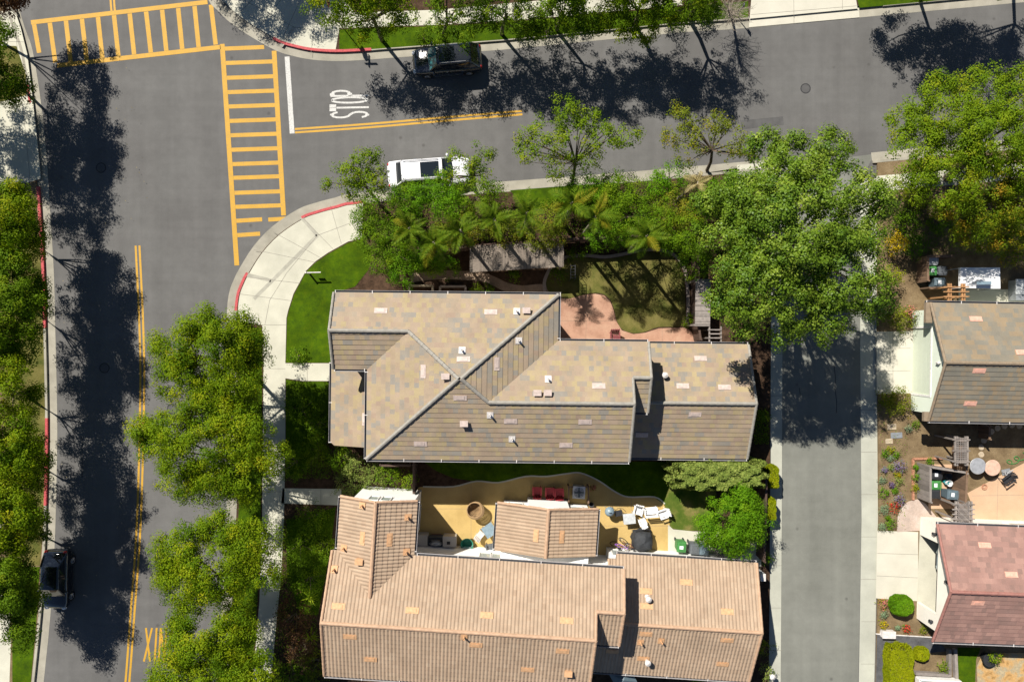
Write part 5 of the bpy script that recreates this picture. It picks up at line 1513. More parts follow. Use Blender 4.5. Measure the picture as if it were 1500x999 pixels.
# outdoor kitchen counter
t = thing('outdoor_kitchen', 'grey rendered outdoor kitchen counter with a dark grill in the shaded courtyard corner', 'outdoor kitchen', (*P(638, 792)[:2], ZB + .014))
M_REND = stucco('grey render', (.46, .43, .39))
for a, b, c, d in ((609, 783, 626, 800), (649, 785, 668, 801)):
    m = MB(); z = .9; p = PL([(a, b), (c, b + .5), (c, d), (a, d)], z); m.prism(p, ZB + .014, z); m.prism([((x - P((a + c) / 2, 0, z)[0]) * 1.04 + P((a + c) / 2, 0, z)[0], y) for x, y in p], z, z + .05); m.build('counter', M_REND, t)
m = MB(); p = PL([(627, 787), (648, 787), (648, 800), (627, 800)], .8); m.prism(p, ZB + .014, .72); m.build('grill_base', M_GREYP, t)
m = MB(); p = PL([(628, 788), (647.5, 788), (647.5, 794), (628, 794)], .8); m.prism(p, .72, .78); m.build('grill_top', M_BLK, t)
m = MB(); X, Y, _ = P(638, 797, .9); m.dome((X, Y, .72), .45, .22, .28, 14, 4); gl = m.build('grill_hood', M_METALG, t, smooth=True)
m = MB(); m.tube([(X - .3, Y + .24, .86), (X + .3, Y + .24, .86)], .018, 6); m.build('handle', M_CHROME, gl)
m = MB(); X, Y, _ = P(657, 795, .95); m.box((X, Y, .965), (.22, .2, .03), 0); m.build('sink', M_BLK, t)
m = MB(); X, Y, _ = P(639, 786.5, .2); 
t2 = thing('door_mat', 'dark red mat in front of the outdoor kitchen grill', 'mat', (*P(640, 783)[:2], ZB + .01))
m = MB(); p = PL([(632, 782), (647, 782), (646, 788), (632, 788)], ZB); m.prism(p, ZB + .007, ZB + .03); m.build('mat', M_MAROON, t2)

# air conditioner
X, Y, _ = P(848, 721, .9)
t = thing('air_conditioner', 'square air conditioner with a round fan grille behind a timber rail', 'air conditioner', (X, Y, ZB + .014))
m = MB(); m.box((X, Y, ZB + .4), (.78, .78, .76), -.06); m.box((X, Y, ZB + .8), (.84, .84, .05), -.06); m.build('casing', M_ALU, t)
m = MB()
for k in range(5): m.ring((X, Y, ZB + .84), .08 + k * .065, .009, 22, 4)
for k in range(8): m.tube([(X, Y, ZB + .845), (X + .35 * cos(k * pi / 4), Y + .35 * sin(k * pi / 4), ZB + .845)], .008, 4)
gr = m.build('fan_grille', M_GREYP, t)
m = MB()
for k in range(4):
    a = k * pi / 2; m.box((X + .16 * cos(a), Y + .16 * sin(a), ZB + .83), (.3, .12, .012), a)
m.build('fan_blades', M_SLATE, gr)
t = thing('timber_rail', 'low brown timber rail around the air conditioner', 'rail', (X, Y, ZB + .014))
m = MB()
for a, b in (((833, 713), (833, 735)), ((862, 713), (862, 737)), ((833, 713), (862, 713))): m.beam(P(*a, .9), P(*b, .9), .1, .05, 0, .5)
m.build('top_rail', M_WOOD, t)
for a in ((833, 713), (862, 713), (862, 737), (833, 735)):
    m = MB(); X2, Y2, _ = P(*a, .9); m.box((X2, Y2, .51), (.1, .1, .74), 0, 0, .4); m.build('post', M_WOOD, t)

# lattice panel by the garage wall
t = thing('lattice_panel', 'leaning lattice panel under the green tree by the garage eave', 'lattice', (*P(1061, 806)[:2], ZB + .01))
m = MB()
for s in (1, -1):
    for k in range(-3, 14):
        o = k * .14
        seg = [(o + s * d, d) for d in [j * .1 for j in range(10)] if 0 <= o + s * d <= 1.45]
        if len(seg) > 1:
            X, Y, _ = P(1047, 815, .7)
            m.beam((X + seg[0][0], Y + seg[0][1] * .75, ZB + .9 - seg[0][1] * .7), (X + seg[-1][0], Y + seg[-1][1] * .75, ZB + .9 - seg[-1][1] * .7), .035, .012, 0, RNG.random())
m.build('lattice', M_WOODG, t)
m = MB(); m.beam((X - .03, Y, ZB + .91), (X + 1.5, Y, ZB + .91), .05, .05, 0, .5); m.beam((X - .03, Y + .7, ZB + .27), (X + 1.5, Y + .7, ZB + .27), .05, .05, 0, .5); m.build('frame', M_WOODG, t)

# canopy
t = thing('canopy', 'white pop up canopy with a vent in its peaked cloth roof', 'canopy', (*P(1436, 410)[:2], ZB + .01))
q = [P(1407, 392, 2.2), P(1465, 392, 2.2), P(1465.5, 423, 2.2), P(1407, 422, 2.2)]; pk = P(1437, 409, 2.75)
m = MB()
n = 8
for i in range(4):
    a, b = np.array(q[i]), np.array(q[(i + 1) % 4]); c = np.array(pk)
    for k in range(n):
        e0, e1 = a + (b - a) * k / n, a + (b - a) * (k + 1) / n
        sag = lambda f: -.10 * sin(pi * f)
        rows = []
        for r in range(5):
            f = r / 4
            z = -.16 * sin(pi * f)
            rows.append([tuple(e0 + (c - e0) * f + (0, 0, z)), tuple(e1 + (c - e1) * f + (0, 0, z))])
        for r in range(4):
            m.add([rows[r][0], rows[r][1], rows[r + 1][1], rows[r + 1][0]], [(0, 1, 2, 3)])
        m.add([tuple(e0), tuple(e1), tuple(e1 - (0, 0, .22)), tuple(e0 - (0, 0, .22))], [(0, 3, 2, 1)])
cl = m.build('cloth_roof', M_CLOTH, t, smooth=False)
m = MB(); X, Y, _ = P(1442, 413.5, 2.6); m.box((X, Y - .05, 2.56), (.95, .2, .05), .02); m.build('vent_flap', M_BLUEG, cl)
for a in q:
    r = np.array(a) + (np.array(pk) - np.array(a)) * .04
    m = MB(); m.tube([(r[0], r[1], 2.18), (r[0], r[1], ZB + .015)], .025, 6); m.build('leg', M_ALU, t)
# storage box at the frame edge
t = thing('storage_box', 'pale grey storage box at the right of the white canopy', 'storage box', (*P(1500, 424)[:2], ZB + .012))
m = MB(); p = PL([(1490, 410), (1530, 410), (1530, 440), (1490, 440)], 1.0); m.prism(p, ZB + .015, .9); m.build('body', M_METALG, t)
m = MB(); m.prism(PL([(1489, 409), (1531, 409), (1531, 431), (1489, 431)], 1.0), .9, .97); m.build('lid', M_LIGHTG, t)

# utility cabinet, mailbox, signs
X, Y, _ = P(1302, 929.5, .5)
t = thing('utility_cabinet', 'white rounded utility cabinet at the edge of the dark gravel', 'cabinet', (X, Y, ZB))
m = MB(); m.box((X, Y, ZB + .2), (.86, .44, .4), -.02); m.build('body', M_PIPE, t)
m = MB(); m.box((X, Y, ZB + .43), (.92, .5, .06), -.02, top=(.95, .9)); m.build('lid', M_PIPE, t)
t = thing('garden_border', 'thin white border strip between planting bed and dark gravel', 'border', (*P(1310, 928)[:2], ZB + .01))
m = MB(); m.beam(P(1283, 928, ZB + .03), P(1368, 933, ZB + .03), .06, .08); m.build('border_strip', M_PIPE, t)
def post_sign(name, label, px, py, h, kind):
    X, Y, _ = P(px, py, ZB); t = thing(name, label, 'sign', (X, Y, ZB))
    m = MB(); m.tube([(X, Y, ZB), (X, Y, ZB + h)], .035, 8); m.build('pole', M_METALG, t)
    if kind == 'stop':
        m = MB(); zc = ZB + h - .95
        vs = []
        for dx in (.045, .06):
            vs += [(X + dx, Y + .38 * cos(pi / 8 + k * pi / 4), zc + .38 * sin(pi / 8 + k * pi / 4)) for k in range(8)]
        m.add(vs, [tuple(range(8))[::-1], tuple(range(8, 16))] + [(k, (k + 1) % 8, 8 + (k + 1) % 8, 8 + k) for k in range(8)])
        m.build('sign_plate', M_RED, t)
        m = MB(); m.box((X, Y, ZB + h - .35), (.03, .85, .2)); m.build('name_blade', M_GREENP, t)
        m = MB(); m.box((X, Y, ZB + h - .1), (.85, .03, .2)); m.build('name_blade', M_GREENP, t)
    else:
        m = MB(); m.box((X + .03, Y, ZB + h - .18), (.02, .32, .4)); m.build('sign_plate', M_BLK, t)
    return t
post_sign('stop_sign', 'red stop sign on a tall pole with street name blades at the crossing corner', 496, 33, 3.85, 'stop')
post_sign('parking_sign', 'small dark sign on a thin pole at the driveway corner', 1079, 23, 1.6, 'small')
t = thing('yard_sign', 'white board sign on the lawn beside the curved pavement', 'sign', (*P(457, 399)[:2], ZB + .01))
a, b = P(447, 399.5, 1.0), P(470, 399, 1.0)
m = MB(); m.beam((a[0], a[1], 1.0), (b[0], b[1], 1.0), .06, .1); m.build('board', M_PIPE, t)
m = MB(); m.box((a[0] + .06, a[1], .62), (.09, .09, .98)); m.build('post', M_PIPE, t)
m = MB(); m.box(((a[0] + b[0]) / 2 + .1, a[1] + .012, .72), (.45, .03, .25)); m.build('hanging_panel', M_PIPE, t)
# meters and lantern by the alley
def meter(label, px, py):
    X, Y, _ = P(px, py, 1.2); t = thing('utility_meter', label, 'meter', (X, Y, ZB))
    m = MB(); m.box((X, Y, ZB + .65), (.3, .45, 1.3)); m.build('cabinet', M_LIGHTG, t)
    m = MB(); m.box((X, Y, ZB + 1.33), (.36, .5, .05), top=(.9, .9)); m.build('lid', M_PIPE, t)
meter('pale utility meter cabinet in the shadow beside the terracotta garage', 1116, 844)
X, Y, _ = P(1128, 986.5, .6); t = thing('garden_lamp', 'white garden lamp post among shrubs at the lower alley kerb', 'lamp', (X, Y, ZB))
m = MB(); m.tube([(X, Y, ZB), (X, Y, ZB + .7)], .05, 8); m.build('post', M_PIPE, t)
m = MB(); m.lathe([(.1, .7), (.16, .74), (.16, .95), (.2, .97), (.04, 1.08)], X, Y, 8, z=ZB); m.build('lantern', M_PIPE, t)
# stepping stones
for i, (px, py) in enumerate(((1437, 655), (1437, 665.5), (1441, 645), (1446, 637), (1452, 632), (1461, 627), (1471, 624), (1482, 622.5), (1493, 624))):
    X, Y, _ = P(px, py, ZB)
    nm = ['the upper of the two sunlit ones near the round tables', 'the lower of the two sunlit ones near the round tables', 'first in the eave shadow above the sunlit pair', 'second in the eave shadow above the sunlit pair', 'third in the eave shadow counting from the sunlit pair', 'fourth in the eave shadow counting from the sunlit pair', 'fifth in the eave shadow counting from the sunlit pair', 'sixth in the eave shadow counting from the sunlit pair', 'farthest right one of the arc in the eave shadow'][i]
    m = MB(); r = .20; k0 = RNG.uniform(0, 6)
    m.prism([(X + r * RNG.uniform(.9, 1.08) * cos(k0 + k * pi / 7), Y + r * RNG.uniform(.9, 1.08) * sin(k0 + k * pi / 7)) for k in range(14)], ZB, ZB + .035)
    tag(m.build('stepping_stone', M_STONE), 'round stepping stone, ' + nm, 'stepping stone', 'arc of stepping stones')
for px, py, a, b, lab, mt in ((1306, 625, .62, .4, 'pale rectangular stepping slab, upper one in the flower bed', M_STONE), (1302, 646, .5, .36, 'pale rectangular stepping slab, lower one in the flower bed', M_STONE), (1313, 637.5, .8, .4, 'grey green utility lid between the two pale slabs', M_METALG)):
    X, Y, _ = P(px, py, ZB); m = MB(); m.box((X, Y, ZB + .02), (a, b, .06), .05, top=(.97, .97)); tag(m.build('garden_slab', mt), lab, 'slab')
# brick edging
t = thing('brick_edging', 'low orange brick edging around the planting bed by the grey screen', 'edging', (*P(1338, 700)[:2], ZB))
m = MB()
pts = [P(1337.5, 732, ZB + .06), P(1337.5, 672, ZB + .06), P(1381, 671, ZB + .06)]
for a, b in zip(pts, pts[1:]):
    a, b = np.array(a), np.array(b); l = np.linalg.norm(b - a); n = int(l / .22)
    for k in range(n): m.beam(a + (b - a) * k / n, a + (b - a) * (k + .93) / n, .14, .12, 0, RNG.random())
m.build('brick_row', M_BRICK, t)
# raised timber border and cold frame at the lower edge
t = thing('timber_border', 'weathered timber border around a square planting bed', 'border', (*P(1395, 970)[:2], ZB + .01))
m = MB()
for a, b in (((1390, 950), (1390, 986)), ((1398, 950), (1400, 992)), ((1340, 985), (1392, 988))): m.beam(P(*a, .4), P(*b, .4), .2, .3, 0, RNG.random())
m.build('sleeper', M_WOODG, t)
t = thing('cold_frame', 'white framed garden cold frame with dark glass at the bottom edge', 'cold frame', (*P(1375, 1000)[:2], ZB + .01))
m = MB()
for a, b in (((1345, 993), (1405, 996)), ((1345, 993), (1345, 1025)), ((1405, 996), (1405, 1025))): m.beam(P(*a, .6), P(*b, .6), .12, .5)
fr = m.build('frame', M_TRIM, t)
m = MB(); m.sheet(PL([(1347, 995), (1403, 998), (1403, 1025), (1347, 1025)], .6), .72); m.build('pane', M_GLASS, t)
# planter pot with plant is made with the plants; garden hose and rings
t = thing('garden_hose', 'green garden hose lying in loops at the edge of the peach patio', 'hose', (*P(1485, 678)[:2], ZB + .02))
m = MB(); X, Y, _ = P(1484, 679, ZB)
pts = [(X + .3 * cos(k * .5) + .04 * k - .4, Y + .2 * sin(k * .5) + .02 * k, ZB + .03 + .001 * k) for k in range(30)]
m.tube(pts, .03, 5); m.build('hose', M_GREENP, t)
X, Y, _ = P(1441.5, 713, ZB); m = MB(); m.ring((X, Y, ZB + .05), .18, .03, 20, 5); m.ring((X, Y, ZB + .03), .1, .02, 16, 5); tag(m.build('hose_ring', M_BRICK), 'small terracotta coloured coil on the peach patio', 'coil')
X, Y, _ = P(1477, 692, .4)
t = thing('plant_stand', 'pale blue grey pile of garden gear beside the hose', 'garden gear', (X, Y, ZB + .012))
m = MB()
for k in range(7): m.tube([(X + RNG.uniform(-.35, .35), Y + RNG.uniform(-.22, .22), ZB + .05 + .04 * k), (X + RNG.uniform(-.35, .35), Y + RNG.uniform(-.22, .22), ZB + .08 + .04 * k)], .035, 6)
m.build('tubes', M_ALU, t)
m = MB(); m.box((X, Y, ZB + .04), (.6, .4, .05), .2); m.build('tray', M_METALG, t)
# red seat on the pink patio and black trellis
chair('patio_chair', 'dark red chair on the pink patio at the tiled eave', 900, 492, pi, M_MAROON, None, .6, .5)
t = thing('trellis', 'black metal trellis frame on the shaded lawn', 'trellis', (*P(836, 400)[:2], ZB + .012))
m = MB(); X, Y, _ = P(838, 400, 1)
for dx in (-.15, .15): m.tube([(X + dx, Y - .5, ZB), (X + dx, Y - .45, ZB + 1.6), (X + dx, Y + .45, ZB + 1.6), (X + dx, Y + .5, ZB)], .025, 5)
for k in range(5): m.tube([(X - .15, Y - .4 + k * .2, ZB + 1.6), (X + .15, Y - .4 + k * .2, ZB + 1.6)], .02, 5)
m.build('frame', M_BLK, t)
# square umbrella behind the lower house
X, Y, _ = P(913, 994, 2.3); t = thing('parasol', 'slate blue square parasol in the shade below the garage eave', 'parasol', (X, Y, ZB))
m = MB(); h = 1.0
vs = [(X + h * cos(pi / 4 + .5 + k * pi / 2), Y + h * sin(pi / 4 + .5 + k * pi / 2), 2.1) for k in range(4)] + [(X, Y, 2.5)]
m.add(vs, [(0, 1, 4), (1, 2, 4), (2, 3, 4), (3, 0, 4), (3, 2, 1, 0)]); m.build('canopy', M_SLATE, t)
m = MB(); m.tube([(X, Y, ZB), (X, Y, 2.3)], .03, 6); m.build('pole', M_METALG, t)
# raised beds by the corner house north wall
for a, b, c, d, lab in ((600, 419, 634, 440, 'pale edged raised bed at the left by the corner house wall'), (645, 420, 682, 440, 'dark edged raised bed right of the pale one by the corner house wall')):
    t = thing('raised_bed', lab, 'raised bed', (*P((a + c) / 2, (b + d) / 2)[:2], ZB + .01))
    m = MB(); z = .4
    for p, q in (((a, b), (c, b)), ((c, b), (c, d)), ((c, d), (a, d)), ((a, d), (a, b))): m.beam(P(*p, z), P(*q, z), .14, .5)
    m.build('edge', M_EDGE if 'dark' in lab else M_STONE, t)
    m = MB(); m.sheet(PL([(a, b), (c, b), (c, d), (a, d)], z), .35); m.build('bed_soil', M_MULCH, t)
# ------------------------------------------------------------------ foliage
VOID = -1.3
def rnd_dir(n):
    v = NP.normal(size=(n, 3)); return v / (np.linalg.norm(v, axis=1, keepdims=True) + 1e-9)
def norm_rows(a): return a / (np.linalg.norm(a, axis=1, keepdims=True) + 1e-9)

def leaf_object(name, C, Nn, T, L, W, mat, parent, org, fold=.15, tang=None):
    """one quad per leaf; C centres, Nn normals, T tone, L and W leaf length and width"""
    n = len(C)
    r = rnd_dir(n) if tang is None else tang
    t = norm_rows(r - Nn * np.sum(r * Nn, 1, keepdims=True)); b = np.cross(Nn, t)
    s = NP.uniform(.7, 1.25, (n, 1))
    hl, hw = t * (L / 2) * s, b * (W / 2) * s
    up = Nn * (W * fold)
    V = np.stack([C - hl, C + hw + up, C + hl, C - hw + up], 1).reshape(-1, 3) - np.array(org)
    me = bpy.data.meshes.new(name)
    me.vertices.add(4 * n); me.vertices.foreach_set('co', V.astype(np.float32).ravel())
    me.loops.add(4 * n); me.loops.foreach_set('vertex_index', np.arange(4 * n, dtype=np.int32))
    me.polygons.add(n); me.polygons.foreach_set('loop_start', np.arange(n, dtype=np.int32) * 4)
    me.update(calc_edges=True)
    at = me.attributes.new('tone', 'FLOAT', 'FACE'); at.data.foreach_set('value', np.clip(T, 0, 1).astype(np.float32))
    me.materials.append(mat)
    o = bpy.data.objects.new(name, me); COL.objects.link(o)
    if parent is not None: o.parent = parent
    else: o.location = org
    ORG[o.name] = tuple(org)
    return o

def clumps(lobes, dens, cr, low=-.35, inner=.5, squash=1.0):
    cs, ds, rs = [], [], []
    for (x, y, z, r, rz) in lobes:
        n = max(4, int(13 * dens * r * max(r, .6) * (.55 / cr) ** 2))
        d = rnd_dir(n * 3); d = d[d[:, 2] > low][:n]
        f = inner + (1.0 - inner) * NP.uniform(0, 1, (len(d), 1)) ** .6
        f *= NP.uniform(.8, 1.1, (len(d), 1)) + .22 * (NP.uniform(size=(len(d), 1)) < .12)
        q = np.array((x, y, z)) + d * f * np.array((r, r, rz))
        if r > 1.2:
            v = np.sin(q[:, 0] * 2.3 + 1.1 * q[:, 2]) + np.sin(q[:, 1] * 2.6 - .8 * q[:, 0] + 2) + np.sin(q[:, 2] * 2.9 + .9 * q[:, 1] + 4)
            k = v > VOID; q, d = q[k], d[k]
        cs.append(q); ds.append(d); rs.append(np.full(len(d), cr) * NP.uniform(.5, 1.4, len(d)))
    return np.concatenate(cs), np.concatenate(ds), np.concatenate(rs)

def leaves_from(cs, ds, rs, per, up=.55):
    C, Nn, T = [], [], []
    for c, d, r in zip(cs, ds, rs):
        n = max(3, int(per * (r / .55) ** 2))
        o = rnd_dir(n) * (NP.uniform(0, 1, (n, 1)) ** .5) * r
        o[:, 2] *= .62
        C.append(c + o)
        Nn.append(norm_rows(o / r * 1.0 + d * .5 + np.array((0, 0, up * .7)) + NP.normal(size=(n, 3)) * .38))
        T.append(np.full(n, .5 + NP.normal() * .22) + NP.normal(size=n) * .12)
    return np.concatenate(C), np.concatenate(Nn), np.concatenate(T)

def tree(name, label, cat, base, lobes, mat, dens=1.0, cr=.5, leaf=(.15, .10), per=100, group=None, bark=None, trunk_r=.13, crown_z=None, low=-.35, inner=.5, limbs=10, rzf=.75, twigs=0):
    """lobes: photo pixel x, y, pixel radius, centre height"""
    L = []
    for lb in lobes:
        px, py, r, z = lb[:4]
        X, Y, _ = P(px, py, z); rr = r / K * (H - z) / H
        L.append((X, Y, z, rr, rr * (lb[4] if len(lb) > 4 else rzf)))
    bx, by = P(*base)[:2]
    t = thing(name, label, cat, (bx, by, ZB), group)
    cs, ds, rs = clumps(L, dens, cr, low, inner)
    k_ = .76
    C, Nn, T = leaves_from(cs, ds, rs, per / k_ ** 2)
    leaf = (leaf[0] * k_, leaf[1] * k_)
    keep = C[:, 2] > .35
    leaf_object('crown', C[keep], Nn[keep], T[keep], leaf[0], leaf[1], mat, t, ORG[t.name])
    m = MB()
    mz = min(l[2] for l in L); top = np.mean([(l[0], l[1], l[2]) for l in L], 0)
    fork = np.array((bx * .6 + top[0] * .4, by * .6 + top[1] * .4, max(1.0, mz * .78)))
    m.tube([(bx, by, ZB - .02), ((bx * 2 + fork[0]) / 3, (by * 2 + fork[1]) / 3, fork[2] * .5), tuple(fork)], [trunk_r * 1.25, trunk_r, trunk_r * .85], 9)
    idx = NP.permutation(len(cs))[:limbs]
    for i in idx:
        e = cs[i]; md = fork * .45 + e * .55 + np.array((0, 0, -.15 * abs(e[2] - fork[2]))) + NP.normal(size=3) * .12
        m.tube([tuple(fork), tuple(md), tuple(e)], [trunk_r * .5, trunk_r * .3, trunk_r * .1], 5)
        for _ in range(twigs):
            j = NP.randint(len(cs)); q = md + (e - md) * .5 + NP.normal(size=3) * .5
            m.tube([tuple(md), tuple(q)], [trunk_r * .2, .01], 4)
    m.build('trunk', bark or M_BARK, t)
    return t

WG = 'street trees along the left kerb'
MG = 'street trees between road and pavement beside the houses'
NG = 'street trees behind the far kerb of the side street'
LATER = []
# --- left kerb row
tree('street_tree', 'leafy street tree at the far upper left corner above the crossing ramp', 'tree', (-30, 40), [(-22, -30, 52, 5.2), (20, 2, 26, 3.7), (-50, 10, 50, 5.5)], L_PURP, 1.0, group=WG, limbs=5, trunk_r=.11)
tree('street_tree', 'dark street tree by the crossing ramp on the left, shading the concrete', 'tree', (15, 110), [(-28, 90, 52, 5.8), (-8, 60, 30, 5.6), (-4, 120, 28, 5.5), (-60, 110, 50, 6.0), (28, 135, 22, 3.4)], L_DARK, 1.7, group=WG, limbs=5, trunk_r=.11)
tree('street_tree', 'street tree just below the shaded ramp on the left pavement', 'tree', (28, 335), [(0, 325, 50, 5.7), (30, 320, 30, 4.1), (25, 365, 36, 4.3), (-35, 345, 55, 6.0), (10, 285, 26, 5.2), (46, 345, 22, 3.4)], L_STREET, 1.75, group=WG, limbs=5, trunk_r=.11)
tree('street_tree', 'dense dark street tree beside the long red kerb on the left', 'tree', (35, 440), [(10, 440, 52, 5.9), (38, 425, 30, 4.1), (36, 468, 30, 4.1), (-35, 450, 60, 6.2), (15, 395, 34, 5.6), (20, 505, 34, 4.1), (50, 450, 22, 3.4)], L_DARK, 1.7, group=WG, limbs=5, trunk_r=.11)
tree('street_tree', 'thin crowned street tree with bare soil showing around it on the left', 'tree', (38, 575), [(5, 580, 38, 5.6), (30, 592, 26, 3.9), (-40, 565, 50, 6.0), (18, 545, 26, 5.2), (12, 620, 34, 5.5), (48, 585, 20, 3.2)], L_STREET, .9, group=WG, limbs=5, trunk_r=.11)
tree('street_tree', 'yellowish street tree beside the lower red kerb on the left', 'tree', (40, 665), [(8, 660, 50, 5.8), (36, 650, 28, 3.9), (34, 690, 34, 4.3), (-35, 665, 56, 6.0), (10, 715, 36, 5.6), (50, 680, 24, 3.4)], L_STREET, 1.75, group=WG, limbs=5, trunk_r=.11)
tree('street_tree', 'street tree directly above the parked black hatchback on the left', 'tree', (38, 765), [(5, 760, 48, 5.9), (30, 748, 28, 4.0), (26, 790, 30, 4.1), (-40, 765, 55, 6.0), (4, 812, 34, 5.6), (48, 772, 24, 3.4)], L_STREET, 1.75, group=WG, limbs=5, trunk_r=.11)
tree('street_tree', 'lowest street tree on the left, next to the parked black hatchback', 'tree', (34, 860), [(-4, 858, 44, 5.7), (22, 845, 28, 3.9), (24, 885, 30, 3.9), (-45, 868, 50, 6.0), (30, 930, 20, 4.4), (40, 875, 22, 3.2)], L_DARK, 1.7, group=WG, limbs=5, trunk_r=.11)
tree('street_tree', 'large tree mostly beyond the left picture edge, shading the crossing ramp', 'tree', (-120, 90), [(-160, 40, 60, 6.6), (-130, 90, 50, 6.4), (-48, 172, 42, 6.3), (-95, 150, 48, 6.5), (-175, 100, 50, 6.6), (-60, 210, 36, 6.2)], L_DARK, 1.1, group=WG, limbs=5, trunk_r=.11)
# --- median row
tree('street_tree', 'topmost of the four broad trees overhanging the right side of the road', 'tree', (358, 530), [(312, 515, 62, 7.0), (262, 515, 34, 6.4), (350, 495, 36, 6.6), (265, 555, 38, 6.5), (345, 560, 42, 6.8), (370, 515, 28, 6.2), (300, 478, 26, 6.6), (318, 585, 36, 6.8), (232, 508, 16, 6.0)], L_STREET, 1.75, cr=.5, leaf=(.14, .09), per=95, group=MG)
tree('street_tree', 'broad tree reaching over the yellow centre line, second from the top', 'tree', (360, 665), [(300, 650, 66, 7.1), (240, 640, 38, 6.4), (212, 632, 24, 6.0), (355, 640, 48, 7.0), (360, 690, 46, 6.9), (268, 700, 36, 6.4), (320, 705, 40, 6.6), (390, 665, 30, 6.4), (300, 605, 36, 6.9)], L_STREET, 1.75, cr=.5, leaf=(.14, .09), per=95, group=MG)
tree('street_tree', 'round dense tree over the road, third from the top of four', 'tree', (358, 830), [(318, 820, 62, 7.1), (262, 810, 38, 6.5), (272, 855, 40, 6.4), (365, 800, 42, 6.8), (372, 845, 42, 6.7), (320, 775, 30, 6.6), (250, 840, 26, 6.0)], L_STREET, 1.75, cr=.5, leaf=(.14, .09), per=95, group=MG)
tree('street_tree', 'lowest of the four broad trees, covering part of the yellow road lettering', 'tree', (352, 950), [(300, 935, 58, 7.0), (255, 985, 38, 6.4), (340, 965, 50, 6.8), (300, 1010, 62, 7.0), (350, 915, 34, 6.5), (270, 915, 24, 6.2), (360, 1010, 50, 7.0)], L_STREET, 1.75, cr=.5, leaf=(.14, .09), per=95, group=MG)
# --- far kerb row of the side street
tree('street_tree', 'tree overhanging the corner pavement by the stop sign', 'tree', (560, 60), [(525, 18, 40, 4.3), (480, 10, 28, 5.0), (560, 30, 30, 4.0), (540, -30, 55, 6.0), (590, 8, 28, 5.0)], L_STREET, .95, cr=.42, per=80, group=NG, limbs=6, trunk_r=.12)
tree('street_tree', 'thin tree above the front of the parked black vehicle', 'tree', (650, 60), [(655, 5, 34, 5.0), (690, 18, 28, 3.8), (640, 48, 20, 4.2), (680, 50, 20, 4.2), (680, -40, 50, 6.0)], L_DARK, .85, cr=.36, per=70, group=NG, limbs=6, trunk_r=.11)
tree('street_tree', 'sparse tree behind the rear of the parked black vehicle', 'tree', (735, 52), [(735, 8, 40, 5.2), (770, 28, 26, 3.8), (720, 32, 22, 3.6), (740, -35, 55, 6.0), (775, 44, 20, 3.6)], L_DARK, .8, cr=.36, per=70, group=NG, limbs=6, trunk_r=.11)
tree('street_tree', 'tree in the middle of the far kerb over the narrow lawn', 'tree', (815, 45), [(820, 10, 38, 5.4), (850, 22, 28, 4.0), (800, 30, 24, 3.8), (830, -40, 60, 6.2), (845, 36, 22, 3.8), (875, 36, 18, 3.6)], L_DARK, .95, cr=.4, per=75, group=NG, limbs=6, trunk_r=.12)
tree('street_tree', 'bushy tree leaning over the far kerb left of the bare tree', 'tree', (930, 38), [(930, 22, 42, 4.3), (900, 18, 32, 4.0), (945, 40, 28, 3.6), (965, 12, 30, 5.0), (930, -40, 60, 6.2)], L_STREET, 1.0, cr=.42, per=80, group=NG, limbs=6)
tree('street_tree', 'low leafy tree at the kerb next to the bare twiggy tree', 'tree', (1010, 30), [(1005, 6, 32, 4.8), (1035, 14, 24, 4.0), (985, 25, 20, 4.0), (1010, -40, 60, 6.2)], L_DARK, .9, cr=.42, per=75, group=NG, limbs=6)
tree('street_tree', 'tree above the top edge shading the concrete corner by the long crossing', 'tree', (300, -160), [(270, -150, 50, 5.6), (310, -140, 46, 5.4), (220, -160, 40, 5.6), (330, -175, 60, 6)], L_STREET, 1.0, group=NG, limbs=6)
tree('street_tree', 'tree above the top edge shading the street right of the driveway', 'tree', (1330, -30), [(1350, -55, 50, 5.2), (1400, -70, 60, 5.6), (1310, -75, 40, 5)], L_STREET, 1.0, group=NG, limbs=6, trunk_r=.12)
tree('street_tree', 'tree above the top right corner shading the end of the side street', 'tree', (1470, -50), [(1460, -60, 55, 5.6), (1520, -70, 65, 6), (1420, -95, 50, 6.2)], L_STREET, 1.0, group=NG, limbs=6, trunk_r=.12)
# --- big right hand trees
tree('shade_tree', 'huge glossy green poplar overhanging the alley and the tiled roof edge', 'tree', (1105, 372), [(1160, 330, 92, 10.9), (1095, 300, 52, 8.9), (1070, 350, 44, 8.9), (1110, 415, 62, 10.3), (1165, 450, 46, 9.9), (1235, 300, 66, 9.5), (1240, 400, 62, 10.5), (1175, 238, 52, 9.1), (1215, 225, 34, 8.5), (1262, 335, 32, 9.5), (1278, 430, 34, 9.3), (1165, 370, 60, 11.1), (1065, 440, 30, 9.1), (1090, 475, 24, 9.3), (1215, 465, 38, 9.7), (1120, 215, 26, 8.1), (1145, 260, 40, 8.9), (1288, 300, 24, 8.1), (1040, 300, 24, 7.5), (1150, 485, 24, 9.3)], L_BIG, 1.0, cr=.46, leaf=(.17, .13), per=85, bark=M_BARKL, trunk_r=.3, limbs=30)
tree('shade_tree', 'spreading bright green tree over the pavement at the right edge', 'tree', (1385, 262), [(1400, 190, 62, 6.6), (1345, 215, 44, 6), (1455, 200, 66, 6.8), (1390, 250, 60, 6.4), (1330, 180, 34, 5.6), (1370, 135, 34, 6), (1440, 135, 40, 6.2), (1340, 265, 34, 5.6), (1500, 150, 50, 6.6), (1510, 230, 60, 6.6)], L_LIME, 1.1, cr=.45, leaf=(.15, .09), per=85, trunk_r=.22, limbs=22)
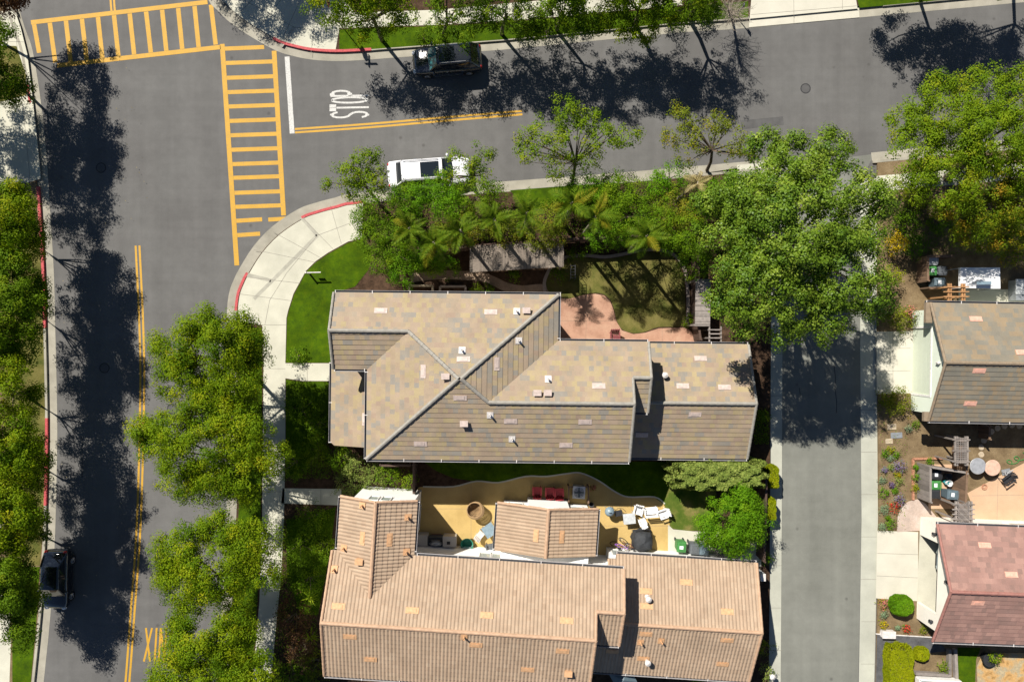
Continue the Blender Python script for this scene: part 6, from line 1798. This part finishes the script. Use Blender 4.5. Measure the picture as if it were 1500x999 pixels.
tree('shade_tree', 'tree with rust tinged leaves above the white canopy', 'tree', (1440, 330), [(1440, 295, 56, 5.2), (1482, 325, 42, 4.2), (1420, 330, 34, 4.1), (1500, 285, 50, 5.0), (1395, 310, 30, 4.4), (1445, 350, 22, 3.7)], L_RUST, 1.1, cr=.45, leaf=(.15, .09), per=85, trunk_r=.2)
# --- young trees along the near kerb of the side street
SG = 'young trees along the near kerb of the side street'
tree('young_tree', 'small lime green tree over the front of the curved red kerb', 'tree', (545, 285), [(535, 240, 24, 4.2), (510, 258, 22, 4), (548, 265, 24, 4), (522, 278, 18, 3.6), (480, 272, 10, 3.6), (545, 228, 14, 4)], L_LIME, .85, cr=.34, per=70, group=SG, trunk_r=.09, limbs=16)
tree('young_tree', 'small lime green tree whose twigs cross the white car bonnet', 'tree', (692, 276), [(668, 234, 16, 4.2), (700, 238, 22, 4.2), (680, 258, 20, 4), (708, 262, 16, 3.8), (652, 262, 16, 3.6), (712, 228, 12, 4.2)], L_LIME, .62, cr=.32, per=60, group=SG, trunk_r=.09, limbs=18)
tree('young_tree', 'airy yellow green tree standing over the middle of the side street kerb', 'tree', (838, 268), [(830, 165, 24, 5.6), (800, 205, 34, 5), (845, 205, 34, 5.2), (880, 205, 28, 5), (915, 203, 18, 4.8), (775, 225, 22, 4.6), (812, 240, 24, 4.4), (862, 175, 20, 5.2), (770, 200, 14, 4.6), (935, 200, 9, 4.6), (858, 240, 18, 4.2)], L_LIME, .72, cr=.36, per=66, group=SG, trunk_r=.1, limbs=26)
tree('young_tree', 'thin olive toned tree left of the huge poplar at the kerb', 'tree', (1035, 250), [(1005, 180, 24, 5), (1035, 200, 30, 5.2), (1070, 205, 28, 5), (980, 205, 16, 4.6), (1010, 225, 24, 4.6), (1055, 180, 18, 5), (985, 160, 12, 4.8), (1090, 225, 18, 4.6)], L_OLIVE, .6, cr=.34, per=60, group=SG, trunk_r=.1, limbs=26)

for px, py, lab in ((762, 44, 'dark shrub on the far verge right of the parked black vehicle'), (800, 42, 'dark shrub on the far verge between the two sparse trees'), (842, 38, 'rounded shrub on the far verge above the end of the yellow line'), (618, 52, 'small dark shrub on the far verge above the black vehicle bonnet'), (985, 30, 'dark shrub on the far verge left of the bare tree'), (1028, 22, 'dark shrub directly left of the bare tree')):
    LATER.append((lab, px, py, 17 if px != 618 else 11, 1.3, L_DARK))
# bare twiggy tree
X, Y, _ = P(1072, 28); t = thing('bare_tree', 'bare twiggy tree at the left corner of the concrete driveway', 'tree', (X, Y, ZB))
m = MB(); top = P(1066, 14, 3.2)
m.tube([(X, Y, ZB), tuple(top)], [.09, .05], 6)
for k in range(110):
    f = RNG.uniform(.35, 1); s0 = np.array((X, Y, ZB)) * (1 - f) + np.array(top) * f
    d = rnd_dir(1)[0]; d[2] = abs(d[2]) * .7 + .15
    l = RNG.uniform(.7, 1.7); e = s0 + d * l
    m.tube([tuple(s0), tuple((s0 + e) / 2 + NP.normal(size=3) * .06), tuple(e)], [.018, .012, .005], 4)
    for q in range(3):
        g = s0 + (e - s0) * RNG.uniform(.4, .95); h = g + rnd_dir(1)[0] * .45
        m.tube([tuple(g), tuple(h)], [.008, .004], 3)
m.build('trunk', M_BARKL, t)

# --- hedge trees and shrubs north of the corner house
HG = 'tall shrubs between the side street and the shaded garden'
hs = [
 ('rounded dark shrub tree at the left end above the lawn', [(560, 300, 34, 3.2), (535, 320, 24, 2.8), (590, 290, 26, 3)], L_HEDGE),
 ('dark shrub tree directly left of the palm with yellow fronds', [(545, 350, 26, 2.8), (580, 358, 34, 3.2), (560, 385, 24, 2.6)], L_HEDGE),
 ('bright green shrub tree right below the middle of the white car', [(610, 288, 26, 3.2), (640, 280, 28, 3.2), (655, 298, 28, 3.4)], L_BRIGHT),
 ('leafy shrub touching the left end of the slatted shade roof', [(590, 395, 26, 2.6), (610, 365, 26, 2.8), (640, 372, 24, 2.6)], L_BRIGHT),
 ('rounded shrub tree left of the small square of street lawn', [(695, 290, 34, 3.2), (724, 288, 22, 2.8), (675, 305, 24, 3)], L_HEDGE),
 ('olive green shrub behind the first pair of palms', [(685, 330, 30, 3), (655, 345, 26, 2.8)], L_OLIVE),
 ('feathery shrub between the palms above the slatted shade roof', [(740, 335, 26, 2.6), (790, 345, 24, 2.4)], L_OLIVE),
 ('pale lime shrub right of the small square of street lawn', [(855, 272, 26, 2.6), (830, 285, 20, 2.4), (880, 275, 22, 2.6)], L_BRIGHT),
 ('mid green shrub between the yellow palm and the kerb', [(905, 275, 26, 2.8), (930, 290, 26, 3), (890, 300, 24, 2.8)], L_HEDGE),
 ('dense dark shrub tree in the middle of the hedge above the lawn', [(930, 312, 34, 4.8), (900, 330, 26, 4.2), (965, 328, 28, 4.6)], L_HEDGE),
 ('domed bright shrub at the kerb below the olive tree', [(985, 262, 30, 3.2), (965, 275, 22, 2.8)], L_BRIGHT),
 ('loose olive shrub left of the dry palm', [(985, 300, 28, 3), (1010, 315, 24, 2.8), (975, 320, 22, 2.6)], L_OLIVE),
 ('dark shrub under the left side of the huge poplar', [(1010, 345, 34, 4.4), (985, 350, 24, 4), (1020, 385, 26, 3)], L_HEDGE),
 ('light green shrub beneath the poplar by the pavement gap', [(1040, 290, 30, 3), (1070, 275, 26, 2.6)], L_BRIGHT),
 ('low clipped shrub under the poplar at the alley side', [(1105, 290, 40, 2), (1100, 340, 40, 2), (1095, 400, 40, 2)], L_HEDGE),
 ('olive shrub filling the bed between the upright palm and the golden palm', [(808, 322, 26, 3), (815, 345, 18, 2.4)], L_OLIVE),
 ('bright shrub below the golden palm at the lawn edging', [(875, 345, 22, 2.2), (905, 345, 20, 2.2)], L_BRIGHT),
 ('dark green shrub in the deep bed left of the slatted shade roof', [(655, 392, 18, 1.6), (630, 390, 16, 1.4)], L_HEDGE)]
for lab, lb, mt in hs:
    tree('tall_shrub', lab, 'shrub', (sum(l[0] for l in lb) / len(lb), sum(l[1] for l in lb) / len(lb)), [(a, b, c, d * 1.15, .75) for a, b, c, d in lb], mt, 1.25, cr=.36, leaf=(.12, .08), per=75, group=HG, trunk_r=.07, limbs=8, low=-.6)

# --- palms
def frond_mesh(name, mat, L=2.4, droop=1.0, seed=0):
    rs = np.random.RandomState(seed)
    n = 40
    C, A, B = [], [], []
    pts = []
    for i in range(n + 1):
        f = i / n
        pts.append(np.array((L * (f - .12 * f * f), 0, .55 * L * f * .6 - droop * .62 * L * f ** 2.2)))
    V, F, T = [], [], []
    for i in range(3, n):
        p = pts[i]; d = pts[i + 1] - pts[i]; d = d / np.linalg.norm(d)
        f = i / n
        ln = .62 * (sin(pi * min(1, f * .85 + .18)) ** .7) * rs.uniform(.85, 1.1)
        for s in (-1, 1):
            out = np.array((.55 + rs.uniform(-.12, .12), s * 1.0, .15 + rs.uniform(-.35, .2)))
            out = out / np.linalg.norm(out)
            w = .024
            tip = p + out * ln + np.array((0, 0, -.30 * ln))
            mid = p + out * ln * .5 + np.array((0, 0, .02))
            k = len(V)
            V += [p - d * w * .6, p + d * w * .6, mid + d * w, tip, mid - d * w]
            F.append((k, k + 4, k + 3, k + 2, k + 1) if s > 0 else (k, k + 1, k + 2, k + 3, k + 4)); T.append(min(1, max(0, rs.normal(.5, .2))))
    m = MB(); m.v = [tuple(v) for v in V]; m.f = [list(f) for f in F]; m.m = [0] * len(F); m.t = T
    m.tube([tuple(pts[i]) for i in range(0, n + 1, 6)], [.035 - .004 * i for i in range(len(range(0, n + 1, 6)))], 5, 0, .8)
    me = bpy.data.meshes.new(name)
    me.from_pydata(m.v, [], m.f); me.materials.append(mat)
    at = me.attributes.new('tone', 'FLOAT', 'FACE'); at.data.foreach_set('value', m.t); me.update()
    return me
FR = {k: [frond_mesh('palm frond', mt, 2.35, dr, s) for s, dr in ((1, .8), (2, 1.0), (3, 1.25))] for k, mt in (('g', L_PALM), ('y', L_PALMY), ('d', L_DRY))}
def palm(label, px, py, z, n, kinds, size=1.0, base=None, rot=0, yellow=()):
    X, Y, _ = P(px, py, z); t = thing('palm_tree', label, 'palm', (X, Y, ZB), 'palms beside the shaded garden')
    m = MB(); m.tube([(X, Y, ZB - .02), (X + .04, Y + .03, z * .5), (X, Y, z)], [.16, .13, .1], 9); m.build('trunk', M_BARKL, t)
    for i in range(n):
        kd = 'y' if i in yellow else kinds
        o = bpy.data.objects.new('frond', RNG.choice(FR[kd])); COL.objects.link(o); o.parent = t
        o.location = (0, 0, z - ZB - .05)
        tier = i % 3
        o.rotation_euler = (RNG.uniform(-.5, .5), [-.75, -.2, .3][tier] + RNG.uniform(-.2, .2), rot + 2 * pi * i / n + RNG.uniform(-.4, .4))
        s = size * RNG.uniform(.72, 1.0) * .92; o.scale = (s, s, s)
palm('palm with two long yellowed fronds near the left end of the hedge', 600, 335, 5.6, 9, 'g', .9, yellow=(4, 5))
palm('green palm just left of the slatted shade roof', 636, 355, 5.4, 10, 'g', .85, yellow=(7,))
palm('dark green palm above the left end of the slatted shade roof', 674, 338, 5.6, 9, 'g', .85)
palm('palm standing above the middle of the slatted shade roof', 724, 322, 6.0, 9, 'g', .85)
palm('upright palm between the street lawn and the slatted shade roof', 772, 312, 7.2, 10, 'g', .85)
palm('bright palm with golden fronds right of the street lawn', 838, 298, 7.4, 10, 'g', .92, yellow=(0, 5, 8))
palm('golden fronded palm above the top edge of the shaded lawn', 872, 318, 6.8, 9, 'g', .9, yellow=(1, 7), rot=.4)
palm('broad palm drooping over the top edge of the shaded lawn', 948, 346, 6.4, 11, 'g', .85, yellow=(9,), rot=.2)
palm('half dried palm with tan fronds left of the poplar', 1022, 268, 5.6, 7, 'd', .6)
palm('small green palm tucked beside the dry palm', 1045, 300, 5.2, 8, 'g', .7, rot=.7)

# --- shrubs and plants
def shrub(label, px, py, r, h, mat, name='shrub', cat='shrub', dens=1.3, leaf=(.10, .065), group=None, cr=.26, per=70, mat2=None, z0=ZB, low=-.2, sx=1, stems=True, inner=.45):
    X, Y, _ = P(px, py, h * .6); rr = r / K
    t = thing(name, label, cat, (X, Y, z0), group)
    cr = min(cr, rr * .5)
    cs, ds, rs = clumps([(X, Y, z0 + h * .42, rr, h * .52)], dens, cr, low, inner)
    C, Nn, T = leaves_from(cs, ds, rs, per)
    C[:, 2] = np.maximum(C[:, 2], z0 + .03)
    if mat2 is not None:
        per = 170
        top = (C[:, 2] > z0 + h * .5) & (NP.uniform(size=len(C)) < .8)
        leaf_object('flowers', C[top], Nn[top], T[top], leaf[0] * .9, leaf[1] * 1.1, mat2, t, ORG[t.name])
        C, Nn, T = C[~top], Nn[~top], T[~top]
    leaf_object('foliage', C, Nn, T, leaf[0], leaf[1], mat, t, ORG[t.name])
    if stems:
        m = MB()
        for k in range(7):
            c = cs[NP.randint(len(cs))]
            m.tube([(X + RNG.uniform(-.05, .05), Y + RNG.uniform(-.05, .05), z0 - .02), tuple(np.array((X, Y, z0)) * .4 + c * .6), tuple(c)], [.03, .02, .008], 4)
        m.build('stem', M_BARK, t)
    return t

def hedge(label, px0, py0, px1, py1, h, mat, leaf=(.07, .05), n=None, round_=.15, name='hedge', wob=.05, p=7.0, dens=1500):
    """clipped box hedge; photo corners of its top"""
    a, b = P(px0, py0, h), P(px1, py1, h)
    x0, x1 = sorted((a[0], b[0])); y0, y1 = sorted((a[1], b[1]))
    t = thing(name, label, 'hedge', ((x0 + x1) / 2, (y0 + y1) / 2, ZB))
    sx, sy, sz = x1 - x0, y1 - y0, h - ZB
    area = sx * sy + 2 * sz * (sx + sy)
    n = int(area * dens)
    cx, cy = (x0 + x1) / 2, (y0 + y1) / 2
    w = np.array([sx * sy, sy * sz, sy * sz, sx * sz, sx * sz]); w /= w.sum()
    f = NP.choice(5, n, p=w); u, v = NP.uniform(-1, 1, n), NP.uniform(-1, 1, n)
    C = np.zeros((n, 3)); Nn = np.zeros((n, 3))
    for i, (ax) in enumerate(((0, 0, 1), (1, 0, 0), (-1, 0, 0), (0, 1, 0), (0, -1, 0))):
        k = f == i; Nn[k] = ax
        if i == 0: C[k] = np.stack([u[k], v[k], np.ones(k.sum())], 1)
        elif i < 3: C[k] = np.stack([np.full(k.sum(), ax[0]), u[k], v[k]], 1)
        else: C[k] = np.stack([u[k], np.full(k.sum(), ax[1]), v[k]], 1)
    # round the corners a little, then scale, with shallow bumps and depth
    ln = (np.abs(C) ** p).sum(1) ** (1 / p); C = C / ln[:, None]
    bumps = 1 + wob * np.sin(C[:, 0] * 7 * max(1, sx / 3) + 1) * np.sin(C[:, 1] * 9 * max(1, sy / 3) + 2) + NP.normal(size=n) * .02
    C *= (bumps - NP.uniform(0, .1, n) ** 1.5)[:, None]
    C = C * np.array((sx / 2, sy / 2, sz / 2)) + np.array((cx, cy, ZB + sz / 2))
    C[:, 2] = np.maximum(C[:, 2], ZB + .03)
    T = .5 + NP.normal(size=n) * .2 + .12 * np.sin(C[:, 0] * 3.1) * np.sin(C[:, 1] * 2.7)
    leaf_object('foliage', C, norm_rows(Nn + NP.normal(size=(n, 3)) * .5), T, leaf[0], leaf[1], mat, t, ORG[t.name])
    m = MB(); k = .80 if p > 4 else .56; m.box((cx, cy, ZB + sz * .42), (sx * k, sy * k, sz * .80), 0, 0, top=(.92, .92)); m.build('stem', M_BARK, t)
    return t
hedge('upper boxy clipped hedge block at the kerb of the alley', 1127, 684, 1142, 716, 1.5, L_CHART)
hedge('lower boxy clipped hedge block at the kerb of the alley', 1120, 731, 1138, 763, 1.5, L_CHART)
hedge('long bright yellow green clipped hedge at the bottom right by the gravel', 1303, 948, 1340, 1030, 1.1, L_CHART)
hedge('long flat topped grey green hedge between the two houses by the alley', 987, 675, 1126, 721, 3.1, L_GREY, leaf=(.15, .11), wob=.13, p=3.6, dens=620)
tree('round_tree', 'dense round bright green tree above the garage eave by the alley', 'tree', (1078, 770), [(1075, 765, 42, 3.3, .75), (1045, 775, 28, 3), (1085, 738, 28, 3), (1094, 770, 30, 3), (1075, 795, 26, 2.8), (1098, 745, 22, 2.8), (1035, 785, 16, 2.6)], L_BRIGHT, 2.0, cr=.30, leaf=(.13, .08), per=80, trunk_r=.12)
hedge('round clipped green bush beside the white wall of the open garage', 1311, 876, 1344, 906, 1.4, L_BRIGHT, name='round_bush', p=2.3)
hedge('round clipped chartreuse bush on the gravel right of the long hedge', 1343, 950, 1365, 971, .9, L_CHART, name='round_bush', p=2.3)
# front gardens
for a in [
 ('bright lime shrub in the shaded front garden of the corner house', 463, 662, 24, 1.6, L_LIME),
 ('dark glossy shrub left of the bright lime shrub', 430, 680, 28, 1.5, L_HEDGE),
 ('mid green shrub below the porch corner', 495, 672, 22, 1.7, L_HEDGE),
 ('silvery variegated shrub right of the porch corner', 522, 682, 22, 1.7, L_GREY),
 ('silvery variegated shrub touching the white gable wall', 512, 706, 22, 1.5, L_GREY),
 ('silvery variegated shrub in front of the white gable windows', 545, 702, 22, 1.5, L_GREY),
 ('green shrub right of the silvery shrubs at the house corner', 568, 695, 20, 1.4, L_HEDGE),
 ('yellow green spiky shrub beside the short board fence', 597, 704, 16, 1.0, L_LIME),
 ('small dark shrub at the lower edge of the front lawn by the path', 436, 521, 15, .8, L_HEDGE),
 ('dark shrub near the upper left of the white walled house', 455, 760, 24, 1.4, L_HEDGE),
 ('light green shrub against the left wall of the white walled house', 476, 798, 17, 1.4, L_LIME),
 ('wide dark shrub below the paved path of the white walled house', 436, 800, 28, 1.4, L_HEDGE),
 ('dark shrub halfway down the left wall of the white walled house', 448, 850, 26, 1.5, L_HEDGE),
 ('purple leaved shrub in the dark bed left of the barrel roof', 428, 905, 30, 1.6, L_PURP),
 ('bronze leaved shrub below the purple shrub', 440, 950, 26, 1.5, L_PURP),
 ('olive shrub at the lower left corner of the barrel roof', 462, 975, 26, 1.6, L_OLIVE),
 ('low dark shrub at the bottom edge by the shaded pavement', 425, 990, 24, 1.2, L_HEDGE),
 ('dark low shrub on the shaded lawn below the porch path', 440, 600, 26, 1.0, L_HEDGE),
 ('green shrub left of the porch roof in the shade', 465, 620, 20, 1.2, L_HEDGE)]:
    shrub(*a)
for px, py, lab in ((455, 872, 'arching blade leaved plant midway along the left house wall'), (457, 930, 'arching blade leaved plant beside the purple shrub')):
    X, Y, _ = P(px, py, .6); t = thing('blade_plant', lab, 'plant', (X, Y, ZB)); n = 26
    a = NP.uniform(0, 2 * pi, n); C = np.stack([X + .22 * np.cos(a), Y + .3 * np.sin(a), ZB + NP.uniform(.3, .7, n)], 1)
    tg = np.stack([np.cos(a) * .6 + .3, np.sin(a) + .6, np.full(n, .5)], 1)
    leaf_object('foliage', C, norm_rows(np.stack([-np.cos(a) * .4, -np.sin(a) * .4, np.ones(n)], 1)), NP.uniform(0, 1, n), 1.0, .06, L_IRIS, t, ORG[t.name], tang=tg)
    m = MB(); m.tube([(X, Y, ZB - .02), (X, Y, ZB + .3)], .06, 6); m.build('stem', M_BARK, t)
for a in LATER: shrub(*a)
# shaded garden of the corner house
for a in [
 ('yellow green shrub by the eave in the bed below the brown walk', 697, 424, 9, .9, L_LIME),
 ('dark fern at the bend of the brown walk', 716, 426, 9, .8, L_HEDGE),
 ('green fern in the dark bed below the slatted shade roof', 752, 405, 11, .8, L_HEDGE),
 ('dark shrub at the left edge of the shaded lawn by the trellis', 818, 404, 13, .9, L_HEDGE),
 ('bright shrub at the corner of the pink patio by the slatted shade roof', 1008, 470, 9, .9, L_LIME),
 ('flowering shrub climbing over the white wall above the bay', 530, 722, 12, 1.2, L_HEDGE),
 ('green shrub in the deep shade right of the dark fence bed', 845, 372, 14, 1.0, L_HEDGE),
 ('dark shrub at the upper right of the shaded lawn', 1010, 400, 12, 1.1, L_HEDGE),
 ('leafy shrub squeezed between the fence and the lower alley kerb', 1118, 610, 9, .7, L_LIME),
 ('golden brown shrub below the terracotta garage corner', 1118, 950, 13, 1.0, L_OLIVE),
 ('pale green shrub beside the white garden lamp', 1122, 985, 12, 1.0, L_GREY),
 ('tall shrub in shadow by the garage wall at the alley', 1122, 815, 10, 1.0, L_HEDGE),
 ('bright small shrub below the garage eave at the bottom edge', 1022, 996, 10, .9, L_BRIGHT)]:
    shrub(*a)
# right hand gardens
for a in [
 ('brilliant golden shrub beside the poplar on the right', 1312, 357, 18, 2.4, L_GOLD),
 ('golden shrub at the left of the bare soil patch', 1308, 404, 16, 2.0, L_CHART),
 ('leafy green shrub between the golden shrub and the plank screen', 1343, 360, 20, 1.5, L_BRIGHT),
 ('dark rounded shrub above the golden shrub', 1330, 322, 24, 1.6, L_HEDGE),
 ('green shrub beneath the poplar beside the driveway', 1288, 460, 18, 1.2, L_HEDGE),
 ('dark shrub right of the shaded pavement gap', 1378, 325, 22, 1.6, L_HEDGE),
 ('olive green shrub at the edge of the shaded pavement', 1345, 292, 20, 1.3, L_OLIVE)]:
    shrub(*a)
shrub('flowering shrub with pink blooms beside the pale green garage', 1322, 466, 22, 1.5, L_OLIVE, mat2=None)
shrub('scatter of pink blooms on the shrub edge by the pale green garage', 1332, 458, 9, 1.7, L_HEDGE, mat2=L_PINKF)
shrub('wide low olive shrub below the cream driveway of the green garage', 1318, 588, 22, 1.3, L_OLIVE)
shrub('low olive shrub at the alley edge beside the wide one', 1300, 590, 18, 1.1, L_OLIVE)
shrub('large rust leaved shrub touching the right picture edge', 1490, 365, 30, 1.6, L_RUST)
FB = 'flower bed plants along the alley'
for lab, px, py, r, h, mt, m2 in [
 ('small green tuft below the pale slabs, left one', 1295, 664, 6, .35, L_BRIGHT, None), ('small yellow green tuft below the pale slabs, upper one', 1304, 658, 6, .35, L_CHART, None),
 ('small green tuft below the pale slabs, right one', 1312, 666, 6, .35, L_BRIGHT, None), ('blue grey tuft between the green tufts', 1303, 671, 5, .3, L_BLUE, None),
 ('big lavender clump in the middle of the flower bed', 1317, 682, 11, .7, L_BLUE, L_LAV), ('small lilac clump at the alley edge left of the big lavender', 1295, 688, 5, .35, L_BLUE, L_LAV),
 ('pale yellow tuft left of the big lavender', 1303, 684, 5, .3, L_GREY, None), ('yellow flowering tuft under the big lavender', 1314, 695, 5, .35, L_CHART, L_GOLD),
 ('cream and green succulent rosette below the yellow tuft', 1316, 705, 8, .4, L_GREY, None), ('grey green tuft near the alley in the middle of the bed', 1292, 704, 6, .3, L_BLUE, None),
 ('plum coloured tuft left of the lower lavender', 1305, 710, 5, .35, L_PURP, L_LAV), ('green dome at the alley edge in the lower bed', 1294, 722, 8, .5, L_BRIGHT, None),
 ('small green tuft above the lower lavender', 1310, 718, 5, .3, L_BRIGHT, None), ('lower lavender clump beside the flagstone path', 1317, 731, 10, .6, L_BLUE, L_LAV),
 ('red flowering clump near the flagstone path', 1309, 743, 11, .45, L_HEDGE, L_RED), ('blue grey succulent left of the red flowers', 1294, 746, 8, .4, L_BLUE, None),
 ('small dark tuft below the red flowers', 1300, 758, 4, .3, L_HEDGE, None), ('green dome at the foot of the flower bed by the driveway', 1304, 768, 9, .5, L_BRIGHT, None),
 ('grey tuft at the driveway corner of the flower bed', 1291, 772, 7, .35, L_BLUE, None), ('blue grey shrublet on the soil near the pale slabs', 1330, 628, 6, .5, L_BLUE, None), ('green shrublet right of the blue grey shrublet', 1341, 622, 7, .6, L_HEDGE, None),
 ('yellow and red tuft above the round bush', 1294, 884, 9, .45, L_CHART, L_PINKF), ('blue grey tuft below the yellow and red tuft', 1294, 900, 6, .35, L_BLUE, None), ('yellow flowering tuft near the utility cabinet', 1294, 915, 7, .4, L_CHART, L_GOLD),
 ('small blue tuft left of the red tuft', 1314, 918, 4, .25, L_BLUE, None), ('red tuft in front of the white garage wall', 1327, 920, 7, .4, L_HEDGE, L_RED), ('olive tuft by the dark house corner', 1352, 922, 7, .4, L_OLIVE, None),
 ('spiky green plant inside the square timber bed', 1381, 976, 10, .6, L_LIME, None),
 ('leafy plant along the brick edging, upper one', 1341, 685, 5, .5, L_BRIGHT, None), ('leafy plant along the brick edging, middle one', 1341, 699, 6, .5, L_BRIGHT, None), ('leafy plant along the brick edging, lower one', 1341, 714, 6, .5, L_CHART, None), ('leafy plant at the top of the brick edging', 1361, 676, 6, .4, L_BRIGHT, None),
 ('purple flowers by the air conditioner in the shade', 869, 714, 5, .5, L_HEDGE, L_PINKF)]:
    shrub(lab, px, py, r, h, mt, 'garden_plant', 'plant', 1.5, (.075, .05), FB if py < 780 and 1280 < px < 1325 else None, .14, 55, mat2=m2, stems=True)
# pot with plant by the pink roofed house
X, Y, _ = P(1448, 965, .6); t = thing('flower_pot', 'large black pot on the mottled orange flagstones', 'pot', (X, Y, ZB + .015))
m = MB(); m.lathe([(.28, .0), (.42, .55), (.46, .56), (.46, .6), (.38, .6), (.36, .5), (0, .5)], X, Y, 20, z=ZB + .015); m.build('body', M_BLK, t)
shrub('green and cream plant growing in the large black pot', 1449, 957, 11, .5, L_LIME, 'potted_plant', 'plant', 1.5, (.12, .06), None, .18, 50, z0=ZB + .5)
# ivy on the shaded ground between the houses and leaf litter under the hedge
def ground_cover(name, px, mat, n, h=.12, leaf=(.08, .055)):
    poly = PL(px, ZB); xs = [p[0] for p in poly]; ys = [p[1] for p in poly]
    C = np.stack([NP.uniform(min(xs), max(xs), n), NP.uniform(min(ys), max(ys), n), ZB + NP.uniform(.02, h, n)], 1)
    k = np.array([inside(poly, a, b) for a, b in C[:, :2]]); C = C[k]
    o = leaf_object(name, C, norm_rows(NP.normal(size=(len(C), 3)) * .5 + np.array((0, 0, 1))), .5 + NP.normal(size=len(C)) * .22, leaf[0], leaf[1], mat, None, (float(np.mean(xs)), float(np.mean(ys)), ZB))
    o['kind'] = 'stuff'
ground_cover('ground_cover', [(520, 285), (760, 300), (1120, 250), (1120, 420), (1020, 400), (1000, 352), (830, 350), (680, 358), (600, 400), (545, 400), (525, 350)], L_HEDGE, 17000, .4, (.11, .075))
ground_cover('ground_cover', [(420, 700), (420, 640), (484, 640), (484, 700)], L_HEDGE, 2500, .25)
ground_cover('ground_cover', [(405, 760), (490, 745), (484, 810), (465, 900), (465, 1020), (392, 1020), (410, 840)], L_HEDGE, 7000, .3)
ground_cover('ground_cover', [(1104, 600), (1126, 600), (1126, 650), (1104, 650)], L_LIME, 900, .15)
ground_cover('ground_cover', [(1290, 600), (1330, 640), (1326, 775), (1288, 776)], L_GREY, 420, .06)
ground_cover('ground_cover', [(1300, 290), (1500, 280), (1500, 375), (1330, 372), (1296, 380)], L_HEDGE, 4000, .3)
ground_cover('leaf_litter', [(80, 90), (200, 90), (230, 300), (215, 760), (90, 960), (70, 700), (84, 300)], L_DRY, 160, .02, (.07, .05))
# ------------------------------------------------------------------ light, sky, camera
w = bpy.data.worlds.new('World'); SC.world = w
w.use_nodes = True
nt = w.node_tree
sky = nt.nodes.new('ShaderNodeTexSky')
sky.sky_type = 'NISHITA'; sky.sun_disc = False
EL = radians(47.0)
sky.sun_elevation = EL; sky.sun_rotation = radians(321.7)
sky.air_density = .7; sky.dust_density = .2; sky.ozone_density = 2.0
bg = nt.nodes['Background']
nt.links.new(sky.outputs[0], bg.inputs[0]); bg.inputs[1].default_value = SKY
import mathutils
sd = mathutils.Vector((-.62 * cos(EL), .785 * cos(EL), sin(EL)))
l = bpy.data.lights.new('sun', 'SUN'); l.energy = SUN; l.angle = radians(.5); l.color = (1, .95, .86)
lo = bpy.data.objects.new('sun', l); COL.objects.link(lo); lo.location = (-30, 38, 60)
lo.rotation_euler = sd.to_track_quat('Z', 'Y').to_euler()
cam = bpy.data.cameras.new('camera'); co = bpy.data.objects.new('camera', cam); COL.objects.link(co)
co.location = (0, 0, H); co.rotation_euler = (0, 0, 0)
cam.sensor_width = 36; cam.sensor_fit = 'HORIZONTAL'; cam.lens = 36 * H / (1500 / K); cam.clip_end = 600
SC.camera = co
SC.view_settings.view_transform = 'Standard'
try: SC.view_settings.look = 'None'
except Exception: pass
SC.view_settings.exposure = EXPO; SC.view_settings.gamma = 1
SC.view_settings.use_curve_mapping = False
SC.cycles.max_bounces = 5; SC.cycles.diffuse_bounces = 3; SC.cycles.transparent_max_bounces = 4
SC.cycles.caustics_reflective = False; SC.cycles.caustics_refractive = False
